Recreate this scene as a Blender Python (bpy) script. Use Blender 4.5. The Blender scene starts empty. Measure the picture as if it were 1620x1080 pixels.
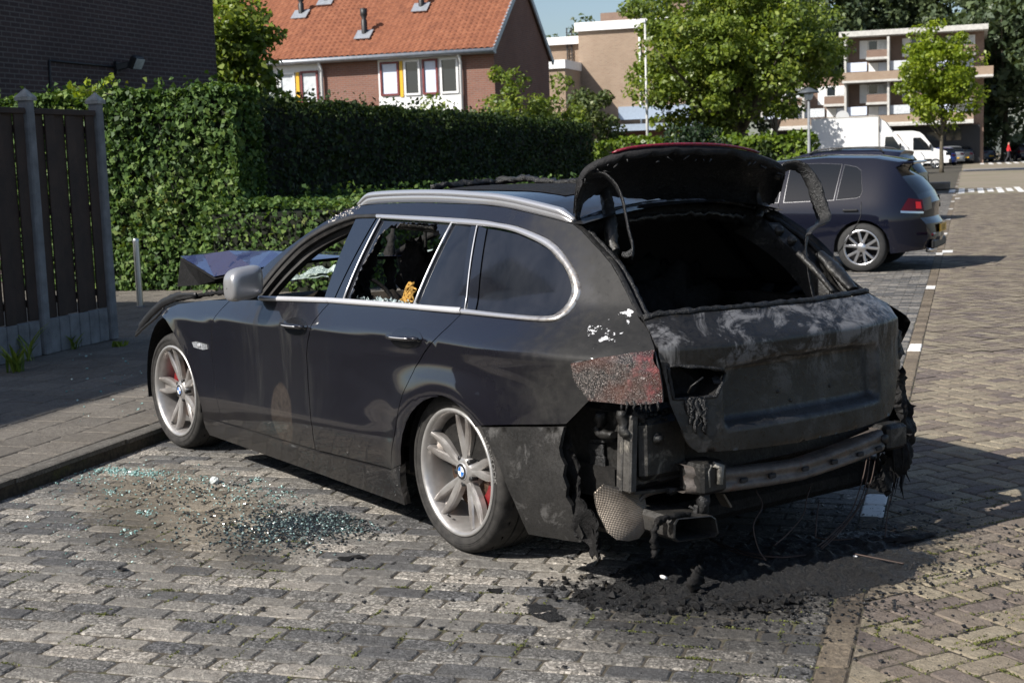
import bpy, bmesh, math, random
import numpy as np
from mathutils import Vector, Matrix, noise as mnoise
from mathutils.geometry import delaunay_2d_cdt
random.seed(7); RNG = np.random.default_rng(7)
sc = bpy.context.scene
COL = sc.collection
# ---------------------------------------------------------------- camera
YAW, PITCH, ROLL = -0.6219335, -0.1265214, -0.0341414
CAM = np.array([-4.76555, 3.99628, 1.58810]); FPX = 2250.0; W0, H0 = 1620.0, 1080.0
def cam_axes():
    f = np.array([math.cos(YAW)*math.cos(PITCH), math.sin(YAW)*math.cos(PITCH), math.sin(PITCH)])
    r = np.array([math.sin(YAW), -math.cos(YAW), 0.0]); u = np.cross(r, f)
    c, s = math.cos(ROLL), math.sin(ROLL)
    return c*r+s*u, -s*r+c*u, f
RV, UV, FV = cam_axes()
cd = bpy.data.cameras.new('camera'); cam = bpy.data.objects.new('camera', cd); COL.objects.link(cam)
cam.matrix_world = Matrix(((RV[0], UV[0], -FV[0], CAM[0]), (RV[1], UV[1], -FV[1], CAM[1]), (RV[2], UV[2], -FV[2], CAM[2]), (0, 0, 0, 1)))
cd.sensor_width = 36.0; cd.lens = 36.0*FPX/W0; cd.clip_start = 0.1; cd.clip_end = 1500
cd.dof.use_dof = True; cd.dof.focus_distance = 6.6; cd.dof.aperture_fstop = 7.1
sc.camera = cam
# ---------------------------------------------------------------- sky, sun, exposure
SUN_EL = math.radians(40.0); SUN_AZ = np.array([0.08, 1.2]); SUN_AZ = SUN_AZ/np.linalg.norm(SUN_AZ)
SUN_DIR = np.array([SUN_AZ[0]*math.cos(SUN_EL), SUN_AZ[1]*math.cos(SUN_EL), math.sin(SUN_EL)])
w = bpy.data.worlds.new('World'); sc.world = w; w.use_nodes = True
wn = w.node_tree; bgn = wn.nodes['Background']
sky = wn.nodes.new('ShaderNodeTexSky'); sky.sky_type = 'NISHITA'; sky.sun_disc = False
sky.sun_elevation = SUN_EL; sky.sun_rotation = math.atan2(SUN_AZ[0], SUN_AZ[1]); sky.air_density = 0.9; sky.dust_density = 1.3; sky.ozone_density = 1.2
wn.links.new(sky.outputs[0], bgn.inputs[0]); bgn.inputs[1].default_value = 0.086
sl = bpy.data.lights.new('sun', 'SUN'); sl.energy = 5.0; sl.angle = math.radians(0.53); sl.color = (1.0, 0.955, 0.89)
so = bpy.data.objects.new('sun', sl); COL.objects.link(so); so.location = (0, 20, 30)
so.rotation_euler = Vector(SUN_DIR).to_track_quat('Z', 'Y').to_euler()
sc.view_settings.view_transform = 'Standard'; sc.view_settings.look = 'None'; sc.view_settings.gamma = 1; sc.view_settings.exposure = 0.52
sc.cycles.max_bounces = 8; sc.cycles.diffuse_bounces = 3; sc.cycles.glossy_bounces = 4; sc.cycles.transparent_max_bounces = 12
sc.cycles.use_denoising = True; sc.cycles.sample_clamp_indirect = 6.0
# ---------------------------------------------------------------- pixel / place helpers
def ray(px, py): return RV*((px-W0/2)/FPX) + UV*((H0/2-py)/FPX) + FV
def on_plane(px, py, nrm, org):
    d = ray(px, py); nrm = np.array(nrm, float)
    return CAM + d*(((np.array(org, float)-CAM) @ nrm)/(d @ nrm))
def gz(px, py, z=0.0): return on_plane(px, py, (0, 0, 1), (0, 0, z))
def atx(px, py, X): return on_plane(px, py, (1, 0, 0), (X, 0, 0))
def aty(px, py, Y): return on_plane(px, py, (0, 1, 0), (0, Y, 0))
def dep(px, py, d): return CAM + ray(px, py)*d
KU = np.array([0.595, -0.804]); KN = np.array([0.804, 0.595])      # along the kerb / from road to pavement
def UN(u, n, z=0.0): return np.array([KU[0]*u+KN[0]*n, KU[1]*u+KN[1]*n, z])
def to_un(p): return np.array([p[0]*KU[0]+p[1]*KU[1], p[0]*KN[0]+p[1]*KN[1], p[2]])
def spot(px, d, z=0.0):
    """point of the ground at image column px and depth d"""
    lo, hi = 0, 1080
    p = CAM + ray(px, 250)*d
    return np.array([p[0], p[1], z])
# ---------------------------------------------------------------- mesh builder
class MB:
    def __init__(s): s.v = []; s.f = []; s.m = []; s.sm = []
    def add(s, v, f, m=0, smooth=False):
        o = len(s.v); s.v.extend([tuple(map(float, p)) for p in v])
        for q in f: s.f.append(tuple(int(i)+o for i in q)); s.m.append(m); s.sm.append(smooth)
        return s
    def box(s, c, d, R=None, m=0, bev=0.0, taper=1.0):
        """box of size d centred on c; R = 3x3 rotation (columns = local axes)"""
        hx, hy, hz = d[0]/2, d[1]/2, d[2]/2
        R = np.eye(3) if R is None else np.array(R)
        if bev <= 0:
            L = [(-hx, -hy, -hz), (hx, -hy, -hz), (hx, hy, -hz), (-hx, hy, -hz), (-hx*taper, -hy*taper, hz), (hx*taper, -hy*taper, hz), (hx*taper, hy*taper, hz), (-hx*taper, hy*taper, hz)]
            F = [(0, 3, 2, 1), (4, 5, 6, 7), (0, 1, 5, 4), (1, 2, 6, 5), (2, 3, 7, 6), (3, 0, 4, 7)]
        else:
            b = min(bev, hx*.9, hy*.9, hz*.9); L = []; F = []
            def oct8(x, y, z): return [(-x+b, -y, z), (x-b, -y, z), (x, -y+b, z), (x, y-b, z), (x-b, y, z), (-x+b, y, z), (-x, y-b, z), (-x, -y+b, z)]
            L += [(p[0]*(hx-b)/hx, p[1]*(hy-b)/hy, p[2]) for p in oct8(hx, hy, -hz)] + oct8(hx, hy, -hz+b) + oct8(hx, hy, hz-b) + [(p[0]*(hx-b)/hx, p[1]*(hy-b)/hy, p[2]) for p in oct8(hx, hy, hz)]
            for r in range(3):
                for i in range(8): F.append((r*8+i, r*8+(i+1) % 8, (r+1)*8+(i+1) % 8, (r+1)*8+i))
            F += [tuple(range(7, -1, -1)), tuple(range(24, 32))]
        return s.add([np.array(c)+R @ np.array(p) for p in L], F, m)
    def bar(s, a, b, w, h, m=0, up=(0, 0, 1), bev=0.0):
        a = np.array(a, float); b = np.array(b, float); x = b-a; l = np.linalg.norm(x); x = x/l
        up = np.array(up, float); y = np.cross(up, x); 
        if np.linalg.norm(y) < 1e-6: y = np.cross((1, 0, 0), x)
        y /= np.linalg.norm(y); z = np.cross(x, y)
        return s.box((a+b)/2, (l, w, h), np.stack([x, y, z], 1), m, bev)
    def tube(s, pts, rad, n=8, m=0, cap=True, flat=1.0, jit=0.0, up=None, smooth=True, seed=0):
        P = np.array(pts, float); k = len(P); rad = np.full(k, rad) if np.isscalar(rad) else np.array(rad, float)
        T = np.gradient(P, axis=0); T /= np.linalg.norm(T, axis=1)[:, None]+1e-12
        ref = np.array(up if up is not None else ((0, 0, 1) if abs(T[0][2]) < .9 else (1, 0, 0)), float)
        V = []; rg = np.random.default_rng(seed+k)
        a = ref-T[0]*(ref @ T[0]); a /= np.linalg.norm(a)
        for i in range(k):
            a = a-T[i]*(a @ T[i]); a /= np.linalg.norm(a)+1e-12; b = np.cross(T[i], a)
            for j in range(n):
                t = 2*math.pi*j/n; rr = rad[i]*(1+jit*(rg.random()-.5)*2)
                V.append(P[i]+rr*(math.cos(t)*a*flat+math.sin(t)*b))
        F = [(i*n+j, i*n+(j+1) % n, (i+1)*n+(j+1) % n, (i+1)*n+j) for i in range(k-1) for j in range(n)]
        s.add(V, F, m, smooth)
        if cap:
            o = len(s.v)-k*n
            s.f += [tuple(range(o+n-1, o-1, -1)), tuple(range(o+(k-1)*n, o+k*n))]; s.m += [m, m]; s.sm += [False, False]
        return s
    def lathe(s, prof, c=(0, 0, 0), axis='y', n=64, m=0, smooth=True, wob=None):
        """prof: list of (radius, along-axis)"""
        V = []; k = len(prof)
        for i in range(n):
            t = 2*math.pi*i/n
            for j, (r, h) in enumerate(prof):
                if wob: r, h = wob(i, j, r, h)
                x, y = r*math.cos(t), r*math.sin(t)
                V.append(np.array(c)+np.array({'y': (x, h, y), 'z': (x, y, h), 'x': (h, x, y)}[axis]))
        F = []
        for i in range(n):
            for j in range(k-1):
                q = (i*k+j, ((i+1) % n)*k+j, ((i+1) % n)*k+j+1, i*k+j+1)
                F.append(q if axis != 'y' else q[::-1])
        return s.add(V, F, m, smooth)
    def prism(s, poly, mapf, d0, d1, m=0):
        """2-D polygon given depth: mapf(a, b, d) -> 3-D"""
        n = len(poly)
        V = [mapf(a, b, d0) for a, b in poly]+[mapf(a, b, d1) for a, b in poly]
        F = [tuple(range(n)), tuple(range(2*n-1, n-1, -1))]+[(i, i+n, (i+1) % n+n, (i+1) % n) for i in range(n)]
        return s.add(V, F, m)
    def grid(s, P, m=0, smooth=True, flip=False):
        """P: array (a, b, 3)"""
        a, b = P.shape[:2]
        F = [(i*b+j, (i+1)*b+j, (i+1)*b+j+1, i*b+j+1) for i in range(a-1) for j in range(b-1)]
        if flip: F = [q[::-1] for q in F]
        return s.add(P.reshape(-1, 3), F, m, smooth)
    def build(s, name, mats, parent=None, normals=None, recalc=False):
        me = bpy.data.meshes.new(name); me.from_pydata(s.v, [], s.f)
        mats = mats if isinstance(mats, (list, tuple)) else [mats]
        for q in mats: me.materials.append(q)
        me.polygons.foreach_set('material_index', s.m); me.polygons.foreach_set('use_smooth', s.sm)
        me.update()
        if recalc:
            bm = bmesh.new(); bm.from_mesh(me); bmesh.ops.recalc_face_normals(bm, faces=bm.faces); bm.to_mesh(me); bm.free()
        if normals is not None: me.normals_split_custom_set_from_vertices([tuple(q) for q in normals])
        o = bpy.data.objects.new(name, me); COL.objects.link(o)
        if parent is not None: o.parent = parent
        return o
def tag(o, label=None, cat=None, group=None, kind=None):
    for k, v in (('label', label), ('category', cat), ('group', group), ('kind', kind)):
        if v: o[k] = v
    return o
def thing(name, label, cat, loc=(0, 0, 0), rz=0.0, group=None):
    o = bpy.data.objects.new(name, None); COL.objects.link(o); o.location = tuple(float(q) for q in loc); o.rotation_euler = (0, 0, rz)
    o.empty_display_size = .2
    return tag(o, label, cat, group)
def copy_tree(o, parent=None):
    c = o.copy(); COL.objects.link(c)
    if parent is not None: c.parent = parent
    for ch in [q for q in bpy.data.objects if q.parent == o]: copy_tree(ch, c)
    return c
def spline(pts, n):
    """Catmull-Rom through points, n samples"""
    P = np.array(pts, float); k = len(P)
    Q = np.vstack([2*P[0]-P[1], P, 2*P[-1]-P[-2]])
    out = []
    for t in np.linspace(0, k-1-1e-9, n):
        i = int(t); f = t-i; a, b, c, d = Q[i:i+4]
        out.append(.5*((2*b)+(-a+c)*f+(2*a-5*b+4*c-d)*f*f+(-a+3*b-3*c+d)*f**3))
    return np.array(out)
def resample(P, h, closed=False):
    P = np.array(P, float)
    if closed: P = np.vstack([P, P[:1]])
    out = []
    for a, b in zip(P[:-1], P[1:]):
        k = max(1, int(round(np.linalg.norm(b-a)/h)))
        for i in range(k): out.append(a+(b-a)*i/k)
    if not closed: out.append(P[-1])
    return np.array(out)
# ---------------------------------------------------------------- materials
def hexc(h):
    h = h.lstrip('#'); c = [int(h[i:i+2], 16)/255 for i in (0, 2, 4)]
    return tuple((x/12.92 if x <= .04045 else ((x+.055)/1.055)**2.4) for x in c)
class NT:
    def __init__(s, name):
        s.mat = bpy.data.materials.new(name); s.mat.use_nodes = True; s.t = s.mat.node_tree
        s.b = s.t.nodes['Principled BSDF']; s.out = s.t.nodes['Material Output']
    def n(s, typ, **kw):
        nd = s.t.nodes.new(typ)
        for k, v in kw.items():
            if k == 'ins':
                for kk, vv in v.items(): s.set(nd.inputs[kk], vv)
            else: setattr(nd, k, v)
        return nd
    def set(s, sock, v):
        if hasattr(v, 'links') or isinstance(v, bpy.types.NodeSocket): s.t.links.new(v, sock)
        else: sock.default_value = v
    def pos(s): return s.n('ShaderNodeNewGeometry').outputs['Position']
    def obj(s): return s.n('ShaderNodeTexCoord').outputs['Object']
    def noise(s, vec, scale, detail=3, rough=.55, dist=0.0, sc3=None):
        if sc3 is not None:
            mp = s.n('ShaderNodeVectorMath', operation='MULTIPLY'); s.set(mp.inputs[0], vec); mp.inputs[1].default_value = sc3; vec = mp.outputs[0]
        nd = s.n('ShaderNodeTexNoise'); s.set(nd.inputs['Vector'], vec); nd.inputs['Scale'].default_value = scale
        nd.inputs['Detail'].default_value = detail; nd.inputs['Roughness'].default_value = rough; nd.inputs['Distortion'].default_value = dist
        return nd.outputs['Fac']
    def ramp(s, fac, stops, interp='LINEAR'):
        nd = s.n('ShaderNodeValToRGB'); s.set(nd.inputs[0], fac); cr = nd.color_ramp; cr.interpolation = interp
        while len(cr.elements) < len(stops): cr.elements.new(.5)
        for e, (p, c) in zip(cr.elements, stops):
            e.position = p; e.color = (*(c if not np.isscalar(c) else (c, c, c)), 1)[:4]
        return nd.outputs[0]
    def math(s, op, a, b=None, c=None, clamp=False):
        nd = s.n('ShaderNodeMath', operation=op, use_clamp=clamp); s.set(nd.inputs[0], a)
        if b is not None: s.set(nd.inputs[1], b)
        if c is not None: s.set(nd.inputs[2], c)
        return nd.outputs[0]
    def mix(s, fac, a, b, typ='MIX'):
        nd = s.n('ShaderNodeMix', data_type='RGBA', blend_type=typ); s.set(nd.inputs[0], fac)
        for i, q in ((6, a), (7, b)): s.set(nd.inputs[i], q if not isinstance(q, tuple) else (*q[:3], 1))
        return nd.outputs[2]
    def sep(s, vec): return s.n('ShaderNodeSeparateXYZ', ins={0: vec}).outputs
    def attr(s, name): return s.n('ShaderNodeAttribute', attribute_name=name).outputs
    def bump(s, h, strength=.3, dist=.01):
        nd = s.n('ShaderNodeBump'); s.set(nd.inputs['Height'], h); nd.inputs['Strength'].default_value = strength; nd.inputs['Distance'].default_value = dist
        s.t.links.new(nd.outputs[0], s.b.inputs['Normal']); return nd
    def P(s, **kw):
        for k, v in kw.items():
            k2 = {'color': 'Base Color', 'rough': 'Roughness', 'metal': 'Metallic', 'spec': 'Specular IOR Level', 'coat': 'Coat Weight', 'coatr': 'Coat Roughness', 'trans': 'Transmission Weight', 'ior': 'IOR', 'alpha': 'Alpha'}[k]
            s.set(s.b.inputs[k2], (*v, 1) if isinstance(v, tuple) and len(v) == 3 else v)
        return s.mat
def simple(name, c, rough=.6, metal=0.0, var=.25, scale=8.0, bump=0.0, bscale=40.0, spec=.5, coat=0.0):
    t = NT(name); o = t.obj(); f = t.noise(o, scale, 4)
    a = tuple(x*(1-var) for x in c); b = tuple(min(1, x*(1+var)) for x in c)
    col = t.ramp(f, [(.3, a), (.7, b)])
    t.P(color=col, rough=rough, metal=metal, spec=spec, coat=coat)
    if bump: t.bump(t.noise(o, bscale, 4), bump, .01)
    return t.mat
# ================================================================ SETTING: ground and paving
def set_attr(me, name, vals):
    a = me.attributes.new(name, 'FLOAT', 'FACE'); a.data.foreach_set('value', np.asarray(vals, np.float32))
def paver_mat(name, stops, speck, stain=True, rough=.85):
    t = NT(name); p = t.pos(); r = t.attr('rnd')[2]
    base = t.ramp(r, stops, 'LINEAR')
    sp = t.noise(p, 125, 3, .75); big = t.noise(p, 3.2, 4, .6); mid = t.noise(p, 26, 4, .65)
    vo = t.n('ShaderNodeTexVoronoi'); t.t.links.new(p, vo.inputs['Vector']); vo.inputs['Scale'].default_value = 120
    peb = t.sep(vo.outputs['Color'])[0]; fr = t.math('FRACT', t.math('MULTIPLY', r, 37.0)); ex = t.math('MULTIPLY', t.ramp(fr, [(.30, .35), (.62, 1.0)]), speck)
    c = t.mix(ex, base, t.mix(1.0, base, t.ramp(peb, [(.0, .50), (.45, .90), (.72, 1.25), (.86, 1.85), (1.0, 2.3)]), 'MULTIPLY'))
    c = t.mix(t.math('MULTIPLY', t.ramp(sp, [(.30, 1), (.46, 0)]), .55), c, (.02, .02, .02))
    c = t.mix(t.ramp(mid, [(.35, .55), (.7, 0)]), c, t.mix(1.0, c, (.45, .42, .4), 'MULTIPLY'))
    c = t.mix(t.ramp(big, [(.35, .3), (.6, 0)]), c, t.mix(1.0, c, (.70, .67, .63), 'MULTIPLY'))
    if stain:
        x, y, z = t.sep(p)[0:3]
        def ell(cx, cy, rx, ry, ang=0.0):
            ca, sa = math.cos(ang), math.sin(ang)
            dx = t.math('SUBTRACT', x, cx); dy = t.math('SUBTRACT', y, cy)
            a = t.math('DIVIDE', t.math('ADD', t.math('MULTIPLY', dx, ca), t.math('MULTIPLY', dy, sa)), rx)
            b = t.math('DIVIDE', t.math('SUBTRACT', t.math('MULTIPLY', dy, ca), t.math('MULTIPLY', dx, sa)), ry)
            return t.math('SQRT', t.math('ADD', t.math('MULTIPLY', a, a), t.math('MULTIPLY', b, b)))
        ragged = t.math('ADD', t.math('MULTIPLY', t.noise(p, 6, 5, .7), .6), t.math('MULTIPLY', t.noise(p, 48, 4, .7), .9))
        def blot(e, k0, k1, c0, strength, nz=1.1):
            nonlocal c
            d = t.math('ADD', e, t.math('MULTIPLY', t.math('SUBTRACT', ragged, .75), nz))
            c = t.mix(t.ramp(d, [(k0, strength), (k1, 0)]), c, c0)
        blot(ell(1.55, 1.45, 1.35, .5, -.12), .5, 1.15, (.19, .155, .105), .6)      # drifted sand beside the doors
        blot(ell(1.35, 1.75, 1.0, .30, -.25), .1, .9, (.022, .022, .021), .6)      # soot lines in the sand
        blot(ell(.62, 1.55, .50, .18, -.1), .2, 1.1, (.020, .021, .021), .6)      # charred glass spill
        blot(ell(-1.05, .05, .52, 1.15, .1), .55, 1.15, (.012, .012, .013), .95)    # burnt ground behind the car
        blot(ell(-1.35, .75, .7, .7), .3, 1.05, (.03, .028, .026), .7)
        blot(ell(.8, -.2, 2.0, .9), .7, 1.1, (.03, .028, .026), .8)
    c2 = c
    t.P(color=c2, rough=rough, spec=.3)
    t.bump(t.math('ADD', t.math('MULTIPLY', sp, .8), mid), 1.0, .008)
    return t.mat
M_BAY = paver_mat('grey concrete paver', [(0, (.105, .105, .107)), (.2, (.125, .124, .122)), (.32, (.175, .169, .158)), (.6, (.21, .20, .182)), (.8, (.27, .254, .226)), (1, (.33, .305, .268))], .95)
M_ROAD = paver_mat('brown clay paver', [(0, (.172, .142, .128)), (.25, (.215, .178, .146)), (.5, (.262, .222, .168)), (.8, (.30, .258, .19)), (1, (.335, .292, .214))], .3)
M_STRIP = paver_mat('buff edging brick', [(0, (.15, .12, .09)), (.6, (.225, .185, .135)), (1, (.27, .22, .16))], .2)
M_TILE = paver_mat('pavement slab', [(0, (.16, .145, .125)), (.6, (.19, .172, .147)), (1, (.215, .195, .167))], .3, False)
M_KERB = paver_mat('kerb concrete', [(0, (.12, .112, .10)), (1, (.16, .15, .132))], .35, False)
tj = NT('sandy joint'); pj = tj.pos()
cj = tj.ramp(tj.noise(pj, 40, 4), [(.3, (.026, .022, .017)), (.7, (.085, .07, .05))])
cj = tj.mix(tj.ramp(tj.noise(pj, 7, 4, .7), [(.53, 0), (.66, .8)]), cj, tj.ramp(tj.noise(pj, 120, 2), [(.35, (.04, .042, .014)), (.65, (.11, .115, .035))])); tj.P(color=cj, rough=.95); M_JOINT = tj.mat
tw = NT('worn white road paint'); pw = tw.pos()
tw.P(color=tw.mix(tw.ramp(tw.noise(pw, 30, 4), [(.55, 0), (.75, .6)]), (.72, .70, .66), (.2, .18, .15)), rough=.7); M_PAINT = tw.mat

def pavers(name, items, mat, z=0.0, bevel=.006, seed=1, gap=.004, nlim=None):
    """items: (centre xy, axis xy, length, width, detailed?)"""
    rg = np.random.default_rng(seed); V = []; F = []; A = []
    for c, ax, L, Wd, det in items:
        if nlim is not None:
            hl0, hw0 = L/2-gap/2, Wd/2-gap/2; axx = np.array(ax); ayy = np.array([-axx[1], axx[0]])
            Q = [c-axx*hl0-ayy*hw0, c+axx*hl0-ayy*hw0, c+axx*hl0+ayy*hw0, c-axx*hl0+ayy*hw0]; nv = [q @ KN-nlim for q in Q]
            if max(nv) > 0:
                if min(nv) > -.02: continue
                O = []
                for i in range(4):
                    a, b, da, db = Q[i], Q[(i+1) % 4], nv[i], nv[(i+1) % 4]
                    if da <= 0: O.append(a)
                    if da*db < 0: O.append(a+(b-a)*da/(da-db))
                o = len(V); k = len(O); zz = z+rg.normal()*.001; V += [(q[0], q[1], zz) for q in O]+[(q[0], q[1], zz-.02) for q in O]
                F += [tuple(range(o, o+k))]+[(o+i, o+k+i, o+k+(i+1) % k, o+(i+1) % k) for i in range(k)]; A += [rg.random()]*(k+1); continue
        ax = np.array(ax); ay = np.array([-ax[1], ax[0]]); hl, hw = L/2-gap/2, Wd/2-gap/2
        r = rg.random(); dz = rg.normal()*.0013; tx, ty = rg.normal(size=2)*.006
        def pt(a, b, zz): q = c+ax*a+ay*b; return (q[0], q[1], z+dz+zz+tx*a+ty*b)
        o = len(V); b = bevel
        if det:
            k = .010+.006*rg.random()
            def o8(x, y): return [(-x+k, -y), (x-k, -y), (x, -y+k), (x, y-k), (x-k, y), (-x+k, y), (-x, y-k), (-x, -y+k)]
            jj = rg.normal(size=(8, 2))*.0016; bz = -.005
            V += [pt(a+q[0], bb+q[1], 0) for (a, bb), q in zip(o8(hl-b, hw-b), jj)]+[pt(a+q[0], bb+q[1], bz) for (a, bb), q in zip(o8(hl, hw), jj)]+[pt(a, bb, -.03) for a, bb in o8(hl, hw)]
            F += [tuple(range(o, o+8))]+[(o+8+i, o+8+(i+1) % 8, o+(i+1) % 8, o+i) for i in range(8)]+[(o+16+i, o+16+(i+1) % 8, o+8+(i+1) % 8, o+8+i) for i in range(8)]; A += [r]*17
        else:
            V += [pt(-hl, -hw, 0), pt(hl, -hw, 0), pt(hl, hw, 0), pt(-hl, hw, 0)]; F += [(o, o+1, o+2, o+3)]; A += [r]
    me = bpy.data.meshes.new(name); me.from_pydata(V, [], F); me.materials.append(mat); set_attr(me, 'rnd', A); me.update()
    ob = bpy.data.objects.new(name, me); COL.objects.link(ob); tag(ob, kind='structure'); return ob
def seen(p, margin=260, dmax=1e9):
    q = np.array([p[0], p[1], 0])-CAM; d = q @ FV
    if d < 1.2 or d > dmax: return None
    x = W0/2+FPX*(q @ RV)/d; y = H0/2-FPX*(q @ UV)/d
    return d if (-margin < x < W0+margin and y < H0+margin) else None
it = []
for i in range(-60, 420):
    u0 = i*.105
    for j in range(-1, 21):
        a = -1.012+j*.21+(.105 if i % 2 else 0); b = a+.21; a = max(a, -1.012); b = min(b, 3.118)
        if b-a < .03: continue
        p = UN(u0, (a+b)/2)[:2]; d = seen(p)
        if d: it.append((p, KN, b-a, .105, d < 13))
pavers('parking_bay', it, M_BAY, 0, .006, 2, .008)
it = []; ang = math.radians(-53.5+45); EA = np.array([math.cos(ang), math.sin(ang)]); EB = np.array([-EA[1], EA[0]]); Wb = .105
o0 = UN(0, -1.115)[:2]
for i in range(-140, 620):
    for j in range(-620, 200):
        c = (i-j) % 4
        if c == 0: p = o0+EA*(i+1)*Wb+EB*(j+.5)*Wb; ax = EA
        elif c == 3: p = o0+EA*(i+.5)*Wb+EB*(j+1)*Wb; ax = EB
        else: continue
        if p @ KN > -1.06: continue
        q = p-CAM[:2]
        if q @ FV[:2] > 46 or q @ FV[:2] < 2: continue
        d = seen(p, 200, 46)
        if d and p @ KU < 46: it.append((p, ax, .21, .105, d < 11))
pavers('road', it, M_ROAD, 0, .006, 3, .0105, -1.121)
it = []; white = []
for i in range(-40, 400):
    u0 = i*.21+.07; p = UN(u0, -1.064)[:2]; d = seen(p)
    if not d: continue
    k = (u0-.25) % 5.15
    (white if k < .42 or (5.75 < u0 < 0) else it).append((p, KU, .21, .105, d < 13))
pavers('edging_strip', it, M_STRIP, .001, .006, 4, .006)
pavers('bay_marking', white, M_PAINT, .002, .006, 5, .006)
# kerb and pavement
it = []
for i in range(-10, 40):
    p = UN(i*1.0+.4, 3.12+.06)[:2]
    if seen(p, 500): it.append((p, KU, 1.0, .12, True))
pavers('kerb', it, M_KERB, .085, .014, 6, .004)
it = []
for j in range(0, 30):
    for i in range(-30, 60):
        u0 = i*.3+(.15 if j % 2 else 0); n0 = 3.24+.15+j*.3
        p = UN(u0, n0)[:2]
        if seen(p, 300): it.append((p, KU, .3, .3, True))
pavers('pavement', it, M_TILE, .085, .006, 7, .006)
g = MB(); g.add([UN(-60, -160, -.0055), UN(260, -160, -.0055), UN(260, 3.2, -.0055), UN(-60, 3.2, -.0055)], [(0, 1, 2, 3)])
tag(g.build('ground', M_JOINT), kind='structure')
g = MB(); P = [(3.13, -.03), (3.13, .078), (160, .078)]
g.add([UN(-60, P[0][0], P[0][1]), UN(260, P[0][0], P[0][1]), UN(260, P[1][0], P[1][1]), UN(-60, P[1][0], P[1][1]), UN(260, P[2][0], P[2][1]), UN(-60, P[2][0], P[2][1])], [(0, 1, 2, 3), (3, 2, 4, 5)])
tag(g.build('pavement', M_JOINT), kind='structure')
# far road surface, crossing band and dashes
tf = NT('far brick paving'); pf = tf.pos()
tf.P(color=tf.mix(tf.ramp(tf.noise(pf, .35, 4), [(.45, 0), (.7, .55)]), tf.ramp(tf.noise(pf, 9, 4, .7), [(.3, (.18, .148, .108)), (.7, (.255, .215, .158))]), (.12, .125, .05)), rough=.9); M_FAR = tf.mat
g = MB(); g.add([UN(38, -90, -.004), UN(250, -90, -.004), UN(250, -1.1, -.004), UN(38, -1.1, -.004)], [(0, 1, 2, 3)]); tag(g.build('road', M_FAR), kind='structure')
g = MB(); g.add([UN(84, -60, .006), UN(93, -60, .006), UN(93, -1.2, .006), UN(84, -1.2, .006)], [(0, 1, 2, 3)]); tag(g.build('asphalt_crossing', simple('pale asphalt', (.21, .195, .18), .9)), kind='structure')
g = MB(); 
for k in range(60):
    hl = 2.9 if k % 2 else 1.8; n0 = -.95-k*.315
    g.add([UN(46.2-hl, n0-.10, .006), UN(46.2+hl, n0-.10, .006), UN(46.2+hl, n0+.10, .006), UN(46.2-hl, n0+.10, .006)], [(0, 1, 2, 3)])
for k in range(40):
    n0 = -2.6-k*.66; hl = 6.5 if k % 2 else 4.5; g.add([UN(118-hl, n0-.16, .006), UN(118+hl, n0-.16, .006), UN(118+hl, n0+.16, .006), UN(118-hl, n0+.16, .006)], [(0, 1, 2, 3)])
for uu in (16.1, 38.5, 43.0): g.add([UN(uu, -1.25, .006), UN(uu+.5, -1.25, .006), UN(uu+.5, -1.10, .006), UN(uu, -1.10, .006)], [(0, 1, 2, 3)])
tag(g.build('road_dashes', M_PAINT), kind='structure')
g = MB(); c = UN(48.6, -.2, .14); g.box(c, (2.4, 1.3, .25), np.array([[KU[0], KN[0], 0], [KU[1], KN[1], 0], [0, 0, 1]]), 0, .03)
tag(g.build('kerb_island', M_KERB), kind='structure')
set_attr(bpy.data.objects['kerb_island'].data, 'rnd', [.5]*len(bpy.data.objects['kerb_island'].data.polygons))
# ================================================================ foliage
def leaf_mat(name, stops, rough=.42, trans=.35, spec=.45):
    t = NT(name); r = t.attr('rnd')[2]; c = t.ramp(r, stops)
    t.P(color=c, rough=rough, spec=spec)
    tr = t.n('ShaderNodeBsdfTranslucent'); t.t.links.new(t.mix(1.0, c, (1.0, 1.0, .35), 'MULTIPLY'), tr.inputs[0])
    mx = t.n('ShaderNodeMixShader'); mx.inputs[0].default_value = trans
    t.t.links.new(t.b.outputs[0], mx.inputs[1]); t.t.links.new(tr.outputs[0], mx.inputs[2]); t.t.links.new(mx.outputs[0], t.out.inputs[0])
    return t.mat
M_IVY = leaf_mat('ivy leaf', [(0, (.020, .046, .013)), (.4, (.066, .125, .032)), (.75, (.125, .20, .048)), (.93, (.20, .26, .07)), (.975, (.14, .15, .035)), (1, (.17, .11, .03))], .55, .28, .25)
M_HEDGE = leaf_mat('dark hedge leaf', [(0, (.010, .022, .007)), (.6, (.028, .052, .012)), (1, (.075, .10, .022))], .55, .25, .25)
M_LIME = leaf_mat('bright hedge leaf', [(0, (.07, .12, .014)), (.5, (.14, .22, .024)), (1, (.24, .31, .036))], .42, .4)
M_ASH = leaf_mat('broad tree leaf', [(0, (.07, .11, .022)), (.5, (.175, .245, .045)), (.85, (.28, .34, .065)), (.97, (.30, .33, .05)), (1, (.42, .35, .05))], .4, .45)
M_YOUNG = leaf_mat('fresh tree leaf', [(0, (.10, .16, .015)), (.5, (.23, .31, .028)), (1, (.36, .42, .045))], .42, .5)
M_DARKT = leaf_mat('poplar leaf', [(0, (.035, .058, .032)), (.5, (.085, .120, .060)), (1, (.15, .19, .085))], .45, .25)
M_CONIF = leaf_mat('conifer needle', [(0, (.008, .02, .009)), (.6, (.02, .042, .016)), (1, (.04, .07, .022))], .5, .15)
M_GREYT = leaf_mat('grey green leaf', [(0, (.04, .065, .022)), (.5, (.095, .13, .04)), (1, (.18, .21, .075))], .5, .3)
M_BARK = simple('bark', (.10, .085, .06), .9, 0, .4, 12, .6, 30)
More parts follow.
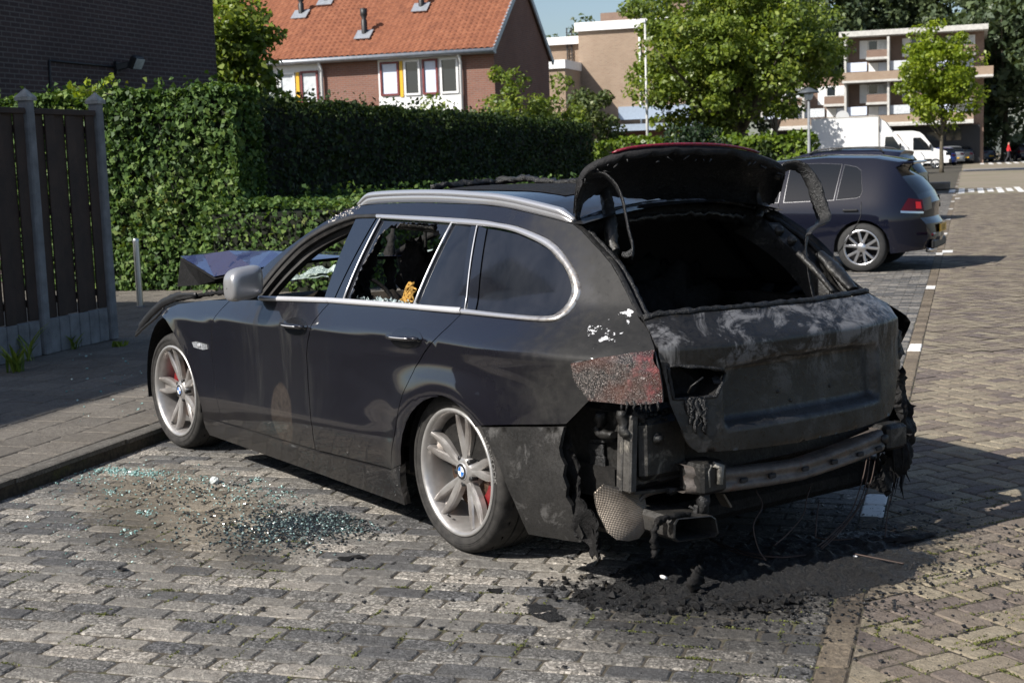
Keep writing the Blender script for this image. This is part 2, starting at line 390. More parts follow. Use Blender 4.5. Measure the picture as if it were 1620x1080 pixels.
M_CORE = simple('dark hedge core', (.010, .013, .006), .95, 0, .3, 6)
def leaves(name, C, N, size, mat, parent=None, spread=.7, aspect=.62, seed=0, droop=.3, fold=.18):
    rg = np.random.default_rng(seed); C = np.asarray(C, float); k = len(C); N = np.asarray(N, float)
    nn = N+rg.normal(size=(k, 3))*spread; nn /= np.linalg.norm(nn, axis=1)[:, None]+1e-9
    d = rg.normal(size=(k, 3)); d[:, 2] -= droop; d -= nn*np.sum(d*nn, 1)[:, None]; d /= np.linalg.norm(d, axis=1)[:, None]+1e-9
    e = np.cross(nn, d); s = size*(.55+.9*rg.random(k))[:, None]
    V = np.empty((k, 4, 3)); V[:, 0] = C-d*s*.5; V[:, 2] = C+d*s*.55
    V[:, 1] = C+e*s*aspect*.5-d*s*.06+nn*s*fold; V[:, 3] = C-e*s*aspect*.5-d*s*.06+nn*s*fold
    me = bpy.data.meshes.new(name); me.vertices.add(k*4); me.vertices.foreach_set('co', V.reshape(-1))
    me.loops.add(k*4); me.loops.foreach_set('vertex_index', np.arange(k*4, dtype=np.int32))
    me.polygons.add(k); me.polygons.foreach_set('loop_start', np.arange(0, k*4, 4, dtype=np.int32)); me.polygons.foreach_set('loop_total', np.full(k, 4, np.int32))
    me.materials.append(mat); set_attr(me, 'rnd', np.clip(rg.random(k)*.75+.25*np.clip(.5+.5*np.sin(C[:, 0]*2.1+C[:, 2]*3)*np.cos(C[:, 1]*1.7), 0, 1), 0, 1)); me.update(calc_edges=True); me.validate()
    o = bpy.data.objects.new(name, me); COL.objects.link(o)
    if parent is not None: o.parent = parent
    return o
def fbm(p, s):
    return mnoise.fractal(Vector((p[0]*s, p[1]*s, p[2]*s)), 1.0, 2.0, 4)
def hedge(name, label, cat, u0, u1, n0, n1, h0, h1, mat, size, dens, z=.085, seed=0, faces='fetb', rough=.10, core=.14, group=None, gap=0.0):
    """block in kerb frame; f = face at n0, e = end at u0, t = top, b = end at u1"""
    rg = np.random.default_rng(seed); root = thing(name, label, cat, UN((u0+u1)/2, (n0+n1)/2, z), 0, group)
    inv = np.array(root.location)
    C = []; N = []; L, Wd = u1-u0, n1-n0
    def hh(t): return h0+(h1-h0)*t
    def emit(k, fn, nr):
        k = int(k)
        for _ in range(k):
            a, b = rg.random(2); q = np.array(fn(a, b)); nz = fbm(q, 1.3)*rough*1.6+fbm(q, 5)*rough*.8
            if gap and fbm(q, 2.2) > .42 and rg.random() < gap: continue
            q = q+np.array(nr)*(nz-rg.random()**2*.10); C.append(q); N.append(np.array(nr)+np.array([0, 0, .25]))
    nu = np.array([*KU, 0]); nnn = np.array([*KN, 0])
    if 'f' in faces: emit(L*(h0+h1)/2*dens, lambda a, b: UN(u0+a*L, n0, z+b*hh(a)), -nnn)
    if 'e' in faces: emit(Wd*h0*dens, lambda a, b: UN(u0, n0+a*Wd, z+b*h0), -nu)
    if 'b' in faces: emit(Wd*h1*dens, lambda a, b: UN(u1, n0+a*Wd, z+b*h1), nu)
    if 't' in faces: emit(L*Wd*dens*1.1, lambda a, b: UN(u0+a*L, n0+b*Wd, z+hh(a)), np.array([0, 0, 1.]))
    if 't' in faces:   # stray shoots that break the trimmed outline
        for _ in range(int(L*9+Wd*8)):
            a, b = rg.random(2); q = UN(u0+a*L, n0+b*Wd, z+hh(a)); q2 = q+np.array([rg.normal()*.05, rg.normal()*.05, 0])
            for k in range(3): C.append(q2+np.array([0, 0, .03+.06*k])+rg.normal(size=3)*.02); N.append(rg.normal(size=3))
    leaves('leaves', np.array(C)-inv, N, size, mat, root, .75, .8, seed)
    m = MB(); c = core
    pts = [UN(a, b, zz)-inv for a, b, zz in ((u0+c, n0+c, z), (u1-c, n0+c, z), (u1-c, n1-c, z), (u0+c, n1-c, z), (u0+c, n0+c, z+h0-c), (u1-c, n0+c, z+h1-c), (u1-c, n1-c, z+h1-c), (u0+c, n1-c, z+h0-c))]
    m.add(pts, [(0, 3, 2, 1), (4, 5, 6, 7), (0, 1, 5, 4), (1, 2, 6, 5), (2, 3, 7, 6), (3, 0, 4, 7)]); m.build('light_block_core', M_CORE, root)  # solid dark box added inside the leaves to block light
    return root
def crown_points(c, r, nclump, per, rc, seed, squash=1.0, shell=.55):
    rg = np.random.default_rng(seed); C = []; N = []; ce = []
    for i in range(nclump):
        d = rg.normal(size=3); d /= np.linalg.norm(d); k = shell+(1-shell)*rg.random()
        q = np.array(c)+d*np.array(r)*k; rr = rc*(.6+.8*rg.random()); ce.append(q)
        m = int(per*(.6+.8*rg.random())); e = rg.normal(size=(m, 3)); e /= np.linalg.norm(e, axis=1)[:, None]
        pts = q+e*rr*(.35+.65*rg.random(m)[:, None]**.5)*np.array([1, 1, squash])
        C.append(pts); N.append(e*.6+np.array([0, 0, .5]))
    return np.vstack(C), np.vstack(N), ce
def tree(name, label, cat, base, h_trunk, r_trunk, cz, r, nclump, per, rc, leaf, mat, seed=0, group=None, limbs=7, squash=.8, shell=.5, cx=(0, 0)):
    root = thing(name, label, cat, base, 0, group); rg = np.random.default_rng(seed)
    C, N, ce = crown_points((cx[0], cx[1], cz), r, nclump, per, rc, seed, squash, shell)
    keep = C[:, 2] > .15; C, N = C[keep], N[keep]
    leaves('crown', C, N, leaf, mat, root, .7, .6, seed+1)
    m = MB(); top = np.array([cx[0]*.5, cx[1]*.5, h_trunk])
    m.tube(spline([(0, 0, -.05), (rg.normal()*.04, rg.normal()*.04, h_trunk*.5), top, (cx[0], cx[1], cz+r[2]*.4)], 12), np.linspace(r_trunk*1.15, r_trunk*.3, 12), 9, 0, True, 1, .06)
    for i in range(limbs):
        e = ce[rg.integers(len(ce))]; s = top*(.75+.3*rg.random())
        m.tube(spline([s, s*.5+e*.5+rg.normal(size=3)*.15, e], 7), np.linspace(r_trunk*.45, r_trunk*.08, 7), 6)
    m.build('trunk', M_BARK, root)
    return root
def bush(name, label, base, r, nclump, per, rc, leaf, mat, seed, group=None):
    root = thing(name, label, 'bush', base, 0, group)
    C, N, ce = crown_points((0, 0, r[2]*.9), r, nclump, per, rc, seed, .85, .35); keep = C[:, 2] > .05
    leaves('foliage', C[keep], N[keep], leaf, mat, root, .8, .6, seed)
    m = MB()
    for k, e in enumerate(ce[:9]): m.tube(spline([(0.05*k-.2, .03*k-.1, 0), e*np.array([.5, .5, .6]), e], 6), np.linspace(.03, .008, 6), 5)
    m.build('stems', M_BARK, root); return root
# ================================================================ SURROUNDINGS
def brick_mat(name, c1, c2, mortar, bw=.22, bh=.0725, rough=.9, ms=.012):
    t = NT(name); s = t.sep(t.obj()); v = t.n('ShaderNodeCombineXYZ'); t.t.links.new(t.math('ADD', s[0], s[1]), v.inputs[0]); t.t.links.new(s[2], v.inputs[1])
    b = t.n('ShaderNodeTexBrick'); t.t.links.new(v.outputs[0], b.inputs['Vector']); b.inputs['Scale'].default_value = 1
    b.inputs['Brick Width'].default_value = bw; b.inputs['Row Height'].default_value = bh; b.inputs['Mortar Size'].default_value = ms; b.inputs['Mortar Smooth'].default_value = .3
    b.inputs['Color1'].default_value = (*c1, 1); b.inputs['Color2'].default_value = (*c2, 1); b.inputs['Mortar'].default_value = (*mortar, 1); b.inputs['Bias'].default_value = -.1
    o = t.obj(); c = t.mix(t.ramp(t.noise(o, .8, 4), [(.4, 0), (.7, .35)]), b.outputs[0], tuple(x*.6 for x in c1))
    c = t.mix(t.ramp(t.noise(o, 7, 3), [(.35, .3), (.65, 0)]), c, tuple(x*1.35 for x in c2))
    t.P(color=c, rough=rough, spec=.2); t.bump(t.math('SUBTRACT', 1.0, b.outputs['Fac']), .4, .008); return t.mat
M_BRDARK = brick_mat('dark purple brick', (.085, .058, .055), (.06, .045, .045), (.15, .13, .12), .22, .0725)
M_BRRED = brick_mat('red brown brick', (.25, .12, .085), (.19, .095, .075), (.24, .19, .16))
M_BRBEIGE = brick_mat('beige brick', (.33, .245, .175), (.27, .19, .135), (.36, .30, .24))
M_BRBROWN = brick_mat('brown brick', (.22, .145, .105), (.17, .11, .085), (.25, .2, .17))
M_WHITE = simple('white painted board', (.78, .78, .77), .55, 0, .06, 3)
M_YEL = simple('yellow panel', (.72, .42, .02), .5, 0, .08)
M_REDF = simple('dark red frame', (.16, .03, .03), .5)
M_BLUEG = simple('blue grey fascia', (.30, .36, .44), .5, 0, .08)
M_CONC = simple('pale concrete', (.50, .49, .46), .8, 0, .15, 4)
M_DARK = simple('dark recess', (.012, .013, .016), .6)
M_ZINC = simple('zinc gutter', (.38, .40, .43), .45, .5, .15)
M_BLK = simple('black metal', (.015, .015, .016), .5)
M_CURT = simple('net curtain', (.55, .58, .60), .8, 0, .2, 9)
M_BLIND = simple('pale blue blind', (.62, .68, .80), .6, 0, .05)
tg = NT('window glass'); tg.P(color=(.02, .025, .03), rough=.04, spec=.8); M_WGLASS = tg.mat
tt = NT('red clay roof tile'); ot = tt.obj(); ct = tt.ramp(tt.noise(ot, 3.0, 5, .7), [(.25, (.16, .062, .036)), (.5, (.255, .098, .052)), (.75, (.34, .145, .08))])
ct = tt.mix(tt.ramp(tt.noise(ot, 14, 3), [(.5, 0), (.8, .5)]), ct, (.19, .075, .055)); tt.P(color=ct, rough=.8, spec=.3); M_TILER = tt.mat
A_U = math.atan2(KU[1], KU[0]); A_F = math.atan2(-KN[1], -KN[0])
I3 = np.eye(3)
def local(root): 
    c, s = math.cos(root.rotation_euler[2]), math.sin(root.rotation_euler[2]); L = np.array(root.location)
    return lambda p: np.array([c*(p[0]-L[0])+s*(p[1]-L[1]), -s*(p[0]-L[0])+c*(p[1]-L[1]), p[2]-L[2]])
# -- neighbouring house outside the frame on the left; its shade lies over the pavement
hb = thing('brick_house', 'tall dark brick house left of the pavement whose shadow covers the fence', 'house', UN(-.6, 11.9, .08), A_U)
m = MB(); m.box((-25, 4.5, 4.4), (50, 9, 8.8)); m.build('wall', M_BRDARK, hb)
m = MB(); m.box((-25, 4.5, 9.35), (50.3, 9.3, 1.1)); m.build('roof_edge', M_WHITE, hb)
f = MB().box((-3, -.02, 3.6), (1.8, .06, 1.4)).build('window', M_WHITE, hb); MB().box((-3, -.06, 3.6), (1.6, .03, 1.2)).build('pane', M_WGLASS, f)
f = MB().box((-7, -.02, 3.6), (1.8, .06, 1.4)).build('window', M_WHITE, hb); MB().box((-7, -.06, 3.6), (1.6, .03, 1.2)).build('pane', M_WGLASS, f)
# -- dark gable wall behind the fence
d340 = ray(340, 60); nA = 11.5
tA = (nA-to_un(CAM)[1])/to_un(d340)[1]; uA = to_un(CAM)[0]+to_un(d340)[0]*tA
ha = thing('brick_house', 'dark brick house wall without windows, floodlight on it, behind the board fence', 'house', UN(uA, nA, .08), A_U)
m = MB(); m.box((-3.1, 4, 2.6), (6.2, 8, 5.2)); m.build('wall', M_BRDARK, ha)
m = MB(); m.box((-3.1, 4, 5.32), (6.5, 8.3, .24)); m.build('roof', M_CONC, ha)
LA = local(ha)
def wallA(px, py, off=0.0):
    n3 = np.array([KN[0], KN[1], 0]); return LA(on_plane(px, py, n3, UN(0, nA-off)))
a, b, c = wallA(79, 150, .02), wallA(78, 96, .02), wallA(182, 106, .02)
MB().tube([a+np.array([0, 0, -.6]), b, b+(0.01, 0, 0.0), c], .016, 6).build('conduit', M_BLK, ha)
fl = thing('floodlight', 'small grey floodlight on a bracket on the dark brick wall', 'lamp', wallA(190, 103, .03), 0)
fl.location = tuple(on_plane(190, 103, np.array([KN[0], KN[1], 0]), UN(0, nA-.03))); fl.rotation_euler = (0, 0, A_U)
MB().bar((-.12, 0, -.05), (-.02, -.22, .0), .07, .10, bev=.01).bar((-.12, 0, -.15), (-.12, 0, .05), .05, .05).build('bracket', M_BLK, fl)
R_ = np.array(Matrix.Rotation(.5, 3, 'X'))
m = MB(); m.box((0.05, -.26, .03), (.28, .10, .22), R_, 0, .02); m.build('housing', M_BLK, fl)
m = MB(); m.box((0.05, -.318, .0), (.23, .012, .17), R_); m.build('lens', simple('frosted lamp glass', (.45, .48, .46), .25), fl)
# -- fence: concrete posts, boards, base slabs
M_BOARD = simple('dark stained board', (.036, .021, .014), .8, 0, .35, 5, .3, 60)
M_POST = simple('concrete post', (.17, .175, .18), .9, 0, .3, 7, .5, 60)
p1, p2 = to_un(gz(66, 561, .085)), to_un(gz(182, 537, .085)); FN = (p1[1]+p2[1])/2; du = p2[0]-p1[0]
ZT = .085
def fpost(uu, lab):
    r = thing('fence_post', lab, 'post', UN(uu, FN, ZT), A_U, 'concrete posts of the board fence')
    m = MB(); m.box((0, 0, 1.08), (.10, .10, 2.16), None, 0, .012); m.build('shaft', M_POST, r)
    m = MB(); m.add([(-.064, -.064, 2.16), (.064, -.064, 2.16), (.064, .064, 2.16), (-.064, .064, 2.16), (0, 0, 2.235), (-.064, -.064, 2.13), (.064, -.064, 2.13), (.064, .064, 2.13), (-.064, .064, 2.13)], [(0, 1, 4), (1, 2, 4), (2, 3, 4), (3, 0, 4), (5, 6, 1, 0), (6, 7, 2, 1), (7, 8, 3, 2), (8, 5, 0, 3)])
    m.build('cap', simple('lichen grey cap', (.30, .30, .28), .9, 0, .3, 20), r); return r
for k, lab in ((1, 'weathered concrete post at the end of the board fence beside the ivy'), (0, 'weathered concrete fence post between two dark board panels'), (-1, 'concrete fence post left of the nearer board panel')): fpost(p1[0]+du*k, lab)
for k, lab in ((0, 'dark brown board fence panel between the two visible concrete posts'), (-1, 'dark brown board fence panel at the left picture edge')):
    ua, ub = p1[0]+du*k+.06, p1[0]+du*(k+1)-.06; Lp = ub-ua
    r = thing('board_fence', lab, 'fence', UN((ua+ub)/2, FN, ZT), A_U, 'panels of the board fence')
    nb = 6; wb = Lp/nb*1.12; m = MB()
    for i in range(nb):
        x = -Lp/2+Lp*(i+.5)/nb; m.box((x, -.012 if i % 2 else .010, 1.16+.004*(i % 3)), (wb*(1.02 if i % 2 == 0 else .80), .018, 1.72), None, 0, .004)
    m.build('boards', M_BOARD, r)
    MB().box((0, 0, 2.045), (Lp, .075, .05), None, 0, .006).build('top_rail', M_BOARD, r)
    [MB().box((0, .042, zz), (Lp, .03, .06)).build('back_rail', M_BOARD, r) for zz in (.45, 1.2, 1.9)]
    m = MB(); nn_ = 6
    for i in range(nn_): m.box((-Lp/2+Lp*(i+.5)/nn_, 0, .15), (Lp/nn_-.006, .045, .30), None, 0, .008)
    m.build('base_slab', M_POST, r)
# -- bollard
bo = thing('steel_bollard', 'round brushed steel bollard on the pavement in front of the ivy', 'bollard', gz(222, 485, .085))
m = MB(); m.lathe([(.036, -.05), (.036, .74), (.034, .765), (.026, .775), (0, .778)], axis='z', n=28); tb = NT('brushed steel'); tb.P(color=(.55, .55, .54), rough=.32, metal=1.0); m.build('post', tb.mat, bo)
MB().lathe([(.055, 0), (.055, .008), (.04, .012)], axis='z', n=24).build('foot_ring', M_POST, bo)
# -- weeds along the fence
def tuft(name, label, loc, n, h, seed, spread=.14, mat=None, kind=None):
    rg = np.random.default_rng(seed); C = []; N = []; V = []; F = []
    for i in range(n):
        a = rg.random()*6.28; b = np.array([math.cos(a), math.sin(a), 0]); s = np.array([rg.normal()*spread*.5, rg.normal()*spread*.5, 0]); hh = h*(.5+.8*rg.random())
        side = np.array([-b[1], b[0], 0])*.012; o = len(V)
        for k, (t, wd) in enumerate(((0, .6), (.4, 1), (.75, .8), (1, .1))):
            q = s+b*hh*.55*t**1.8+np.array([0, 0, hh*t*(1-.25*t)]); V += [q-side*wd, q+side*wd]
        F += [(o+2*k, o+2*k+1, o+2*k+3, o+2*k+2) for k in range(3)]
    me = bpy.data.meshes.new(name); me.from_pydata([tuple(map(float, q)) for q in V], [], F); me.materials.append(mat or M_HEDGE); set_attr(me, 'rnd', np.repeat(rg.random(n), 3)); me.update()
    o = bpy.data.objects.new(name, me); COL.objects.link(o); o.location = tuple(map(float, loc)); tag(o, label, 'weed' if not kind else None, None, kind); return o
for k, (px, py, hh, lab) in enumerate(((25, 588, .26, 'leafy weed tuft at the foot of the fence at the left edge'), (112, 552, .14, 'small green weed at the fence slab right of the nearer post'), (48, 570, .34, 'tall thin weed in front of the nearer fence post'), (188, 548, .06, 'tiny weed by the end post of the fence'))):
    tuft('weed', lab, gz(px, py, .085), 26 if k != 2 else 10, hh, 40+k, .06, M_ASH)
# -- hedges
hc = to_un(gz(385, 459, .085)); e0 = hc[0]; n0 = hc[1]
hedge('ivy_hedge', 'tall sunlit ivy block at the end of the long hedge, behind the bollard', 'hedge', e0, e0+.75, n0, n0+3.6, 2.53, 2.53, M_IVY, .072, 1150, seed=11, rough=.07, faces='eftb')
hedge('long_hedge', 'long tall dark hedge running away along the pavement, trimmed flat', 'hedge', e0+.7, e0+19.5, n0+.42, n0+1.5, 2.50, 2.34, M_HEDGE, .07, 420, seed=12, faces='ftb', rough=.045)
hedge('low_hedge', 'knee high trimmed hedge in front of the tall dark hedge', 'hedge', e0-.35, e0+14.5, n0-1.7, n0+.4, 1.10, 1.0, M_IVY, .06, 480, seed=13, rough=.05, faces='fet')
# leaf shoots hanging over the fence
C = []; N = []; rg = np.random.default_rng(5)
for px, py in ((112, 135), (120, 140), (128, 142), (138, 146), (118, 150), (130, 153), (146, 152), (137, 131), (140, 128), (150, 138), (155, 148), (172, 127), (176, 122), (168, 130), (180, 130)):
    for k in range(5): C.append(dep(px+rg.normal()*2.5, py+rg.normal()*2, 17.2+rg.normal()*.06)); N.append(rg.normal(size=3)+np.array([0, 0, 1]))
rt = thing('vine_shoot', 'loose leafy shoot hanging out over the top of the board fence', 'plant', dep(150, 150, 17.2))
leaves('leaves', np.array(C)-np.array(rt.location), N, .085, M_YOUNG, rt, .5, .6, 3)
MB().tube(spline([np.array(dep(a, b, 17.22))-np.array(rt.location) for a, b in ((178, 150), (150, 146), (128, 141), (110, 134))], 8), .008, 5).build('stem', M_BARK, rt)
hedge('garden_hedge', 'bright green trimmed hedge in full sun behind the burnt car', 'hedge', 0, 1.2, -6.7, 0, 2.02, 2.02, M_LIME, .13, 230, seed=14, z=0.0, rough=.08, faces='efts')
gh = bpy.data.objects['garden_hedge']; pgl = to_un(spot(1108, 43)); gh.location = tuple(UN(pgl[0]+.6, pgl[1], 0))
# -- terraced house with red roof
fc = to_un(spot(787, 50)); hs = thing('terraced_house', 'brick terraced house with orange red tiled roof and white window panels', 'house', UN(fc[0], fc[1], 0), A_F)
LH = local(hs); EAVE = 5.55; n3 = np.array([KN[0], KN[1], 0]); u3 = np.array([KU[0], KU[1], 0])
lo, hi = 2.0, 40.0
for _ in range(40):
    mid = (lo+hi)/2; q = UN(fc[0]+mid, fc[1], EAVE)-CAM; x = W0/2+FPX*(q @ RV)/(q @ FV)
    lo, hi = (mid, hi) if x < 868 else (lo, mid)
GL = lo; RIDGE = 8.35; WL = 17.0
m = MB(); m.prism([(0, 0), (GL, 0), (GL, EAVE), (GL/2, RIDGE-.1), (0, EAVE)], lambda a, b, d: (d, a, b), 0, -WL); m.build('wall', M_BRRED, hs)
# pantiles as real relief
def pantile(y0, z0, y1, z1, nm):
    nx = int(WL/.055); ns = 22; P = np.zeros((ns*2, nx, 3)); xs = np.linspace(.12, -WL, nx); prof = .055*np.abs(np.sin(xs*math.pi/.22))
    for r in range(ns*2):
        t = (r//2+(r % 2)*.999)/ns; lift = .065*(1-(r % 2))
        P[r, :, 0] = xs; P[r, :, 1] = y0+(y1-y0)*t; P[r, :, 2] = z0+(z1-z0)*t+prof+lift
    m = MB(); m.grid(P, 0, False, True); return m.build(nm, M_TILER, hs)
pantile(-.35, EAVE-.15, GL/2, RIDGE, 'roof')
m = MB(); m.add([(.12, GL+.3, EAVE-.15), (.12, GL/2, RIDGE), (-WL, GL/2, RIDGE), (-WL, GL+.3, EAVE-.15)], [(0, 1, 2, 3)]); m.build('back_roof', M_TILER, hs)
m = MB(); m.tube([(.14, GL/2, RIDGE+.06), (-WL, GL/2, RIDGE+.06)], .12, 10); m.build('ridge', M_TILER, hs)
m = MB(); m.bar((.1, -.35, EAVE-.2), (.1, GL/2, RIDGE-.02), .06, .2).bar((.1, GL/2, RIDGE-.02), (.1, GL+.3, EAVE-.2), .06, .2); m.build('verge', M_ZINC, hs)
m = MB(); m.tube([(.15, -.42, EAVE-.17), (-WL, -.42, EAVE-.17)], .085, 10); m.bar((.1, -.17, EAVE-.2), (-WL, -.17, EAVE-.2), .3, .12); m.build('gutter', M_ZINC, hs)
for xx in (-1.2, -6.55): MB().tube([(xx, -.36, EAVE-.22), (xx, -.12, EAVE-.5), (xx, -.1, 0)], .055, 8).build('downpipe', M_WHITE, hs)
def hwin(x0, x1, z0, z1, pane, fr=M_WHITE, mull=None):
    f = MB(); b = .07
    f.box(((x0+x1)/2, -.05, z1-b/2), (x1-x0, .1, b)).box(((x0+x1)/2, -.05, z0+b/2), (x1-x0, .1, b)).box((x0+b/2, -.05, (z0+z1)/2), (b, .1, z1-z0-2*b)).box((x1-b/2, -.05, (z0+z1)/2), (b, .1, z1-z0-2*b))
    f = f.build('window', fr, hs); MB().box(((x0+x1)/2, -.035, (z0+z1)/2), (x1-x0-2*b-.004, .03, z1-z0-2*b-.004)).build('pane', pane, f)
def panel(x0, x1, z0, z1, mt, nm, y=-.02, d=.05): return MB().box(((x0+x1)/2, y, (z0+z1)/2), (x1-x0, d, z1-z0)).build(nm, mt, hs)
S5 = 1/44.6
def px2x(px): return -(787-px)*S5
def py2z(py): return 1.588+(253.5-py)*S5
panel(px2x(592), px2x(733), py2z(91), py2z(74), M_WHITE, 'top_panel'); panel(px2x(592), px2x(733), py2z(175), py2z(148), M_WHITE, 'lower_panel')
panel(px2x(592), px2x(733), py2z(148), py2z(91), M_WHITE, 'window_surround', -.012, .03)
hwin(px2x(596), px2x(628), py2z(145), py2z(92), M_BLIND, M_REDF); panel(px2x(629.5), px2x(634.5), py2z(148), py2z(92), M_YEL, 'yellow_panel', -.05, .06)
hwin(px2x(637), px2x(664), py2z(146), py2z(91), M_WGLASS); hwin(px2x(668), px2x(694), py2z(146), py2z(91), M_BLIND, M_REDF); hwin(px2x(698), px2x(728), py2z(146), py2z(91), M_WGLASS)
panel(px2x(380), px2x(490), py2z(98), py2z(88), M_WHITE, 'top_panel'); panel(px2x(380), px2x(490), py2z(168), py2z(98), M_WHITE, 'window_surround', -.012, .03)
hwin(px2x(418), px2x(446), py2z(152), py2z(100), M_CURT); panel(px2x(448), px2x(453.5), py2z(155), py2z(100), M_YEL, 'yellow_panel', -.05, .06); hwin(px2x(456), px2x(487), py2z(152), py2z(99), M_CURT, M_REDF); hwin(px2x(384), px2x(414), py2z(152), py2z(100), M_CURT)
def roofpt(px, py):
    sl = np.array([0, -(RIDGE-EAVE+.15), GL/2+.35]); sl = sl/np.linalg.norm(sl)
    c, s = math.cos(A_F), math.sin(A_F); nw = np.array([c*sl[0]-s*sl[1], s*sl[0]+c*sl[1], sl[2]])
    org = np.array(hs.location)+np.array([c*0-s*(-.35), s*0+c*(-.35), EAVE-.1])
    return LH(on_plane(px, py, nw, org))
for px, py, hh in ((477, 24, .75), (577, 56, .95), (667, 13, .75), (517, 3, .6)):
    q = roofpt(px, py); v = MB(); v.lathe([(.11, -.1), (.11, hh*.55), (.07, hh*.6), (.13, hh*.75), (.13, hh), (0, hh+.02)], q, 'z', 14); v = v.build('roof_vent', M_BLK, hs)
    sl = (RIDGE-EAVE+.15)/(GL/2+.35); a = math.atan(sl); MB().box(q+np.array([0, -.1, .02]), (.62, .55, .03), np.array(Matrix.Rotation(a, 3, 'X'))).build('flashing', M_ZINC, v)
# -- school-like flat building behind
sb = to_un(spot(920, 78)); SH = thing('flat_roofed_hall', 'beige brick hall with flat roof and white fascia behind the big tree', 'building', UN(sb[0], sb[1], 0), A_F)
S7 = 78/FPX*1.0
def sx(px): return (px-920)*S7
def sz(px, py): return 1.588+((253.5-.034*(px-810))-py)*S7
H1 = sz(925, 53); LS = local(SH)
m = MB(); m.box((2.9, 10, H1/2), (5.8, 20, H1)); m.box((-3.5, 12.2, H1/2-.25), (7, 20, H1-.5)); m.build('wall', M_BRBEIGE, SH)
m = MB(); m.box((2.9, 10, H1+.2), (6.1, 20.4, .46)); m.box((-3.6, 12.1, H1-.3), (7.0, 20.4, .42)); m.build('fascia', M_WHITE, SH)
m = MB(); m.box((1.05, 6, H1+.85), (1.9, 2.6, 1.0)); m.box((2.9, 7, H1+.55), (1.5, 2, .4)); m.box((4.9, 4.5, H1+1.1), (.9, 1.6, 1.5)); m.build('chimney', M_BRBROWN, SH)
m = MB(); z1 = sz(900, 115); m.box((sx(886), -1.6, z1/2), (sx(923)-sx(850), 3.2, z1)); m.build('annex', M_BRBEIGE, SH)
m = MB(); m.box((sx(886), -1.6, z1+.2), (sx(925)-sx(849), 3.5, .45)); m.build('annex_fascia', M_WHITE, SH)
m = MB(); x0, x1 = sx(985), sx(1100); m.box(((x0+x1)/2, -.25, (sz(1020, 190)+sz(1020, 170))/2), (x1-x0, .5, sz(1020, 170)-sz(1020, 190))); m.build('low_roof', M_BLUEG, SH)
m = MB(); m.box(((x0+x1)/2, -.9, (sz(1020, 208)+sz(1020, 198))/2), (x1-x0+1, 1.8, sz(1020, 198)-sz(1020, 208))); m.build('canopy', M_BLUEG, SH)
m = MB(); m.box(((x0+x1)/2, -.3, (sz(1020, 208))/2), (x1-x0, .5, sz(1020, 208)-.05)); m.build('lower_wall', M_BRRED, SH)
m = MB(); xa, xb = sx(885), sx(893)
for xx in (xa, xb): m.bar((xx, 2.1, sz(890, 98)), (xx, 2.1, sz(890, 54)+.4), .06, .06)
for k in range(9): m.bar((xa, 2.1, sz(890, 98)+.2+k*.18), (xb, 2.1, sz(890, 98)+.2+k*.18), .03, .03)
m.build('ladder', M_BLK, SH)
MB().tube([(sx(1021)-.1, -.05, H1-.1), (sx(1021)-.1, -.05, 2)], .06, 8).build('downpipe', M_WHITE, SH)
# -- thin pale pole and street lamp
tp = thing('lamp_pole', 'slim white pole standing in front of the beige hall', 'pole', spot(1025, 46))
zt = 1.588+((246)-40)*46/FPX; MB().tube([(0, 0, 0), (.0, 0, zt*.5), (0, 0, zt)], [.06, .045, .032], 10).build('shaft', simple('pale grey pole', (.50, .50, .49), .5), tp); MB().lathe([(.05, -.02), (.06, .02), (.04, .10), (0, .12)], (0, 0, zt), 'z', 12).build('cap', M_ZINC, tp)
sl_ = thing('street_lamp', 'grey street lamp with a wide flat cone head beside the white truck', 'street lamp', spot(1280, 42))
zt = 1.588+(237-150)*42/FPX; m = MB(); m.tube([(0, 0, 0), (0, 0, 1.0), (0, 0, 1.02), (0, 0, zt-.1)], [.075, .075, .05, .035], 12); m.build('pole', simple('weathered lamp pole', (.20, .21, .22), .6), sl_)
m = MB(); m.lathe([(0, zt+.20), (.08, zt+.18), (.31, zt+.06), (.32, zt+.04), (.29, zt+.03), (.08, zt+.05)], axis='z', n=28); m.build('lamp_hood', simple('lamp hood grey', (.07, .08, .09), .5), sl_)
m = MB(); m.lathe([(.08, zt+.05), (.15, zt+.03), (.10, zt-.15), (.05, zt-.18)], axis='z', n=20); m.build('lamp_glass', simple('milky lamp glass', (.5, .55, .58), .2), sl_)
# -- apartments
ab = to_un(spot(1340, 122)); AP = thing('apartment_block', 'four storey apartment block with brick balconies beyond the white truck', 'building', UN(ab[0], ab[1], 0), A_F)
S9 = 122/FPX
def ax_(px): return (px-1340)*S9
def az(py): return 1.588+(233.5-py)*S9
xl, xr = ax_(1225), ax_(1545); m = MB(); m.box(((ax_(1335)+xr)/2, 6.2, az(60)/2), (xr-ax_(1335), 10, az(60))); m.box(((xl+ax_(1335))/2, 6.2, az(120)/2), (ax_(1335)-xl, 10, az(120))); m.build('wall', M_BRBROWN, AP)
m = MB(); m.box(((ax_(1335)+xr)/2, 5.6, (az(53)+az(61))/2), (xr-ax_(1335)+.6, 12.6, az(53)-az(61))); m.build('roof_slab', M_CONC, AP)
def apbox(nm, x0, x1, y0, y1, z0, z1, mt, par=None): return MB().box(((x0+x1)/2, (y0+y1)/2, (z0+z1)/2), (abs(x1-x0), abs(y1-y0), abs(z1-z0))).build(nm, mt, par or AP)
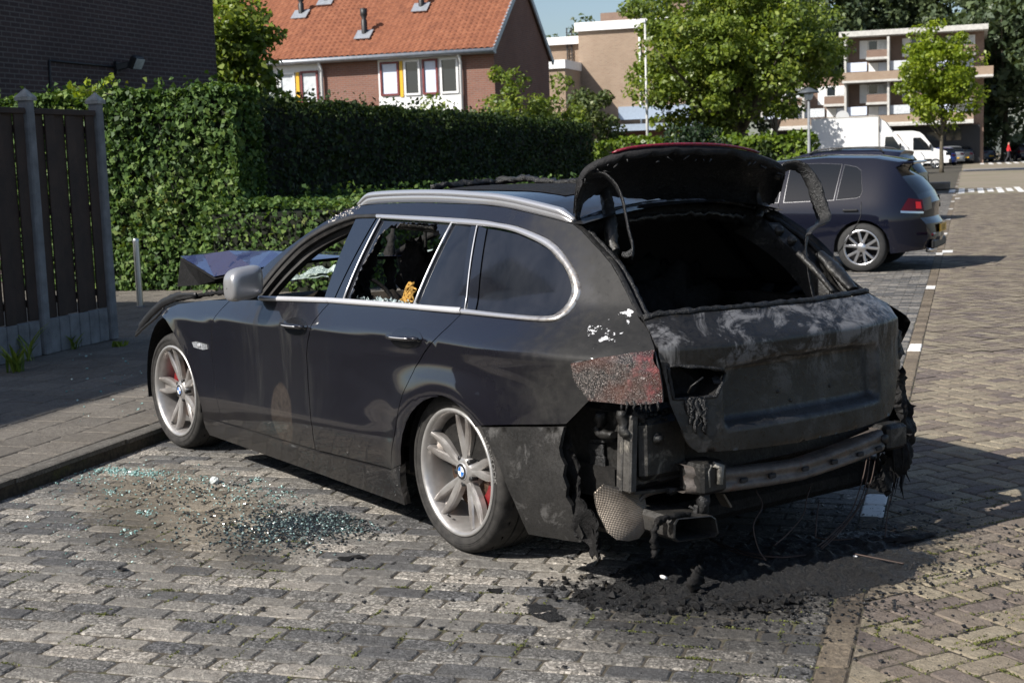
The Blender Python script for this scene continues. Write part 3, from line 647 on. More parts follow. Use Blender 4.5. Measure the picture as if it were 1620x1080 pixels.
for lv, (yw0, yw1, ys0, ys1, yp0, yp1, yb0, yb1) in enumerate(((66, 82, 83, 94, 101, 115, 116.5, 129), (134, 150, 151, 163, 169, 182.5, 184, 195))):
    xs0, xe = (ax_(1335), ax_(1558)) if lv == 0 else (ax_(1238), ax_(1530))
    apbox('gallery', xs0, xe, -1.3, -.9, az(yb1), az(yb0), M_BRBEIGE); apbox('gallery_slab', xs0, xe, -1.35, 1.2, az(yb1)-.18, az(yb1)-.003, M_CONC)
    for k in range(-2 if lv else 0, 4):
        x = ax_(1339+k*65); 
        if x+3.4 > xe+.5: break
        apbox('pier', x-.09, x+.09, -.9, 1.15, az(yb0), az(yw0-2), M_CONC)
        f = apbox('balcony_front', x+1.75, x+3.45, -.75, -.6, az(ys1), az(ys0), M_BRBROWN); apbox('balcony_slab', x+1.7, x+3.45, -.8, 1.19, az(ys1)-.2, az(ys1)-.003, M_CONC, f)
        apbox('door_panel', x+1.05, x+1.72, 1.1, 1.195, az(ys1), az(yw0), M_WHITE)
        f = apbox('window', x+1.75, x+3.4, 1.1, 1.195, az(yw1), az(yw0), M_WHITE)
        apbox('pane', x+1.83, x+2.5, 1.06, 1.097, az(yw1)+.08, az(yw0)-.08, M_WGLASS, f); apbox('pane', x+2.6, x+3.3, 1.06, 1.097, az(yw1)+.08, az(yw0)-.08, M_CURT, f)
        apbox('lower_panel', x+.1, x+1.75, -.5, -.44, az(yp1), az(yp0), M_CURT if k % 2 else M_BLIND); apbox('lower_panel', x+1.8, x+2.6, 1.1, 1.195, az(yp1), az(yp0), M_WHITE); f = apbox('lower_window', x+2.62, x+3.3, 1.1, 1.195, az(yp1), az(yp0), M_BLIND)
apbox('canopy', xl, ax_(1530), -1.6, 1.2, az(201), az(197.5), M_CONC); apbox('shop_front', xl, ax_(1540), 1.0, 1.19, .1, az(203), M_DARK)
for k in range(9): apbox('shop_window', ax_(1250+k*30), ax_(1272+k*30), .94, .99, az(226), az(212), M_WGLASS if k % 3 else M_CONC)
# -- trees
tree('garden_tree', 'leafy dark green tree between the brick wall and the red roofed house', 'tree', spot(385, 31), 2.2, .13, 3.75, (1.05, 1.0, 2.15), 62, 120, .42, .16, M_ASH, 21, squash=.7, shell=.35)
tree('spreading_tree', 'broad spreading green tree in front of the beige hall', 'tree', spot(1183, 47), 2.7, .26, 5.0, (3.75, 3.6, 2.95), 230, 230, .66, .155, M_ASH, 22, squash=.62, shell=.3, limbs=14, cx=(.3, .42))
tree('young_tree', 'small bright yellow green tree with a straight trunk before the apartments', 'tree', spot(1490, 84), 2.6, .13, 5.7, (2.5, 2.5, 3.1), 115, 110, .62, .22, M_YOUNG, 23, squash=.7, shell=.35, limbs=10)
tq_ = to_un(spot(1306, 84)); tree('street_tree', 'leafy tree added left of the white truck for its dappled shade, mostly hidden behind the spreading tree', 'tree', UN(tq_[1-1]-2.9, tq_[1]+2.5), 2.6, .14, 5.3, (2.0, 2.0, 1.9), 30, 55, .6, .2, M_ASH, 28, squash=.7, shell=.3)  # added so that its crown dapples the side of the truck
tree('conifer', 'dark bushy conifer left of the spreading tree trunk', 'tree', spot(1105, 43), .4, .1, 1.3, (1.15, 1.0, 1.25), 50, 110, .38, .12, M_CONIF, 24, shell=.3)
tree('dark_shrub_tree', 'dark round shrub at the right of the spreading tree trunk', 'tree', spot(1212, 43), .5, .08, 1.3, (.75, .7, 1.2), 34, 100, .35, .13, M_HEDGE, 25, shell=.3)
tree('corner_tree', 'dark evergreen tree behind the bright young tree at the parked cars', 'tree', spot(1530, 134), 1.4, .2, 5.2, (3.6, 3.2, 4.6), 70, 100, 1.0, .34, M_DARKT, 26, shell=.3)
tree('street_tree', 'dark low tree behind the white van', 'tree', spot(1452, 128), 1.2, .15, 3.4, (2.4, 2.2, 1.8), 40, 90, .8, .28, M_DARKT, 27, shell=.3)
rg = np.random.default_rng(9)
for k, (px, d, zt_, rx_, lab) in enumerate(((1590, 132, 20, 5.0, 'tallest dark poplar at the right picture edge'), (1660, 128, 19, 5.5, 'dark poplar just beyond the right picture edge'), (1490, 172, 19, 5.2, 'dark poplar behind the right end of the apartment roof'), (1425, 176, 20, 5.4, 'dark poplar behind the middle of the apartment roof'), (1355, 174, 19.5, 5.2, 'dark poplar behind the left end of the apartment roof'),
        (1290, 170, 20, 5.2, 'dark poplar showing over the right of the spreading tree'), (1225, 178, 20, 5.2, 'dark poplar hidden mostly by the spreading tree'), (1150, 175, 19.5, 5, 'dark poplar above the left of the spreading tree'), (1080, 178, 15.5, 5, 'dark poplar right of the hall chimney'), (1010, 182, 14.5, 5, 'dark poplar behind the hall chimney'), (945, 190, 13.4, 4.6, 'pale green poplar behind the white fascia'), (890, 195, 12.0, 4.6, 'pale green poplar next to the dark house gable'), (1555, 175, 17, 5, 'dark poplar between the apartments and the tallest poplar'))):
    tree('poplar', lab, 'tree', spot(px, d), 5, .4, zt_*.74, (rx_*1.1, rx_*.8, zt_*.72), 130, 80, 1.6, .66, M_GREYT if k in (10, 11) else M_DARKT, 60+k, 'poplars behind the buildings', 5, .9, .35)
for k, (px, d, r, mt, lab) in enumerate(((805, 43, (1.3, 1.0, 2.3), M_ASH, 'green bush under the dark gable of the red roofed house'), (872, 44, (1.35, 1.0, 2.15), M_ASH, 'leafy bush right of the dark gable'), (935, 46, (1.6, 1.0, 2.0), M_GREYT, 'grey green bush in front of the hall shadow'), (745, 42, (.7, .6, 1.7), M_GREYT, 'thin bush at the right corner of the house front'), (690, 41, (1.05, .7, 1.75), M_ASH, 'dark bush in front of the white window panel'), (968, 47, (.8, .6, 1.35), M_GREYT, 'low bush at the right end of the bushes'))):
    bush('garden_bush', lab, spot(px, d), r, 70, 110, .38, .13, mt, 80+k, 'bushes behind the long hedge')
for k, (px, d, lab) in enumerate(((1618, 138, 'yellow green shrub at the right picture edge'), (1550, 138, 'yellow green shrub behind the grey parked car'))):
    bush('roadside_shrub', lab, spot(px, d), (2.4, 1.6, 1.5), 40, 60, .7, .28, M_GREYT, 90+k, 'shrubs behind the parked cars')
# ================================================================ CAR BODY TOOLKIT
def inside(P, poly):
    P = np.asarray(P); x, y = P[:, 0], P[:, 1]; poly = np.asarray(poly); r = np.zeros(len(P), bool); j = len(poly)-1
    for i in range(len(poly)):
        xi, yi = poly[i]; xj, yj = poly[j]
        c = ((yi > y) != (yj > y)) & (x < (xj-xi)*(y-yi)/((yj-yi)+1e-12)+xi); r ^= c; j = i
    return r
def seg_dist(P, poly):
    P = np.asarray(P); poly = np.asarray(poly); d = np.full(len(P), 1e9)
    for a, b in zip(poly, np.roll(poly, -1, 0)):
        ab = b-a; t = np.clip(((P-a) @ ab)/(ab @ ab+1e-12), 0, 1); d = np.minimum(d, np.linalg.norm(P-(a+t[:, None]*ab), axis=1))
    return d
def tri_poly(poly, holes=(), h=.05, hb=None):
    hb = hb or h*.7
    loops = [resample(poly, hb, True)]+[resample(q, hb, True) for q in holes]
    lo, hi = loops[0].min(0), loops[0].max(0); pts = []
    ny = int((hi[1]-lo[1])/(h*.866))+2
    for j in range(ny):
        for i in range(int((hi[0]-lo[0])/h)+2): pts.append((lo[0]+(i+.5*(j % 2))*h, lo[1]+j*h*.866))
    pts = np.array(pts); k = inside(pts, loops[0]) & (seg_dist(pts, loops[0]) > h*.45)
    for q in loops[1:]: k &= ~inside(pts, q) & (seg_dist(pts, q) > h*.45)
    pts = pts[k]; V = []; E = []
    for q in loops:
        o = len(V); V += [tuple(p) for p in q]; E += [(o+i, o+(i+1) % len(q)) for i in range(len(q))]
    nb = len(V); V += [tuple(p) for p in pts]
    ov, oe, of, *_ = delaunay_2d_cdt([Vector(p) for p in V], E, [], 0, 1e-6)
    ov = np.array([tuple(p) for p in ov]); F = [tuple(f) for f in of]
    cen = np.array([ov[list(f)].mean(0) for f in F]); k = inside(cen, loops[0])
    for q in loops[1:]: k &= ~inside(cen, q)
    F = [f for f, kk in zip(F, k) if kk]
    area = lambda f: np.cross(ov[f[1]]-ov[f[0]], ov[f[2]]-ov[f[0]])
    F = [f if area(f) > 0 else f[::-1] for f in F]
    return ov, F, loops
def patch(name, poly, fn, mat, parent, h=.05, holes=(), flange=.014, off=0.0, flip=False, hb=None, disp=None, fl_mat=None, smooth=True):
    """poly in the surface's own 2-D frame; fn(a, b) -> 3-D; surface normal by differences"""
    ov, F, loops = tri_poly(poly, holes, h, hb)
    def at(p):
        q = fn(p[0], p[1]); e = 2e-3
        n = np.cross(fn(p[0]+e, p[1])-fn(p[0]-e, p[1]), fn(p[0], p[1]+e)-fn(p[0], p[1]-e)); n /= np.linalg.norm(n)+1e-12
        return q, (n if not flip else -n)
    V = []; NR = []
    for p in ov:
        q, n = at(p); d = off+(disp(q) if disp else 0.0); V.append(q+n*d); NR.append(n)
    F2 = [f if not flip else f[::-1] for f in F]
    nf = len(F2); nv = len(V)
    if flange:
        for L in loops:
            o = len(V); k = len(L)
            for p in L:
                q, n = at(p); d = off+(disp(q) if disp else 0.0); V += [q+n*d, q+n*(d-flange)]; NR += [n, n]
            for i in range(k):
                a, b = o+2*i, o+2*((i+1) % k); f = (a, a+1, b+1, b); F2.append(f if not flip else f[::-1])
    me = bpy.data.meshes.new(name); me.from_pydata([tuple(map(float, q)) for q in V], [], F2)
    me.materials.append(mat)
    if fl_mat: me.materials.append(fl_mat)
    me.polygons.foreach_set('use_smooth', [True]*nf+[False]*(len(F2)-nf))
    if fl_mat: me.polygons.foreach_set('material_index', [0]*nf+[1]*(len(F2)-nf))
    me.update()
    if smooth and disp is None: me.normals_split_custom_set_from_vertices([tuple(map(float, q)) for q in NR])
    o = bpy.data.objects.new(name, me); COL.objects.link(o)
    if parent is not None: o.parent = parent
    return o
def pchip(xs, ys):
    xs = np.array(xs, float); ys = np.array(ys, float); h = np.diff(xs); d = np.diff(ys)/h; m = np.zeros(len(xs))
    for i in range(1, len(xs)-1):
        if d[i-1]*d[i] > 0: w1 = 2*h[i]+h[i-1]; w2 = h[i]+2*h[i-1]; m[i] = (w1+w2)/(w1/d[i-1]+w2/d[i])
    m[0], m[-1] = d[0], d[-1]
    def f(x):
        x = min(max(x, xs[0]), xs[-1]); i = min(int(np.searchsorted(xs, x, 'right'))-1, len(h)-1); i = max(i, 0)
        t = (x-xs[i])/h[i]; return float((1+2*t)*(1-t)**2*ys[i]+t*(1-t)**2*h[i]*m[i]+t*t*(3-2*t)*ys[i+1]+t*t*(t-1)*h[i]*m[i+1])
    return f
def paint(name, c, rough=.25, coat=1.0, metal=.4):
    t = NT(name); o = t.obj(); f = t.noise(o, 900, 1); c2 = tuple(x*1.6+.002 for x in c)
    t.P(color=t.mix(t.ramp(f, [(.5, 0), (.75, .5)]), c, c2), rough=max(rough, .45), metal=0.0, coat=coat, coatr=.025, spec=.05); return t.mat
tq = NT('tinted car glass'); tq.P(color=(.008, .010, .013), rough=.04, spec=.5); M_CGLASS = tq.mat
M_TYRE = simple('tyre rubber', (.022, .022, .022), .8, 0, .3, 30, .2, 120)
M_ALLOY = simple('machined alloy', (.66, .66, .67), .28, 1.0, .08)
M_ALLOYD = simple('dark alloy', (.03, .03, .032), .4, .6)
M_PLAST = simple('black trim plastic', (.014, .014, .015), .5)
M_REDL = simple('red lamp lens', (.045, .004, .008), .12, 0, .1, 8, 0, 40, .3, .0)
M_CHROME = simple('chrome strip', (.75, .75, .76), .15, 1.0, .04)
M_DCHR = simple('dull window strip', (.10, .10, .105), .35, .8, .1)
M_PLATE = simple('yellow number plate', (.75, .42, .02), .4, 0, .05)
M_WPAINT = paint('white van paint', (.80, .80, .79), .35, .4, 0)
def simple_wheel(parent, x, y, r, wd, out, spokes=10, rim_mat=None, twin=True, seed=0):
    rim_mat = rim_mat or M_ALLOY
    root = bpy.data.objects.new('wheel', None); COL.objects.link(root); root.parent = parent; root.location = (x, y, r)
    s = 1 if out > 0 else -1; rr = r*.72
    m = MB(); m.lathe([(rr, -wd/2), (r*.93, -wd/2), (r*.985, -wd*.36), (r, -wd*.2), (r, wd*.2), (r*.985, wd*.36), (r*.93, wd/2), (rr, wd/2-.006)], axis='y', n=48); m.build('tyre', M_TYRE, root)
    m = MB(); f = s*wd/2
    m.lathe([(rr+.004, f-.004*s), (rr-.012, f), (rr-.022, f-.012*s), (rr-.03, f-.10*s), (.0, f-.11*s)], axis='y', n=40, m=1)
    m.lathe([(rr+.003, f-.002*s), (rr-.006, f+.003*s), (rr-.02, f-.006*s)], axis='y', n=48, m=0)
    for k in range(spokes):
        a = 2*math.pi*k/spokes+.1; sp = .0 if not twin else (.11 if k % 2 else -.11); a0 = 2*math.pi*(k//2*2+.5)/spokes+.1 if twin else a
        A = np.array([math.cos(a0)*r*.12, f-.02*s, math.sin(a0)*r*.12]); B = np.array([math.cos(a0+sp*2.6)*(rr-.015), f-.012*s, math.sin(a0+sp*2.6)*(rr-.015)])
        m.bar(A, B, .02, .034, 0, (0, s, 0), .004) if False else m.box((A+B)/2, (np.linalg.norm(B-A), .022, .036), np.stack([(B-A)/np.linalg.norm(B-A), np.array([0, s, 0]), np.cross((B-A)/np.linalg.norm(B-A), [0, s, 0])], 1), 0, .006)
    m.lathe([(r*.2, f-.05*s), (r*.2, f-.014*s), (r*.16, f-.004*s), (0, f-.002*s)], axis='y', n=24, m=0)
    m.build('rim', [rim_mat, M_ALLOYD], root, recalc=False)
    return root
def make_car(name, label, loc, rz, paintm, L=4.2, wbase=2.58, ro=.78, H=1.48, Wd=1.78, kind='hatch', group=None, detail=True, rails=False, wheel_r=.317, rimm=None):
    root = thing(name, label, 'car', loc, rz, group); fo = L-wbase-ro; k = H/1.48
    hw = Wd/2; xe = wbase+fo
    def Y(x, z):
        zb = .93*k
        if z < zb: y = hw-.05*max(0, (.35-z)/.35)**2-.10*max(0, (z-.62*k)/(zb-.62*k))**2.2*.6
        else: y = hw-.06-(z-zb)*.42-(z-zb)**2*.25
        if x < 0: y -= .34*(min(1, -x/ro))**3.6
        if x > wbase: y -= .36*(min(1, (x-wbase)/fo))**3.0
        return max(y, .25)
    if kind == 'hatch': top = [(-ro+.06, .27), (-ro, .42), (-ro+.02, .60), (-ro+.08, .68), (-ro+.06, .84), (-ro+.13, .98*k), (-ro+.40, 1.33*k), (-ro+.30, 1.385*k), (-.1, 1.455*k), (.55, H), (1.2, 1.445*k), (1.55, 1.37*k), (2.38, .98*k), (2.6, .94*k), (3.15, .80*k), (xe-.06, .62), (xe, .42), (xe-.08, .2)]; gl = {5: 'rear_window', 11: 'windscreen'}
    elif kind == 'estate': top = [(-ro+.06, .27), (-ro, .42), (-ro+.02, .62), (-ro+.06, .74), (-ro+.08, .95*k), (-ro+.38, 1.33*k), (-ro+.34, 1.40*k), (.0, 1.465*k), (.7, H), (1.4, 1.44*k), (1.75, 1.36*k), (2.45, .98*k), (2.65, .94*k), (wbase+.6, .82*k), (xe-.06, .62), (xe, .42), (xe-.08, .2)]; gl = {4: 'rear_window', 10: 'windscreen'}
    else: top = [(-ro+.04, .27), (-ro, .45), (-ro+.03, .7), (-ro+.1, .98*k), (-.45, 1.04*k), (.22, 1.36*k), (.7, 1.45*k), (1.1, H), (1.5, 1.42*k), (1.85, 1.33*k), (2.55, .97*k), (2.75, .93*k), (wbase+.6, .80*k), (xe-.06, .62), (xe, .42), (xe-.08, .2)]; gl = {4: 'rear_window', 9: 'windscreen'}
    def crown(P, t, i):
        x, z = P; y = Y(x, z)*t; b = 1-abs(t)**2.4
        dx = -.10*b if x < -ro+.5 and z < 1.2*k else (.12*b if x > wbase+.3 else 0); dz = .035*b if z > .7 else 0
        return np.array([x+dx, y, z+dz])
    ts = np.linspace(-1, 1, 17)
    segs = {}
    for i in range(len(top)-1):
        nm = gl.get(i, 'body_top'); segs.setdefault(nm, []).append(i)
    for nm, ii in segs.items():
        m = MB()
        for i in ii:
            a, b = np.array(top[i]), np.array(top[i+1]); n_ = 5
            G = np.array([[crown(a+(b-a)*s, t, i) for t in ts] for s in np.linspace(0, 1, n_)])
            m.grid(G, 0, True, True)
        m.build(nm, M_CGLASS if nm in ('rear_window', 'windscreen') else paintm, root)
    def arch(xc, r): return [(xc+r*math.cos(a), wheel_r+r*math.sin(a)) for a in np.linspace(math.pi-.02, .02, 14)]
    r_ = wheel_r+.04; low = [(-ro+.06, .27), (-r_-.005, .24)]+arch(0, r_)+[(r_+.005, .2), (wbase-r_-.005, .2)]+arch(wbase, r_)+[(wbase+r_+.005, .22), (xe-.08, .2)]
    poly = low+[tuple(p) for p in top[::-1]]
    pts = []
    for p in poly:
        if not pts or math.dist(p, pts[-1]) > .004: pts.append(p)
    if math.dist(pts[0], pts[-1]) < .004: pts.pop()
    zb = (.945 if kind != 'hatch' else .915)*k
    if kind == 'hatch': wins = [[(1.02, zb), (.37, zb+.02), (.31, 1.385*k), (.60, 1.405*k), (.98, 1.40*k)], [(1.10, zb), (2.08, zb-.02), (1.62, 1.28*k), (1.36, 1.365*k), (1.06, 1.40*k)], [(-.03, zb+.03), (-.36, zb+.06), (-.40, zb+.13), (-.17, 1.29*k), (.05, 1.335*k), (-.08, zb+.1)]][:2]; wins.append([(.33, zb+.022), (.08, zb+.04), (.03, zb+.06), (.01, zb+.12), (.05, 1.30*k), (.11, 1.345*k), (.27, 1.38*k)])
    elif kind == 'estate': wins = [[(1.15, zb), (.15, zb+.02), (.12, 1.38*k), (1.1, 1.40*k)], [(1.23, zb), (2.15, zb-.02), (1.75, 1.25*k), (1.45, 1.36*k), (1.18, 1.395*k)], [(.07, zb+.02), (-.45, zb+.06), (-.35, 1.30*k), (.04, 1.375*k)]]
    else: wins = [[(1.3, zb), (.45, zb+.02), (.36, zb+.08), (.62, 1.32*k), (1.25, 1.39*k)], [(1.38, zb), (2.25, zb-.02), (1.85, 1.24*k), (1.6, 1.34*k), (1.33, 1.39*k)]]
    for sgn in (1, -1):
        fn = lambda x, z, s=sgn: np.array([x, s*Y(x, z), z]); fl = sgn > 0
        patch('body_side', pts, fn, paintm, root, .10, (), .02, 0, fl, .07)
        for wpoly in wins:
            fr = np.array(wpoly); cen = fr.mean(0); big = cen+(fr-cen)*1.022
            if detail and sgn > 0: patch('window_trim', [tuple(q) for q in big], fn, M_DCHR if kind == 'hatch' and detail == 2 else M_PLAST, root, .2, (), .002, .003, fl, .1)
            patch('side_window', wpoly, fn, M_CGLASS, root, .15, (), .002, .006, fl, .08)
        if detail:
            for xa in (1.06, -.02 if kind != 'estate' else .1):   # door gaps and handles
                m = MB(); zz = np.linspace(.24, zb-.01, 9); xs = [xa+.03*math.sin((z-.24)*2.2)+(.0 if xa > .5 or z > .7 else .33*(1-(z-.24)/.46)) for z in zz]
                m.tube([fn(x, z)+np.array([0, sgn*.001, 0]) for x, z in zip(xs, zz)], .005, 5); m.build('door_gap', M_PLAST, root)
            for xa in (1.16, .12):
                m = MB(); m.box(fn(xa+.02, .80*k)+np.array([0, sgn*.022, 0]), (.20, .028, .032), None, 0, .012); m.build('door_handle', M_PLAST if detail == 2 else paintm, root)
            m = MB(); m.box(fn(1.95, .98*k)+np.array([0, sgn*.13, 0]), (.12, .20, .14), None, 0, .04); m.build('mirror', paintm, root)
        # lamps: corner pieces that follow the tail and nose
        zl = .86*k
        lam = [(-ro+.30, zl-.08), (-ro+.04, zl-.10), (-ro+.07, zl+.05), (-ro+.22, zl+.075)]
        patch('tail_lamp', lam, fn, M_REDL, root, .05, (), .004, .007, fl)
        if detail == 2: patch('lamp_strip', [(-ro+.30, zl-.105), (-ro+.05, zl-.125), (-ro+.05, zl-.10), (-ro+.30, zl-.078)], fn, M_CHROME, root, .05, (), .003, .008, fl); patch('lamp_glow', [(-ro+.13, zl-.06), (-ro+.07, zl-.065), (-ro+.085, zl+.02), (-ro+.14, zl+.03)], fn, simple('red lamp element', (.45, .01, .012), .3), root, .03, (), .002, .010, fl)
        m = MB(); G = np.array([[crown(np.array([-ro+.06, zl-.10])+(np.array([-ro+.075, zl+.06])-np.array([-ro+.06, zl-.10]))*s, sgn*t, 3)+np.array([-.008, 0, 0]) for t in np.linspace(.58, 1, 6)] for s in np.linspace(0, 1, 4)])
        m.grid(G, 0, True, sgn > 0); m.build('tail_lamp', M_REDL, root)
        lam = [(xe-.42, .70*k), (xe-.10, .60*k), (xe-.10, .69*k), (xe-.40, .79*k)]; patch('headlamp', lam, fn, M_CGLASS, root, .06, (), .004, .006, fl)
        for xw in (0, wbase): simple_wheel(root, xw, sgn*(hw-.11), wheel_r, .215, sgn, 10, rimm)
    m = MB(); m.box((wbase/2, 0, .42), (L-.5, Wd-.35, .34)); m.build('underbody', M_BLK, root)
    xb = -ro-.105; m = MB(); m.box((xb, 0, .53), (.012, .5, .105)); m.build('number_plate', M_PLATE, root)
    if rails:
        for sgn in (1, -1): MB().tube(spline([(-.25, sgn*.60, 1.40*k), (-.1, sgn*.60, H+.015), (.6, sgn*.60, H+.05), (1.2, sgn*.60, H+.02), (1.38, sgn*.60, 1.42*k)], 14), .018, 7).build('roof_rail', M_PLAST, root)
    return root
# ================================================================ PARKED VEHICLES
M_NAVY = paint('dark navy paint', (.004, .005, .012), .22, 1.0, .1)
M_NAVY2 = paint('blue black paint', (.005, .007, .020), .25, .8, .1)
gw = gz(1365, 430); gh_ = math.radians(29); off = np.array([math.cos(gh_), math.sin(gh_)]); offy = np.array([-off[1], off[0]])
gl_ = gw[:2]-offy*.80
golf = make_car('hatchback', 'shiny dark navy hatchback with bright alloy wheels parked behind the burnt car', (gl_[0], gl_[1], 0), gh_, M_NAVY, detail=2, rimm=M_ALLOY)
m = MB(); m.tube([(-.74, .33, .26), (-.84, .33, .26)], .036, 10); m.build('exhaust_pipe', M_CHROME, golf); m = MB(); m.tube([(-.74, .44, .26), (-.84, .44, .26)], .036, 10); m.build('exhaust_pipe', M_CHROME, golf)
m = MB(); m.box((-.83, 0, .33), (.05, 1.0, .12), None, 0, .02); m.build('diffuser', M_PLAST, golf)
m = MB(); m.box((-.865, .62, .47), (.03, .22, .035), None, 0, .01); m.build('fog_lamp', M_REDL, golf)
def text_mesh(txt, size, depth=.001):
    cu = bpy.data.curves.new('letters', 'FONT'); cu.body = txt; cu.size = size; cu.extrude = depth; cu.align_x = 'CENTER'; cu.resolution_u = 3
    ob = bpy.data.objects.new('letters', cu); COL.objects.link(ob); dg = bpy.context.evaluated_depsgraph_get(); me = bpy.data.meshes.new_from_object(ob.evaluated_get(dg))
    V = [tuple(v.co) for v in me.vertices]; F = [tuple(p.vertices) for p in me.polygons]; bpy.data.objects.remove(ob); bpy.data.curves.remove(cu); bpy.data.meshes.remove(me); return V, F
V, F = text_mesh('52-JD', .095); pl_ = [o for o in golf.children if o.name.startswith('number_plate')][0]; MB().add([(-.894, -v[0]*1.0, .500+v[1]) for v in V], F).build('plate_letters', M_BLK, pl_)
m = MB(); m.tube([(-.70, .03, 1.0), (-.66, .30, 1.06)], .01, 6); m.build('rear_wiper', M_PLAST, golf)
m = MB(); m.box((-.50, 0, 1.385), (.20, 1.06, .035), None, 0, .015); m.build('roof_spoiler', M_NAVY, golf)
p = gz(1490, 300); q = spot(1392, 31)
make_car('estate_car', 'dark blue estate car with black roof rails behind the navy hatchback', (q[0], q[1], 0), math.radians(24), M_NAVY2, L=4.6, wbase=2.7, ro=.95, H=1.56, Wd=1.84, kind='estate', rails=True)
q = spot(1130, 26); make_car('saloon_car', 'dark saloon hidden behind the raised hatch, only its roof showing', (q[0], q[1], 0), math.radians(24), M_NAVY2, L=4.4, H=1.43, kind='saloon')
# -- white box truck and panel van, sides lit
def prism_y(m, poly, y0, y1, mat=0): m.prism(poly, lambda a, b, d: (a, d, b), y0, y1, mat); return m
tb_ = spot(1283, 84); tk = thing('box_truck', 'white box truck with tree shade on its plain side', 'truck', (tb_[0], tb_[1], 0), A_F)
m = MB(); m.box((1.93, 1.05, 2.17), (3.84, 2.1, 2.5), None, 0, .03); m.build('cargo_box', M_WPAINT, tk)
m = MB(); m.box((1.93, -.012, .93), (3.86, .03, .05)).box((1.93, -.012, 3.40), (3.86, .03, .05)).box((3.86, -.012, 2.17), (.05, .03, 2.5)); m.build('box_frame', M_CONC, tk)
m = MB(); prism_y(m, [(3.95, .55), (6.35, .5), (6.42, .95), (6.2, 1.25), (5.55, 1.42), (4.85, 2.35), (4.55, 2.45), (3.95, 2.45)], .08, 2.0); m.build('cab', M_WPAINT, tk)
m = MB(); prism_y(m, [(3.95, 2.46), (4.65, 2.46), (4.25, 3.05), (3.95, 3.25)], .15, 1.95); m.build('wind_deflector', M_WPAINT, tk)
m = MB(); prism_y(m, [(4.2, 1.5), (5.15, 1.42), (5.05, 1.65), (4.68, 2.2), (4.25, 2.2)], .06, .078); m.build('side_window', M_WGLASS, tk)
m = MB(); m.add([(5.56, .16, 1.45), (5.56, 1.92, 1.45), (4.88, 1.85, 2.34), (4.88, .23, 2.34)], [(0, 1, 2, 3)]); m.build('windscreen', M_CGLASS, tk)
m = MB(); m.box((5.1, -.1, 1.65), (.12, .16, .3), None, 0, .03); m.build('mirror', M_PLAST, tk)
m = MB(); m.box((3.0, 1.05, .62), (5.9, .9, .3)); m.build('chassis', M_BLK, tk)
for x in (.9, 5.5):
    for y, o in ((.2, -1), (1.9, 1)): simple_wheel(tk, x, y, .36, .24, o, 6, M_ALLOYD, False)
vb = spot(1413, 100); vn = thing('panel_van', 'white panel van with rounded roof parked beyond the box truck', 'van', (vb[0], vb[1], 0), A_F)
vp_ = [(-2.2, .4), (3.75, .4), (3.86, .62), (3.8, 1.0), (3.55, 1.2), (2.75, 1.42), (2.05, 2.35), (1.75, 2.58), (1.3, 2.68), (-2.1, 2.72), (-2.2, 2.6)]
m = MB(); prism_y(m, vp_, .06, 1.95); m.build('body', M_WPAINT, vn)
m = MB(); prism_y(m, [(1.35, 1.35), (2.55, 1.3), (2.3, 1.75), (1.85, 2.2), (1.35, 2.2)], .038, .058); m.build('side_window', M_CGLASS, vn)
m = MB(); m.add([(2.78, .14, 1.45), (2.78, 1.87, 1.45), (2.06, 1.8, 2.36), (2.06, .2, 2.36)], [(0, 1, 2, 3)]); m.build('windscreen', M_CGLASS, vn)
m = MB(); m.box((3.86, 1.0, .95), (.08, 1.5, .22), None, 0, .02).box((3.72, .05, 1.02), (.35, .05, .2), None, 0, .02); m.build('headlamp', M_CGLASS, vn)
m = MB(); m.box((3.82, 1.0, .52), (.2, 1.95, .32), None, 0, .05).box((.8, .05, .62), (3.6, .03, .16)); m.build('bumper', M_PLAST, vn)
m = MB(); m.box((2.5, -.06, 1.55), (.14, .18, .3), None, 0, .03); m.build('mirror', M_PLAST, vn)
for x in (-1.2, 2.85):
    for y, o in ((.16, -1), (1.85, 1)): simple_wheel(vn, x, y, .36, .24, o, 10, M_ALLOY)
sd = thing('dish_sign', 'round white disc rising above the white truck roof', 'sign', spot(1333, 92))
zc_ = 1.588+(235.5-186)*92/FPX; MB().tube([(0, 0, 0), (0, 0, zc_)], .05, 8).build('pole', M_ZINC, sd)
a = np.array([-FV[0], -FV[1], 0]); a /= np.linalg.norm(a); b = np.array([-a[1], a[0], 0]); m = MB()
m.tube([a*.02+np.array([0, 0, zc_]), a*.10+np.array([0, 0, zc_])], .42, 28); m.build('disc', M_WHITE, sd)
bn = thing('recycling_bin', 'blue and red bin at the foot of the street lamp', 'bin', spot(1274, 41))
MB().box((0, 0, .65), (.42, .42, 1.3), np.array(Matrix.Rotation(.3, 3, 'Z')), 0, .05).build('body', simple('blue bin plastic', (.03, .12, .42), .4), bn); MB().box((0, 0, .95), (.44, .44, .22), np.array(Matrix.Rotation(.3, 3, 'Z')), 0, .03).build('band', simple('red bin band', (.45, .03, .03), .4), bn); MB().box((0, 0, 1.36), (.34, .34, .14), np.array(Matrix.Rotation(.3, 3, 'Z')), 0, .05).build('lid', simple('blue bin lid', (.04, .18, .5), .4), bn)
cols = {'dark red': (.12, .012, .016), 'bright blue': (.01, .03, .14), 'silver grey': (.20, .21, .22), 'dark grey': (.03, .033, .038), 'slate grey': (.05, .06, .075)}
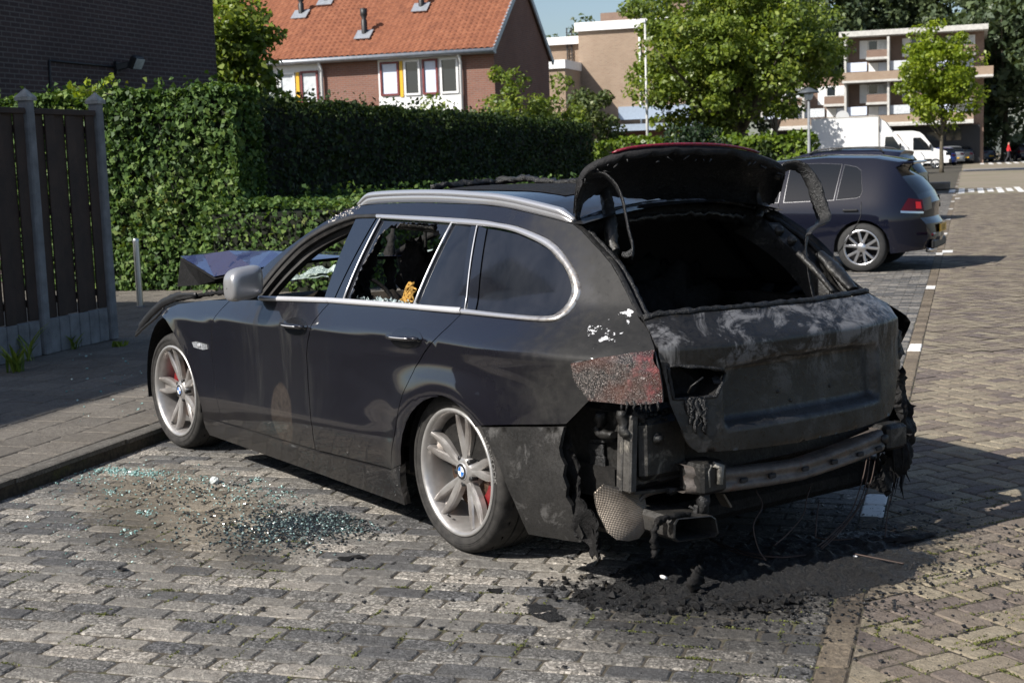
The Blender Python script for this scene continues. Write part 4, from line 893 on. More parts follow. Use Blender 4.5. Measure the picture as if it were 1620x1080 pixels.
for px, d, c, kd, hh, lab in ((1474, 114, 'dark red', 'estate', 1.85, 'dark red van like car beyond the white panel van'), (1512, 112, 'bright blue', 'hatch', 1.42, 'bright blue small car right of the white van'), (1526, 118, 'silver grey', 'hatch', 1.5, 'silver grey hatchback behind the bright blue car'), (1541, 120, 'dark grey', 'hatch', 1.46, 'dark grey hatchback between the silver and the slate grey cars'), (1575, 126, 'slate grey', 'saloon', 1.45, 'slate grey saloon beside the walking person')):
    q = spot(px-18, d); make_car('parked_car', lab, (q[0], q[1], 0), A_U+(.30 if kd != 'saloon' else .75), paint('%s car paint' % c, cols[c], .3, .8, .3), kind=kd, H=hh, group='cars parked along the far side', detail=1)
q = spot(1612, 121); make_car('parked_car', 'black car at the right picture edge behind the walking person', (q[0]+1.5, q[1]-3, 0), A_U+.3, M_NAVY, kind='hatch', group='cars parked along the far side', detail=1)
# -- walking person far off
pp = spot(1595, 119); pr = thing('person', 'person in a red top and dark trousers walking by the parked cars', 'person', (pp[0], pp[1], 0), A_F)
bm = bmesh.new(); J = {}; sk = bm.verts.layers.skin.verify()
for nm, co, r in (('hip', (0, 0, .93), .135), ('waist', (0, 0, 1.08), .12), ('chest', (.02, 0, 1.32), .145), ('neck', (.02, 0, 1.47), .055), ('head', (.04, 0, 1.60), .088), ('crown', (.04, 0, 1.70), .07),
        ('kl', (.14, .09, .50), .068), ('al', (.22, .09, .09), .045), ('tl', (.36, .09, .05), .04), ('kr', (-.02, -.09, .50), .068), ('ar', (-.25, -.09, .12), .045), ('tr', (-.14, -.09, .05), .04), ('hl', (.02, .09, .88), .09), ('hr', (0, -.09, .88), .09),
        ('sl', (.02, .18, 1.38), .062), ('el', (-.10, .22, 1.12), .045), ('wl', (-.08, .22, .88), .034), ('sr', (.02, -.18, 1.38), .062), ('er', (.12, -.22, 1.12), .045), ('wr', (.22, -.20, .90), .034)):
    J[nm] = (bm.verts.new(co), r)
for a, b in (('hip', 'waist'), ('waist', 'chest'), ('chest', 'neck'), ('neck', 'head'), ('head', 'crown'), ('hip', 'hl'), ('hip', 'hr'), ('hl', 'kl'), ('kl', 'al'), ('al', 'tl'), ('hr', 'kr'), ('kr', 'ar'), ('ar', 'tr'), ('chest', 'sl'), ('sl', 'el'), ('el', 'wl'), ('chest', 'sr'), ('sr', 'er'), ('er', 'wr')): bm.edges.new((J[a][0], J[b][0]))
for k_, (v, r) in J.items(): v[sk].radius = (r, r); v[sk].use_root = (k_ == 'hip')
me = bpy.data.meshes.new('body'); bm.to_mesh(me); bm.free()
tper = NT('clothed figure'); z_ = tper.sep(tper.obj())[2]
tper.P(color=tper.ramp(tper.math('DIVIDE', z_, 1.8), [(0, (.03, .03, .035)), (.52, (.50, .02, .025)), (.815, (.45, .25, .18)), (.91, (.05, .03, .02))], 'CONSTANT'), rough=.8); me.materials.append(tper.mat)
o = bpy.data.objects.new('body', me); COL.objects.link(o); o.parent = pr; o.modifiers.new('skin', 'SKIN'); sm_ = o.modifiers.new('sub', 'SUBSURF'); sm_.levels = 1; sm_.render_levels = 1
# ================================================================ THE BURNT ESTATE CAR
# ---- materials
def soot_paint():
    t = NT('scorched dark blue paint'); o = t.obj(); x, y, z = t.sep(o)[0:3]
    nz = t.noise(o, 3.2, 5, .65); nf = t.noise(o, 26, 4, .7); ns = t.noise(o, 5, 4, .6, .4, (1.6, 1.6, .22))
    flake = t.noise(o, 1400, 1)
    blue = t.mix(t.ramp(flake, [(.5, 0), (.8, .6)]), (.0090, .0086, .0125), (.020, .019, .028))
    # soot grows to the tail, ragged
    k = t.math('ADD', t.math('MULTIPLY', x, -1.0), t.math('ADD', t.math('MULTIPLY', t.math('SUBTRACT', nz, .5), .9), t.math('MULTIPLY', t.math('SUBTRACT', nf, .5), .25)))
    kz = t.math('MULTIPLY', t.math('SUBTRACT', z, .9), .45)
    soot = t.ramp(t.math('ADD', k, kz), [(.28, 0), (.74, 1)])
    roofedge = t.math('MULTIPLY', t.ramp(z, [(.0, 0), (1, 0)]), 0)
    streak = t.ramp(ns, [(.52, 0), (.66, 1)])
    xf = t.ramp(x, [(0, 0), (1, 0)])
    band = t.math('MULTIPLY', t.ramp(t.math('SUBTRACT', 1.0, t.math('ABSOLUTE', t.math('MULTIPLY', t.math('SUBTRACT', x, 1.5), 1.55))), [(.1, 0), (.75, 1)]), t.ramp(z, [(.28, .2), (.5, 1), (.88, 1), (.96, .2)]))
    dust = t.math('MULTIPLY', band, t.math('ADD', t.math('MULTIPLY', streak, .75), .22))
    low = t.ramp(t.math('ADD', z, t.math('MULTIPLY', t.math('SUBTRACT', nz, .5), .35)), [(.16, .8), (.45, 0)])
    c = t.mix(t.math('MULTIPLY', dust, .85), blue, (.036, .036, .036))
    c = t.mix(t.math('MULTIPLY', low, .8), c, (.040, .037, .033))
    sc_ = t.ramp(nf, [(.25, (.009, .0088, .0086)), (.55, (.0155, .015, .0145)), (.8, (.026, .0245, .023))])
    c = t.mix(soot, c, sc_)
    blk = t.math('MULTIPLY', soot, t.ramp(t.noise(o, 42, 4, .75), [(.60, 0), (.70, .8)])); c = t.mix(blk, c, (.004, .004, .004))
    # bare chips on the haunch
    dx = t.math('MULTIPLY', t.math('SUBTRACT', x, -.83), 6.5); dz = t.math('MULTIPLY', t.math('SUBTRACT', z, .955), 7.5)
    rr = t.math('ADD', t.math('MULTIPLY', dx, dx), t.math('MULTIPLY', dz, dz))
    chip = t.math('GREATER_THAN', t.math('SUBTRACT', t.noise(o, 15, 5, .7), t.math('MULTIPLY', rr, .14)), .585); chip = t.math('MULTIPLY', chip, t.math('LESS_THAN', rr, 1.6))
    c = t.mix(chip, c, (.62, .62, .63))
    # round scorch spot on the front door
    sx_ = t.math('MULTIPLY', t.math('SUBTRACT', x, 1.48), 8.5); sz_ = t.math('MULTIPLY', t.math('SUBTRACT', z, .395), 6.2)
    sp = t.math('ADD', t.math('MULTIPLY', sx_, sx_), t.math('MULTIPLY', sz_, sz_)); spm = t.ramp(t.math('ADD', sp, t.math('MULTIPLY', t.math('SUBTRACT', nf, .5), .5)), [(.8, .75), (1.15, 0)])
    c = t.mix(spm, c, t.ramp(nf, [(.3, (.030, .025, .022)), (.7, (.075, .06, .05))]))
    rough = t.math('ADD', t.math('MULTIPLY', soot, .36), t.math('ADD', t.math('MULTIPLY', dust, .30), t.math('ADD', t.math('MULTIPLY', low, .3), t.math('ADD', .32, t.math('MULTIPLY', spm, .2)))), None, True)
    coat = t.math('SUBTRACT', 1.0, t.math('MAXIMUM', t.math('MULTIPLY', soot, .92), t.math('MAXIMUM', t.math('MULTIPLY', dust, .95), t.math('MULTIPLY', low, .9))), None, True)
    t.P(color=c, rough=rough, metal=t.math('MULTIPLY', t.math('SUBTRACT', 1.0, soot), .25), coat=coat, coatr=.035, spec=t.math('ADD', .18, t.math('MULTIPLY', soot, .14)))
    t.b.inputs['Coat IOR'].default_value = 1.8
    bh = t.math('MULTIPLY', t.math('ADD', soot, .02), t.math('ADD', t.math('MULTIPLY', nf, .6), t.math('MULTIPLY', blk, -.5)))
    b = t.bump(bh, .22, .006)
    return t.mat
M_BODY = soot_paint()
def char(name, lo, hi, rough=.75, spec=.35, scale=18, bump=.7, bscale=55, pale=None, metal=0.0):
    t = NT(name); o = t.obj(); f = t.noise(o, scale, 5, .7); g = t.noise(o, bscale, 4, .75)
    c = t.ramp(f, [(.3, lo), (.72, hi)])
    if pale: c = t.mix(t.ramp(t.noise(o, 9, 5, .75, .6), [(.56, 0), (.66, pale[1])]), c, pale[0])
    t.P(color=c, rough=t.ramp(g, [(.35, min(1, rough+.12)), (.65, rough-.25)]), spec=spec, metal=metal); t.bump(t.math('ADD', f, g), bump, .008); return t.mat
M_CHAR = char('charred black', (.004, .004, .004), (.014, .013, .013), .8, .25)
M_CHARG = char('charred glossy plastic', (.006, .006, .006), (.018, .018, .019), .5, .5, 30, .9, 70)
M_SOOTM = char('sooty steel', (.005, .005, .005), (.020, .019, .0175), .55, .5, 10, .35, 60, ((.16, .15, .13), .6))
M_RUST = char('burnt rusty steel', (.055, .047, .043), (.20, .175, .155), .55, .4, 9, .35, 60, ((.15, .065, .035), .7), .3)
M_INT = char('burnt cabin', (.006, .006, .006), (.026, .024, .022), .85, .2, 12, .8, 40)
tgt_ = NT('scorched tailgate with glint'); og = tgt_.obj(); gs_ = tgt_.sep(og); g1 = tgt_.noise(og, 7, 5, .7); g2 = tgt_.noise(og, 60, 4, .75); g3 = tgt_.noise(og, 4.5, 5, .75, .9); gv = tgt_.noise(og, 16, 4, .7, .3, (1, 1.6, .35))
cg = tgt_.ramp(g1, [(.3, (.006, .0058, .0056)), (.72, (.018, .0172, .0165))])
upz = tgt_.ramp(gs_[2], [(.70, .15), (.88, 1.0)]); cg = tgt_.mix(tgt_.math('MULTIPLY', tgt_.ramp(g3, [(.49, 0), (.60, .9)]), upz), cg, (.15, .15, .155))
glint_r = tgt_.ramp(tgt_.math('ADD', tgt_.math('MULTIPLY', gs_[1], -1.0), .0), [(.15, 0), (.5, 1)]); cg = tgt_.mix(tgt_.math('MULTIPLY', tgt_.ramp(gv, [(.50, 0), (.62, .75)]), tgt_.math('MULTIPLY', glint_r, upz)), cg, (.20, .20, .205))  # pale streaks paint a glint onto the upper right
vg = tgt_.n('ShaderNodeTexVoronoi', feature='DISTANCE_TO_EDGE'); mpv = tgt_.n('ShaderNodeVectorMath', operation='ADD'); tgt_.t.links.new(og, mpv.inputs[0]); nzv = tgt_.n('ShaderNodeTexNoise'); nzv.inputs['Scale'].default_value = 9; tgt_.t.links.new(og, nzv.inputs['Vector']); nsc = tgt_.n('ShaderNodeVectorMath', operation='SCALE'); tgt_.t.links.new(nzv.outputs['Color'], nsc.inputs[0]); nsc.inputs['Scale'].default_value = .14; tgt_.t.links.new(nsc.outputs[0], mpv.inputs[1]); tgt_.t.links.new(mpv.outputs[0], vg.inputs['Vector']); vg.inputs['Scale'].default_value = 6
cg = tgt_.mix(tgt_.math('MULTIPLY', tgt_.ramp(vg.outputs[0], [(.0, 1), (.018, 0)]), .8), cg, (.004, .004, .004))
tgt_.P(color=cg, rough=tgt_.ramp(g2, [(.35, .55), (.65, .24)]), spec=.6, metal=.1); tgt_.bump(tgt_.math('ADD', g2, tgt_.math('MULTIPLY', g1, .5)), .3, .004); M_GATE = tgt_.mat
M_SILVER = simple('satin aluminium trim', (.66, .66, .68), .34, .45, .05)
ts_ = NT('heat stained aluminium'); o_ = ts_.obj(); xx_ = ts_.sep(o_)[0]
ts_.P(color=ts_.mix(ts_.ramp(ts_.math('ADD', ts_.math('MULTIPLY', xx_, -1), ts_.math('MULTIPLY', ts_.math('SUBTRACT', ts_.noise(o_, 30, 4), .5), .25)), [(.30, 0), (.62, 1)]), (.66, .66, .68), ts_.ramp(ts_.noise(o_, 45, 4), [(.35, (.20, .15, .11)), (.5, (.55, .5, .43)), (.8, (.8, .78, .74))])), rough=.3, metal=.75); M_TRIM = ts_.mat
M_GLOSSB = simple('gloss black pillar', (.010, .011, .015), .16, 0, .1, 8, 0, 40, .6, 1.0)
tdg = NT('dusty privacy glass'); od = tdg.obj(); dn = tdg.noise(od, 60, 4, .7); ds = tdg.noise(od, 9, 3, .6, .3, (1, 1, .3))
tdg.P(color=tdg.ramp(ds, [(.35, (.007, .008, .011)), (.75, (.019, .020, .024))]), rough=tdg.ramp(dn, [(.4, .06), (.75, .16)]), spec=.6, coat=.35, coatr=.06); M_SGLASS = tdg.mat
tcg = NT('crazed windscreen glass'); oc = tcg.obj(); vv = tcg.n('ShaderNodeTexVoronoi', feature='DISTANCE_TO_EDGE'); tcg.t.links.new(oc, vv.inputs['Vector']); vv.inputs['Scale'].default_value = 34
tcg.P(color=tcg.ramp(vv.outputs[0], [(.0, (.60, .68, .62)), (.10, (.30, .37, .33))]), rough=.35, spec=.6); M_CRAZE = tcg.mat
M_FOAM = simple('singed yellow foam', (.42, .24, .05), .9, 0, .5, 22, .8, 40)
# ---- body side surface
prof = pchip([.08, .13, .20, .265, .33, .41, .50, .62, .74, .815, .85, .872, .91, .965, .985], [.858, .868, .889, .905, .917, .9235, .9175, .9135, .9165, .9225, .925, .916, .893, .863, .855])
belt = pchip([-1.2, -.634, -.037, .818, 1.054, 1.764, 2.1, 2.4, 3.9], [1.0, 1.001, .994, .975, .966, .939, .925, .905, .80])
def sstep_(a, b, x): t = min(1, max(0, (x-a)/(b-a))); return t*t*(3-2*t)
def SY(x, z):
    zb = belt(x)
    zz = z*.972/zb if z < zb*1.0 else .972
    y = prof(min(zz, .985))
    for xc, amp, rc in ((0.0, .018, .38), (2.968, .022, .40)):
        r = math.hypot(x-xc, z-.33); y += amp*math.exp(-((r-rc)/.085)**2)*(1 if z > .2 else max(0, z/.2))*(1-max(0, min(1, (z-.70)/.16)))
    if .40 < z < .9: y += .020*math.exp(-(x/.55)**4)*(1-sstep_(.62, .79, z))*sstep_(.40, .6, z)
    if z > zb:
        d = z-zb; y = prof(.972)-.52*d-.30*d*d
        if x > 1.5: y -= .05*((x-1.5)/.9)**2
    if x < .25: t_ = min(1, max(0, (z-.86)/.20)); y -= .2*((.25-x)/1.13)**1.3*t_*t_*(3-2*t_)
    if x < -.34: y -= .29*((-x-.34)/.75)**3.3
    if x > 2.5: y -= .17*((x-2.5)/1.25)**2.6
    return y
def SIDE(x, z): return np.array([x, SY(x, z), z])
def SIDER(x, z): return np.array([x, -SY(x, z), z])
def hit(px, py, y0=1.15, y1=.15):
    d = ray(px, py); a = (y0-CAM[1])/d[1]; b = (y1-CAM[1])/d[1]; f = lambda t: (CAM+d*t)[1]-SY(CAM[0]+d[0]*t, CAM[2]+d[2]*t)
    n = 60; ts = np.linspace(a, b, n); pv = f(ts[0])
    for i in range(1, n):
        v = f(ts[i])
        if v <= 0:
            lo, hi = ts[i-1], ts[i]
            for _ in range(30):
                m = (lo+hi)/2
                if f(m) > 0: lo = m
                else: hi = m
            q = CAM+d*lo; return (float(q[0]), float(q[2]))
    q = CAM+d*b; return (float(q[0]), float(q[2]))
def H(*pts): return [hit(*p) for p in pts]
car = thing('burnt_car', 'burnt out dark blue estate car with open charred rear hatch and silver roof rail', 'car', (0, 0, 0))
# ---- outlines traced on the flank
fend_seam = H((365, 474), (352, 487), (340, 501), (335, 520), (334, 540), (335, 563), (339, 600), (345, 640), (352, 667))
b_seam = H((522, 478), (510, 491), (497, 507), (490, 525), (486, 545), (485, 563), (487, 600), (490, 640), (494, 675), (499, 711))
r_seam = H((731, 495), (708, 518), (687, 538), (671, 558), (657, 581), (645, 606), (637, 623), (629, 655), (623, 693), (619, 742))
belt_f = H((365, 474), (413, 474), (468, 476), (522, 478)); belt_r = H((522, 478), (560, 481), (640, 487), (731, 495))
silltop = H((322, 660), (352, 668), (420, 689), (502, 714), (560, 728), (618, 743), (635, 735)); sillbot = H((642, 799), (560, 769), (500, 747), (420, 719), (333, 688), (326, 676))
rarch = H((635, 735), (634, 712), (637, 687), (643, 668), (650, 654), (660, 642), (670, 634), (682, 629), (695, 627)); 
rarch = rarch+[(.355*math.cos(a)*1.0+.0, .315+.345*math.sin(a)) for a in np.linspace(1.46, 2.35, 7)]
def P2(*a): return list(a)
farc = H((322, 660), (318, 641), (313, 623), (307, 601), (300, 580), (288, 552), (273, 524), (262, 506)) 
farc_full = farc+[(3.10, .735), (3.22, .66), (3.31, .52)]
fend_top = H((257, 490), (283, 480), (330, 474), (365, 473))
def clean(P, e=.004):
    o = []
    for p in P:
        if not o or math.dist(p, o[-1]) > e: o.append(tuple(p))
    if math.dist(o[0], o[-1]) < e: o.pop()
    return o
def shrink(P, d=.0028):
    P = np.array(clean(P)); n = len(P); A = sum(P[i][0]*P[(i+1) % n][1]-P[(i+1) % n][0]*P[i][1] for i in range(n)); sg = 1 if A > 0 else -1; out = []
    for i in range(n):
        e1 = P[i]-P[i-1]; e2 = P[(i+1) % n]-P[i]; e1 /= np.linalg.norm(e1); e2 /= np.linalg.norm(e2); q = np.array([-e1[1], e1[0]])+np.array([-e2[1], e2[0]]); q /= max(.6, np.linalg.norm(q)); out.append(tuple(P[i]+q*sg*d))
    return out
fender = P2(*farc, *H((254, 498), (257, 491), (283, 480), (330, 474)), *fend_seam)
patch('front_fender', shrink(fender), SIDE, M_BODY, car, .035, (), .016, 0, True, .03)
patch('front_door', shrink(fend_seam+b_seam[::-1]+belt_f[::-1][1:-1]), SIDE, M_BODY, car, .03, (), .016, 0, True, .03)
patch('rear_door', shrink(b_seam+r_seam[::-1]+belt_r[::-1][1:-1]), SIDE, M_BODY, car, .03, (), .016, 0, True, .03)
patch('side_sill', shrink(silltop+sillbot, .002), lambda x, z: SIDE(x, z)+np.array([0, .004, 0]), M_BODY, car, .035, (), .03, 0, True, .03)
# one stamped panel: A-pillar, roof edge, D-pillar, haunch
lampL = H((905, 574), (908, 595), (915, 611), (933, 633)); haunch_low = H((910, 657), (896, 671), (830, 672), (763, 673))
dlo_out = H((731, 496), (800, 503), (868, 508), (893, 500), (909, 484), (918, 466), (919, 455), (914, 436), (903, 417), (890, 399), (876, 385), (858, 374), (820, 359), (790, 353), (757, 348), (700, 344), (640, 341), (597, 339), (562, 340), (538, 347), (513, 357), (490, 371), (470, 386), (450, 405), (432, 424), (414, 446), (398, 470))
apil = H((380, 471), (403, 436), (428, 413), (453, 393), (475, 377), (493, 364), (513, 351), (533, 340), (563, 326), (600, 322))
roofe = H((600, 322), (660, 320), (757, 323), (800, 328), (840, 337), (880, 347), (907, 354))
dpil = H((907, 354), (921, 365), (932, 377), (950, 396), (967, 416), (980, 438), (991, 460), (1001, 481), (1012, 502))
tgs = H((1020, 511), (1030, 527), (1036, 545), (1037, 555))
side = r_seam[:1]+r_seam[1:]+rarch[0:1]+rarch[1:]+H((763, 673))+haunch_low[::-1][1:]+lampL[::-1]+tgs[::-1]+dpil[::-1]+roofe[::-1][1:]+apil[::-1][1:]+dlo_out[::-1][:-1]
side = clean(side)
patch('body_side', shrink(side, .0022), SIDE, M_BODY, car, .032, (), .02, 0, True, .028)
# the far flank mirrors the near one (windows gone)
far = clean(P2(*farc_full[::-1], ))
lowR = silltop+rarch[1:]+H((763, 673), (830, 672), (896, 671), (910, 657), (933, 633))+[(-1.0, .66), (-1.0, .93)]
sideR = clean(silltop[:1]+silltop[1:-1]+rarch[1:]+H((763, 673), (896, 671), (933, 633))+tgs[::-1][:1]+dpil[::-1]+roofe[::-1][1:]+apil[::-1][1:]+dlo_out[::-1][:8]*0)
bodyR = clean(silltop+rarch[1:]+H((763, 673), (896, 671), (933, 633))+tgs[::-1]+dpil[::-1]+roofe[::-1][1:]+apil[::-1][1:]+[fend_seam[0]]+H((330, 474), (283, 480), (257, 491))+farc[::-1][:-1])
holeF = H((415, 468), (518, 472), (594, 343), (560, 347), (513, 364), (470, 394), (433, 432)); holeR = H((545, 474), (728, 488), (752, 358), (604, 347)); holeQ = H((748, 492), (868, 501), (903, 480), (912, 455), (890, 408), (850, 380), (768, 359))
patch('body_side', bodyR, SIDER, M_BODY, car, .06, (holeF, holeR, holeQ), .02, 0, False, .05, fl_mat=M_CHAR)
tsg = NT('sooted far glass'); tsg.P(color=(.006, .006, .006), rough=.6); FARG = tsg.mat
patch('door_glass', holeR, SIDER, FARG, car, .08, (), .004, -.006, False); patch('quarter_glass', holeQ, SIDER, FARG, car, .08, (), .004, -.006, False)
# ---- chrome window line, pillars, glass
dlo_in = H((731, 488), (800, 496), (866, 500), (887, 492), (900, 478), (906, 463), (906, 453), (901, 436), (891, 417), (879, 403), (868, 393), (850, 382), (818, 368), (790, 361), (757, 357), (700, 352), (640, 348), (597, 345), (563, 346), (539, 353), (514, 364), (492, 377), (472, 392), (453, 411), (437, 429), (421, 449), (407, 468))
def ribbon(name, A, B, mat, off=.006, lift=.004):
    m = MB(); n_ = len(A); G = []
    for a, b in zip(A, B):
        p, q = SIDE(*a), SIDE(*b); nrm = np.array([0, 1, .25]); G.append([p-nrm*.004, p+nrm*off, (p+q)/2+nrm*(off+lift), q+nrm*off, q-nrm*.006])
    m.grid(np.array(G), 0, True); return m.build(name, mat, car, recalc=True)
def dense(P, n): return [tuple(q) for q in spline(P, n)]
ribbon('window_trim', dense(dlo_out[:18], 90), dense(dlo_in[:18], 90), M_TRIM)
tbk = NT('scorched trim'); ob_ = tbk.obj(); tbk.P(color=tbk.ramp(tbk.noise(ob_, 14, 5, .7), [(.35, (.008, .008, .008)), (.7, (.035, .032, .03))]), rough=.55); M_BTRIM = tbk.mat
ribbon('pillar_seal', dense(dlo_out[17:], 60), dense(dlo_in[17:], 60), M_BTRIM, .004, .003)
# inner front door frame, stepped back, seen through the opening
def inner_line(P, k, back):
    c = np.mean(np.array(P), 0); return [(np.array(p)+(c-np.array(p))*k) for p in P]
fr = dense(dlo_in[17:], 50); G = []
for a in fr:
    p = SIDE(*a); c = np.array([1.35, 0, .93]); v = np.array([c[0]-p[0], 0, c[2]-p[2]]); v /= np.linalg.norm(v)
    G.append([p-np.array([0, .004, 0]), p-np.array([0, .012, 0])+v*.022, p-np.array([0, .04, 0])+v*.026, p-np.array([0, .045, 0])+v*.052, p-np.array([0, .085, 0])+v*.056])
m = MB(); m.grid(np.array(G), 0, False); m.build('door_frame', M_BTRIM, car, recalc=True)
bt_lo = H((731, 496), (640, 488), (560, 482), (522, 479), (468, 477), (411, 475)); bt_hi = H((731, 486.5), (640, 479.5), (560, 473.5), (522, 471), (468, 469.5), (411, 468))
ribbon('belt_trim', dense(bt_lo[:4], 40), dense(bt_hi[:4], 40), M_SILVER, .008, .006); ribbon('belt_trim', dense(bt_lo[3:], 24), dense(bt_hi[3:], 24), M_SILVER, .008, .005)
patch('pillar_cover', H((513, 473), (528, 474), (596, 343), (563, 347), (555, 364)), SIDE, M_GLOSSB, car, .05, (), .03, .001, True)
patch('pillar_cover', H((530, 474), (544, 475), (602, 348), (598, 344)), SIDE, M_GLOSSB, car, .05, (), .03, .001, True)
patch('pillar_cover', H((729, 488), (737, 489), (756, 357), (746, 356)), SIDE, M_GLOSSB, car, .05, (), .03, .001, True); patch('pillar_cover', H((738, 489), (752, 491), (770, 362), (758, 357.5)), SIDE, M_GLOSSB, car, .05, (), .03, .001, True)
def strip(nm, a, b, w, mat): 
    P = [SIDE(a[0]+(b[0]-a[0])*t, a[1]+(b[1]-a[1])*t)+np.array([0, .004, .002]) for t in np.linspace(0, 1, 8)]; MB().tube(P, w, 6).build(nm, mat, car)
strip('glass_channel', *H((544, 475), (602.5, 347)), .0045, M_SILVER); strip('glass_channel', *H((656, 483), (716, 353)), .0055, M_SILVER); strip('glass_channel', *H((736.5, 489), (756, 357)), .003, M_SILVER)
patch('quarter_glass', H((657, 482), (729, 488), (746, 356), (717, 353)), SIDE, M_SGLASS, car, .05, (), .006, -.004, True)
patch('rear_side_glass', H((753, 491), (800, 495), (866, 499), (886, 491), (899, 477), (904, 463), (904, 453), (899, 437), (889, 418), (868, 395), (850, 384), (818, 370), (790, 364), (771, 361)), SIDE, M_SGLASS, car, .05, (), .006, -.004, True, .03)
# jagged remnants of the broken panes
def jag(P, k, amp, seed):
    rg = np.random.default_rng(seed); out = []
    for a, b in zip(P[:-1], P[1:]):
        a, b = np.array(a), np.array(b); n_ = max(2, int(np.linalg.norm(b-a)/k)); nr = np.array([-(b-a)[1], (b-a)[0]])/np.linalg.norm(b-a)
        out += [tuple(a+(b-a)*i/n_+nr*rg.normal()*amp) for i in range(n_)]
    return out+[tuple(P[-1])]
rem = H((544, 474), (602, 348), (660, 351), (714, 354), (690, 410)); inn = H((697, 375), (690, 352.5), (640, 352), (622, 353), (607, 362), (596, 377), (588, 393), (577, 410), (570, 420), (562, 440), (556, 458), (552, 472))
patch('broken_glass', clean(rem[:4]+H((700, 385), (696, 378))+jag(inn[:], .012, .006, 3), .002), SIDE, M_SGLASS, car, .03, (), .004, -.006, True, .02)
patch('broken_glass', clean(jag(H((564, 347), (556, 362), (556, 372)), .012, .005, 4)+jag(H((553, 381), (548, 395), (520, 455), (513, 472)), .012, .003, 5)+H((518, 473), (568, 347)), .002), SIDE, char('sooty cracked glass', (.05, .055, .06), (.13, .15, .17), .35, .5, 20, .4), car, .03, (), .004, -.006, True, .02)
# ---- fuel flap line and door handles, side lamp
for (px, py), nm in (((468, 515), 'front'), ((643, 534), 'rear')):
    w_, h_ = (18, 14) if nm == 'front' else (25, 17); E_ = [hit(px+w_*math.cos(a), py+1+h_*math.sin(a)) for a in np.linspace(0, 2*math.pi, 22)[:-1]]
    cup = patch('handle_recess', E_, SIDE, simple('handle cup shade', (.006, .006, .008), .22, 0, .1, 5, 0, 10, .5, 1.0), car, .02, (), .001, .0015, True, .012)
    a, b = hit(px-w_*1.02, py-2.0), hit(px+w_*.95, py+3.0); P = [SIDE(a[0]+(b[0]-a[0])*t, a[1]+(b[1]-a[1])*t)+np.array([0, .010+.028*math.sin(math.pi*(.12+.8*t)), .004]) for t in np.linspace(0, 1, 12)]
    m = MB(); m.tube(P, [.006]+[.0135]*10+[.006], 10, flat=.8, up=(0, 0, 1)); m.build('door_handle', M_BODY, car)
    P = [q+np.array([0, .012, .0015]) for q in P[3:-2]]; MB().tube(P, .0026, 6).build('handle_trim', M_SILVER, car)
lf = H((305, 541), (310, 540), (328, 545), (329, 552), (322, 553), (308, 549)); patch('side_lamp', lf, SIDE, simple('clear side lamp', (.55, .57, .6), .12, .6, .4, 60), car, .02, (), .004, .006, True)
MB().box(SIDE(*hit(317, 546))+np.array([0, .009, 0]), (.035, .006, .016), None, 0, .003).build('side_badge', M_SILVER, car)
# ---- roof, rails
RE = [p for p in roofe]; re_x = [p[0] for p in RE][::-1]; re_z = [p[1] for p in RE][::-1]; ap = apil[-4:]
zed = pchip(sorted([p[0] for p in clean(apil[-3:]+RE[1:])]), [z for _, z in sorted(clean(apil[-3:]+RE[1:]))])
xr0, xr1 = RE[-1][0]-.06, apil[-3][0]
def ROOF(x, t):
    z0 = zed(max(min(x, xr1), RE[-1][0])); y0 = SY(x if x > RE[-1][0] else RE[-1][0], z0); b = 1-abs(t)**2.2
    return np.array([x+(.05*b if x > xr1-.1 else 0)-.035*b*(1 if x < xr0+.12 else 0), y0*t, z0+.058*b])
m = MB(); m.grid(np.array([[ROOF(x, t) for t in np.linspace(-1, 1, 31)] for x in np.linspace(xr1, xr0, 40)]), 0, True); m.build('roof', M_BODY, car, recalc=True)
# charred sunroof edge standing up out of the roof
rg = np.random.default_rng(3); P = [ROOF(x, -.18)+np.array([0, rg.normal()*.012, .012+.012*rg.random()+.012*math.sin(x*9)]) for x in np.linspace(1.0, -.1, 40)]
m = MB(); m.tube(P, .016, 7, jit=.6, seed=2)
P = [ROOF(1.0-.0*k, t)+np.array([rg.normal()*.01, 0, .012+.012*rg.random()]) for k, t in enumerate(np.linspace(-.18, .55, 18))]; m.tube(P, .014, 7, jit=.6, seed=5); m.build('sunroof_seal', M_CHARG, car)
m = MB(); m.add([ROOF(x, t)+np.array([0, 0, .003]) for x in np.linspace(.98, -.05, 10) for t in np.linspace(-.55, .55, 12)], [(i*12+j, i*12+j+1, (i+1)*12+j+1, (i+1)*12+j) for i in range(9) for j in range(11)], 0, True); m.build('sunroof', M_CHAR, car)
def rail(sgn, nm):
    pts = [hit(*q) for q in ((562, 327), (582, 319.5), (627, 316.5), (690, 316.5), (757, 321), (800, 326.5), (842, 336), (880, 346), (904, 353))]
    P = spline([SIDE(*p)+np.array([0, -.018, .010]) for p in pts], 44)
    lift = np.array([min(1, min(i, 43-i)/5) for i in range(44)]); P[:, 2] += .020*lift
    P[:, 1] *= sgn
    m = MB(); n_ = 44
    for i in range(1): m.tube(P, [.010+.010*l for l in lift], 10, flat=.75, up=(0, 0, 1))
    ft = P.copy(); ft[:, 2] -= .022; m.tube(ft, [.007+.006*l for l in lift], 8, flat=1.6, up=(0, 0, 1)); return m.build(nm, M_TRIM, car)
rail(1, 'roof_rail'); rail(-1, 'roof_rail')
# crackled paint on the screen pillar
rg = np.random.default_rng(8); m = MB()
for k in range(60):
    t = rg.random(); px, py = 520+48*t+rg.normal()*2, 349-24*t+rg.normal()*2.0+3
    q = SIDE(*hit(px, py)); s = .002+.0035*rg.random(); m.add([q+np.array([rg.normal()*s*1.8, .004, rg.normal()*s]) for _ in range(4)], [(0, 1, 2, 3)])
m.build('paint_flakes', simple('white paint ash', (.45, .43, .41), .8), car)
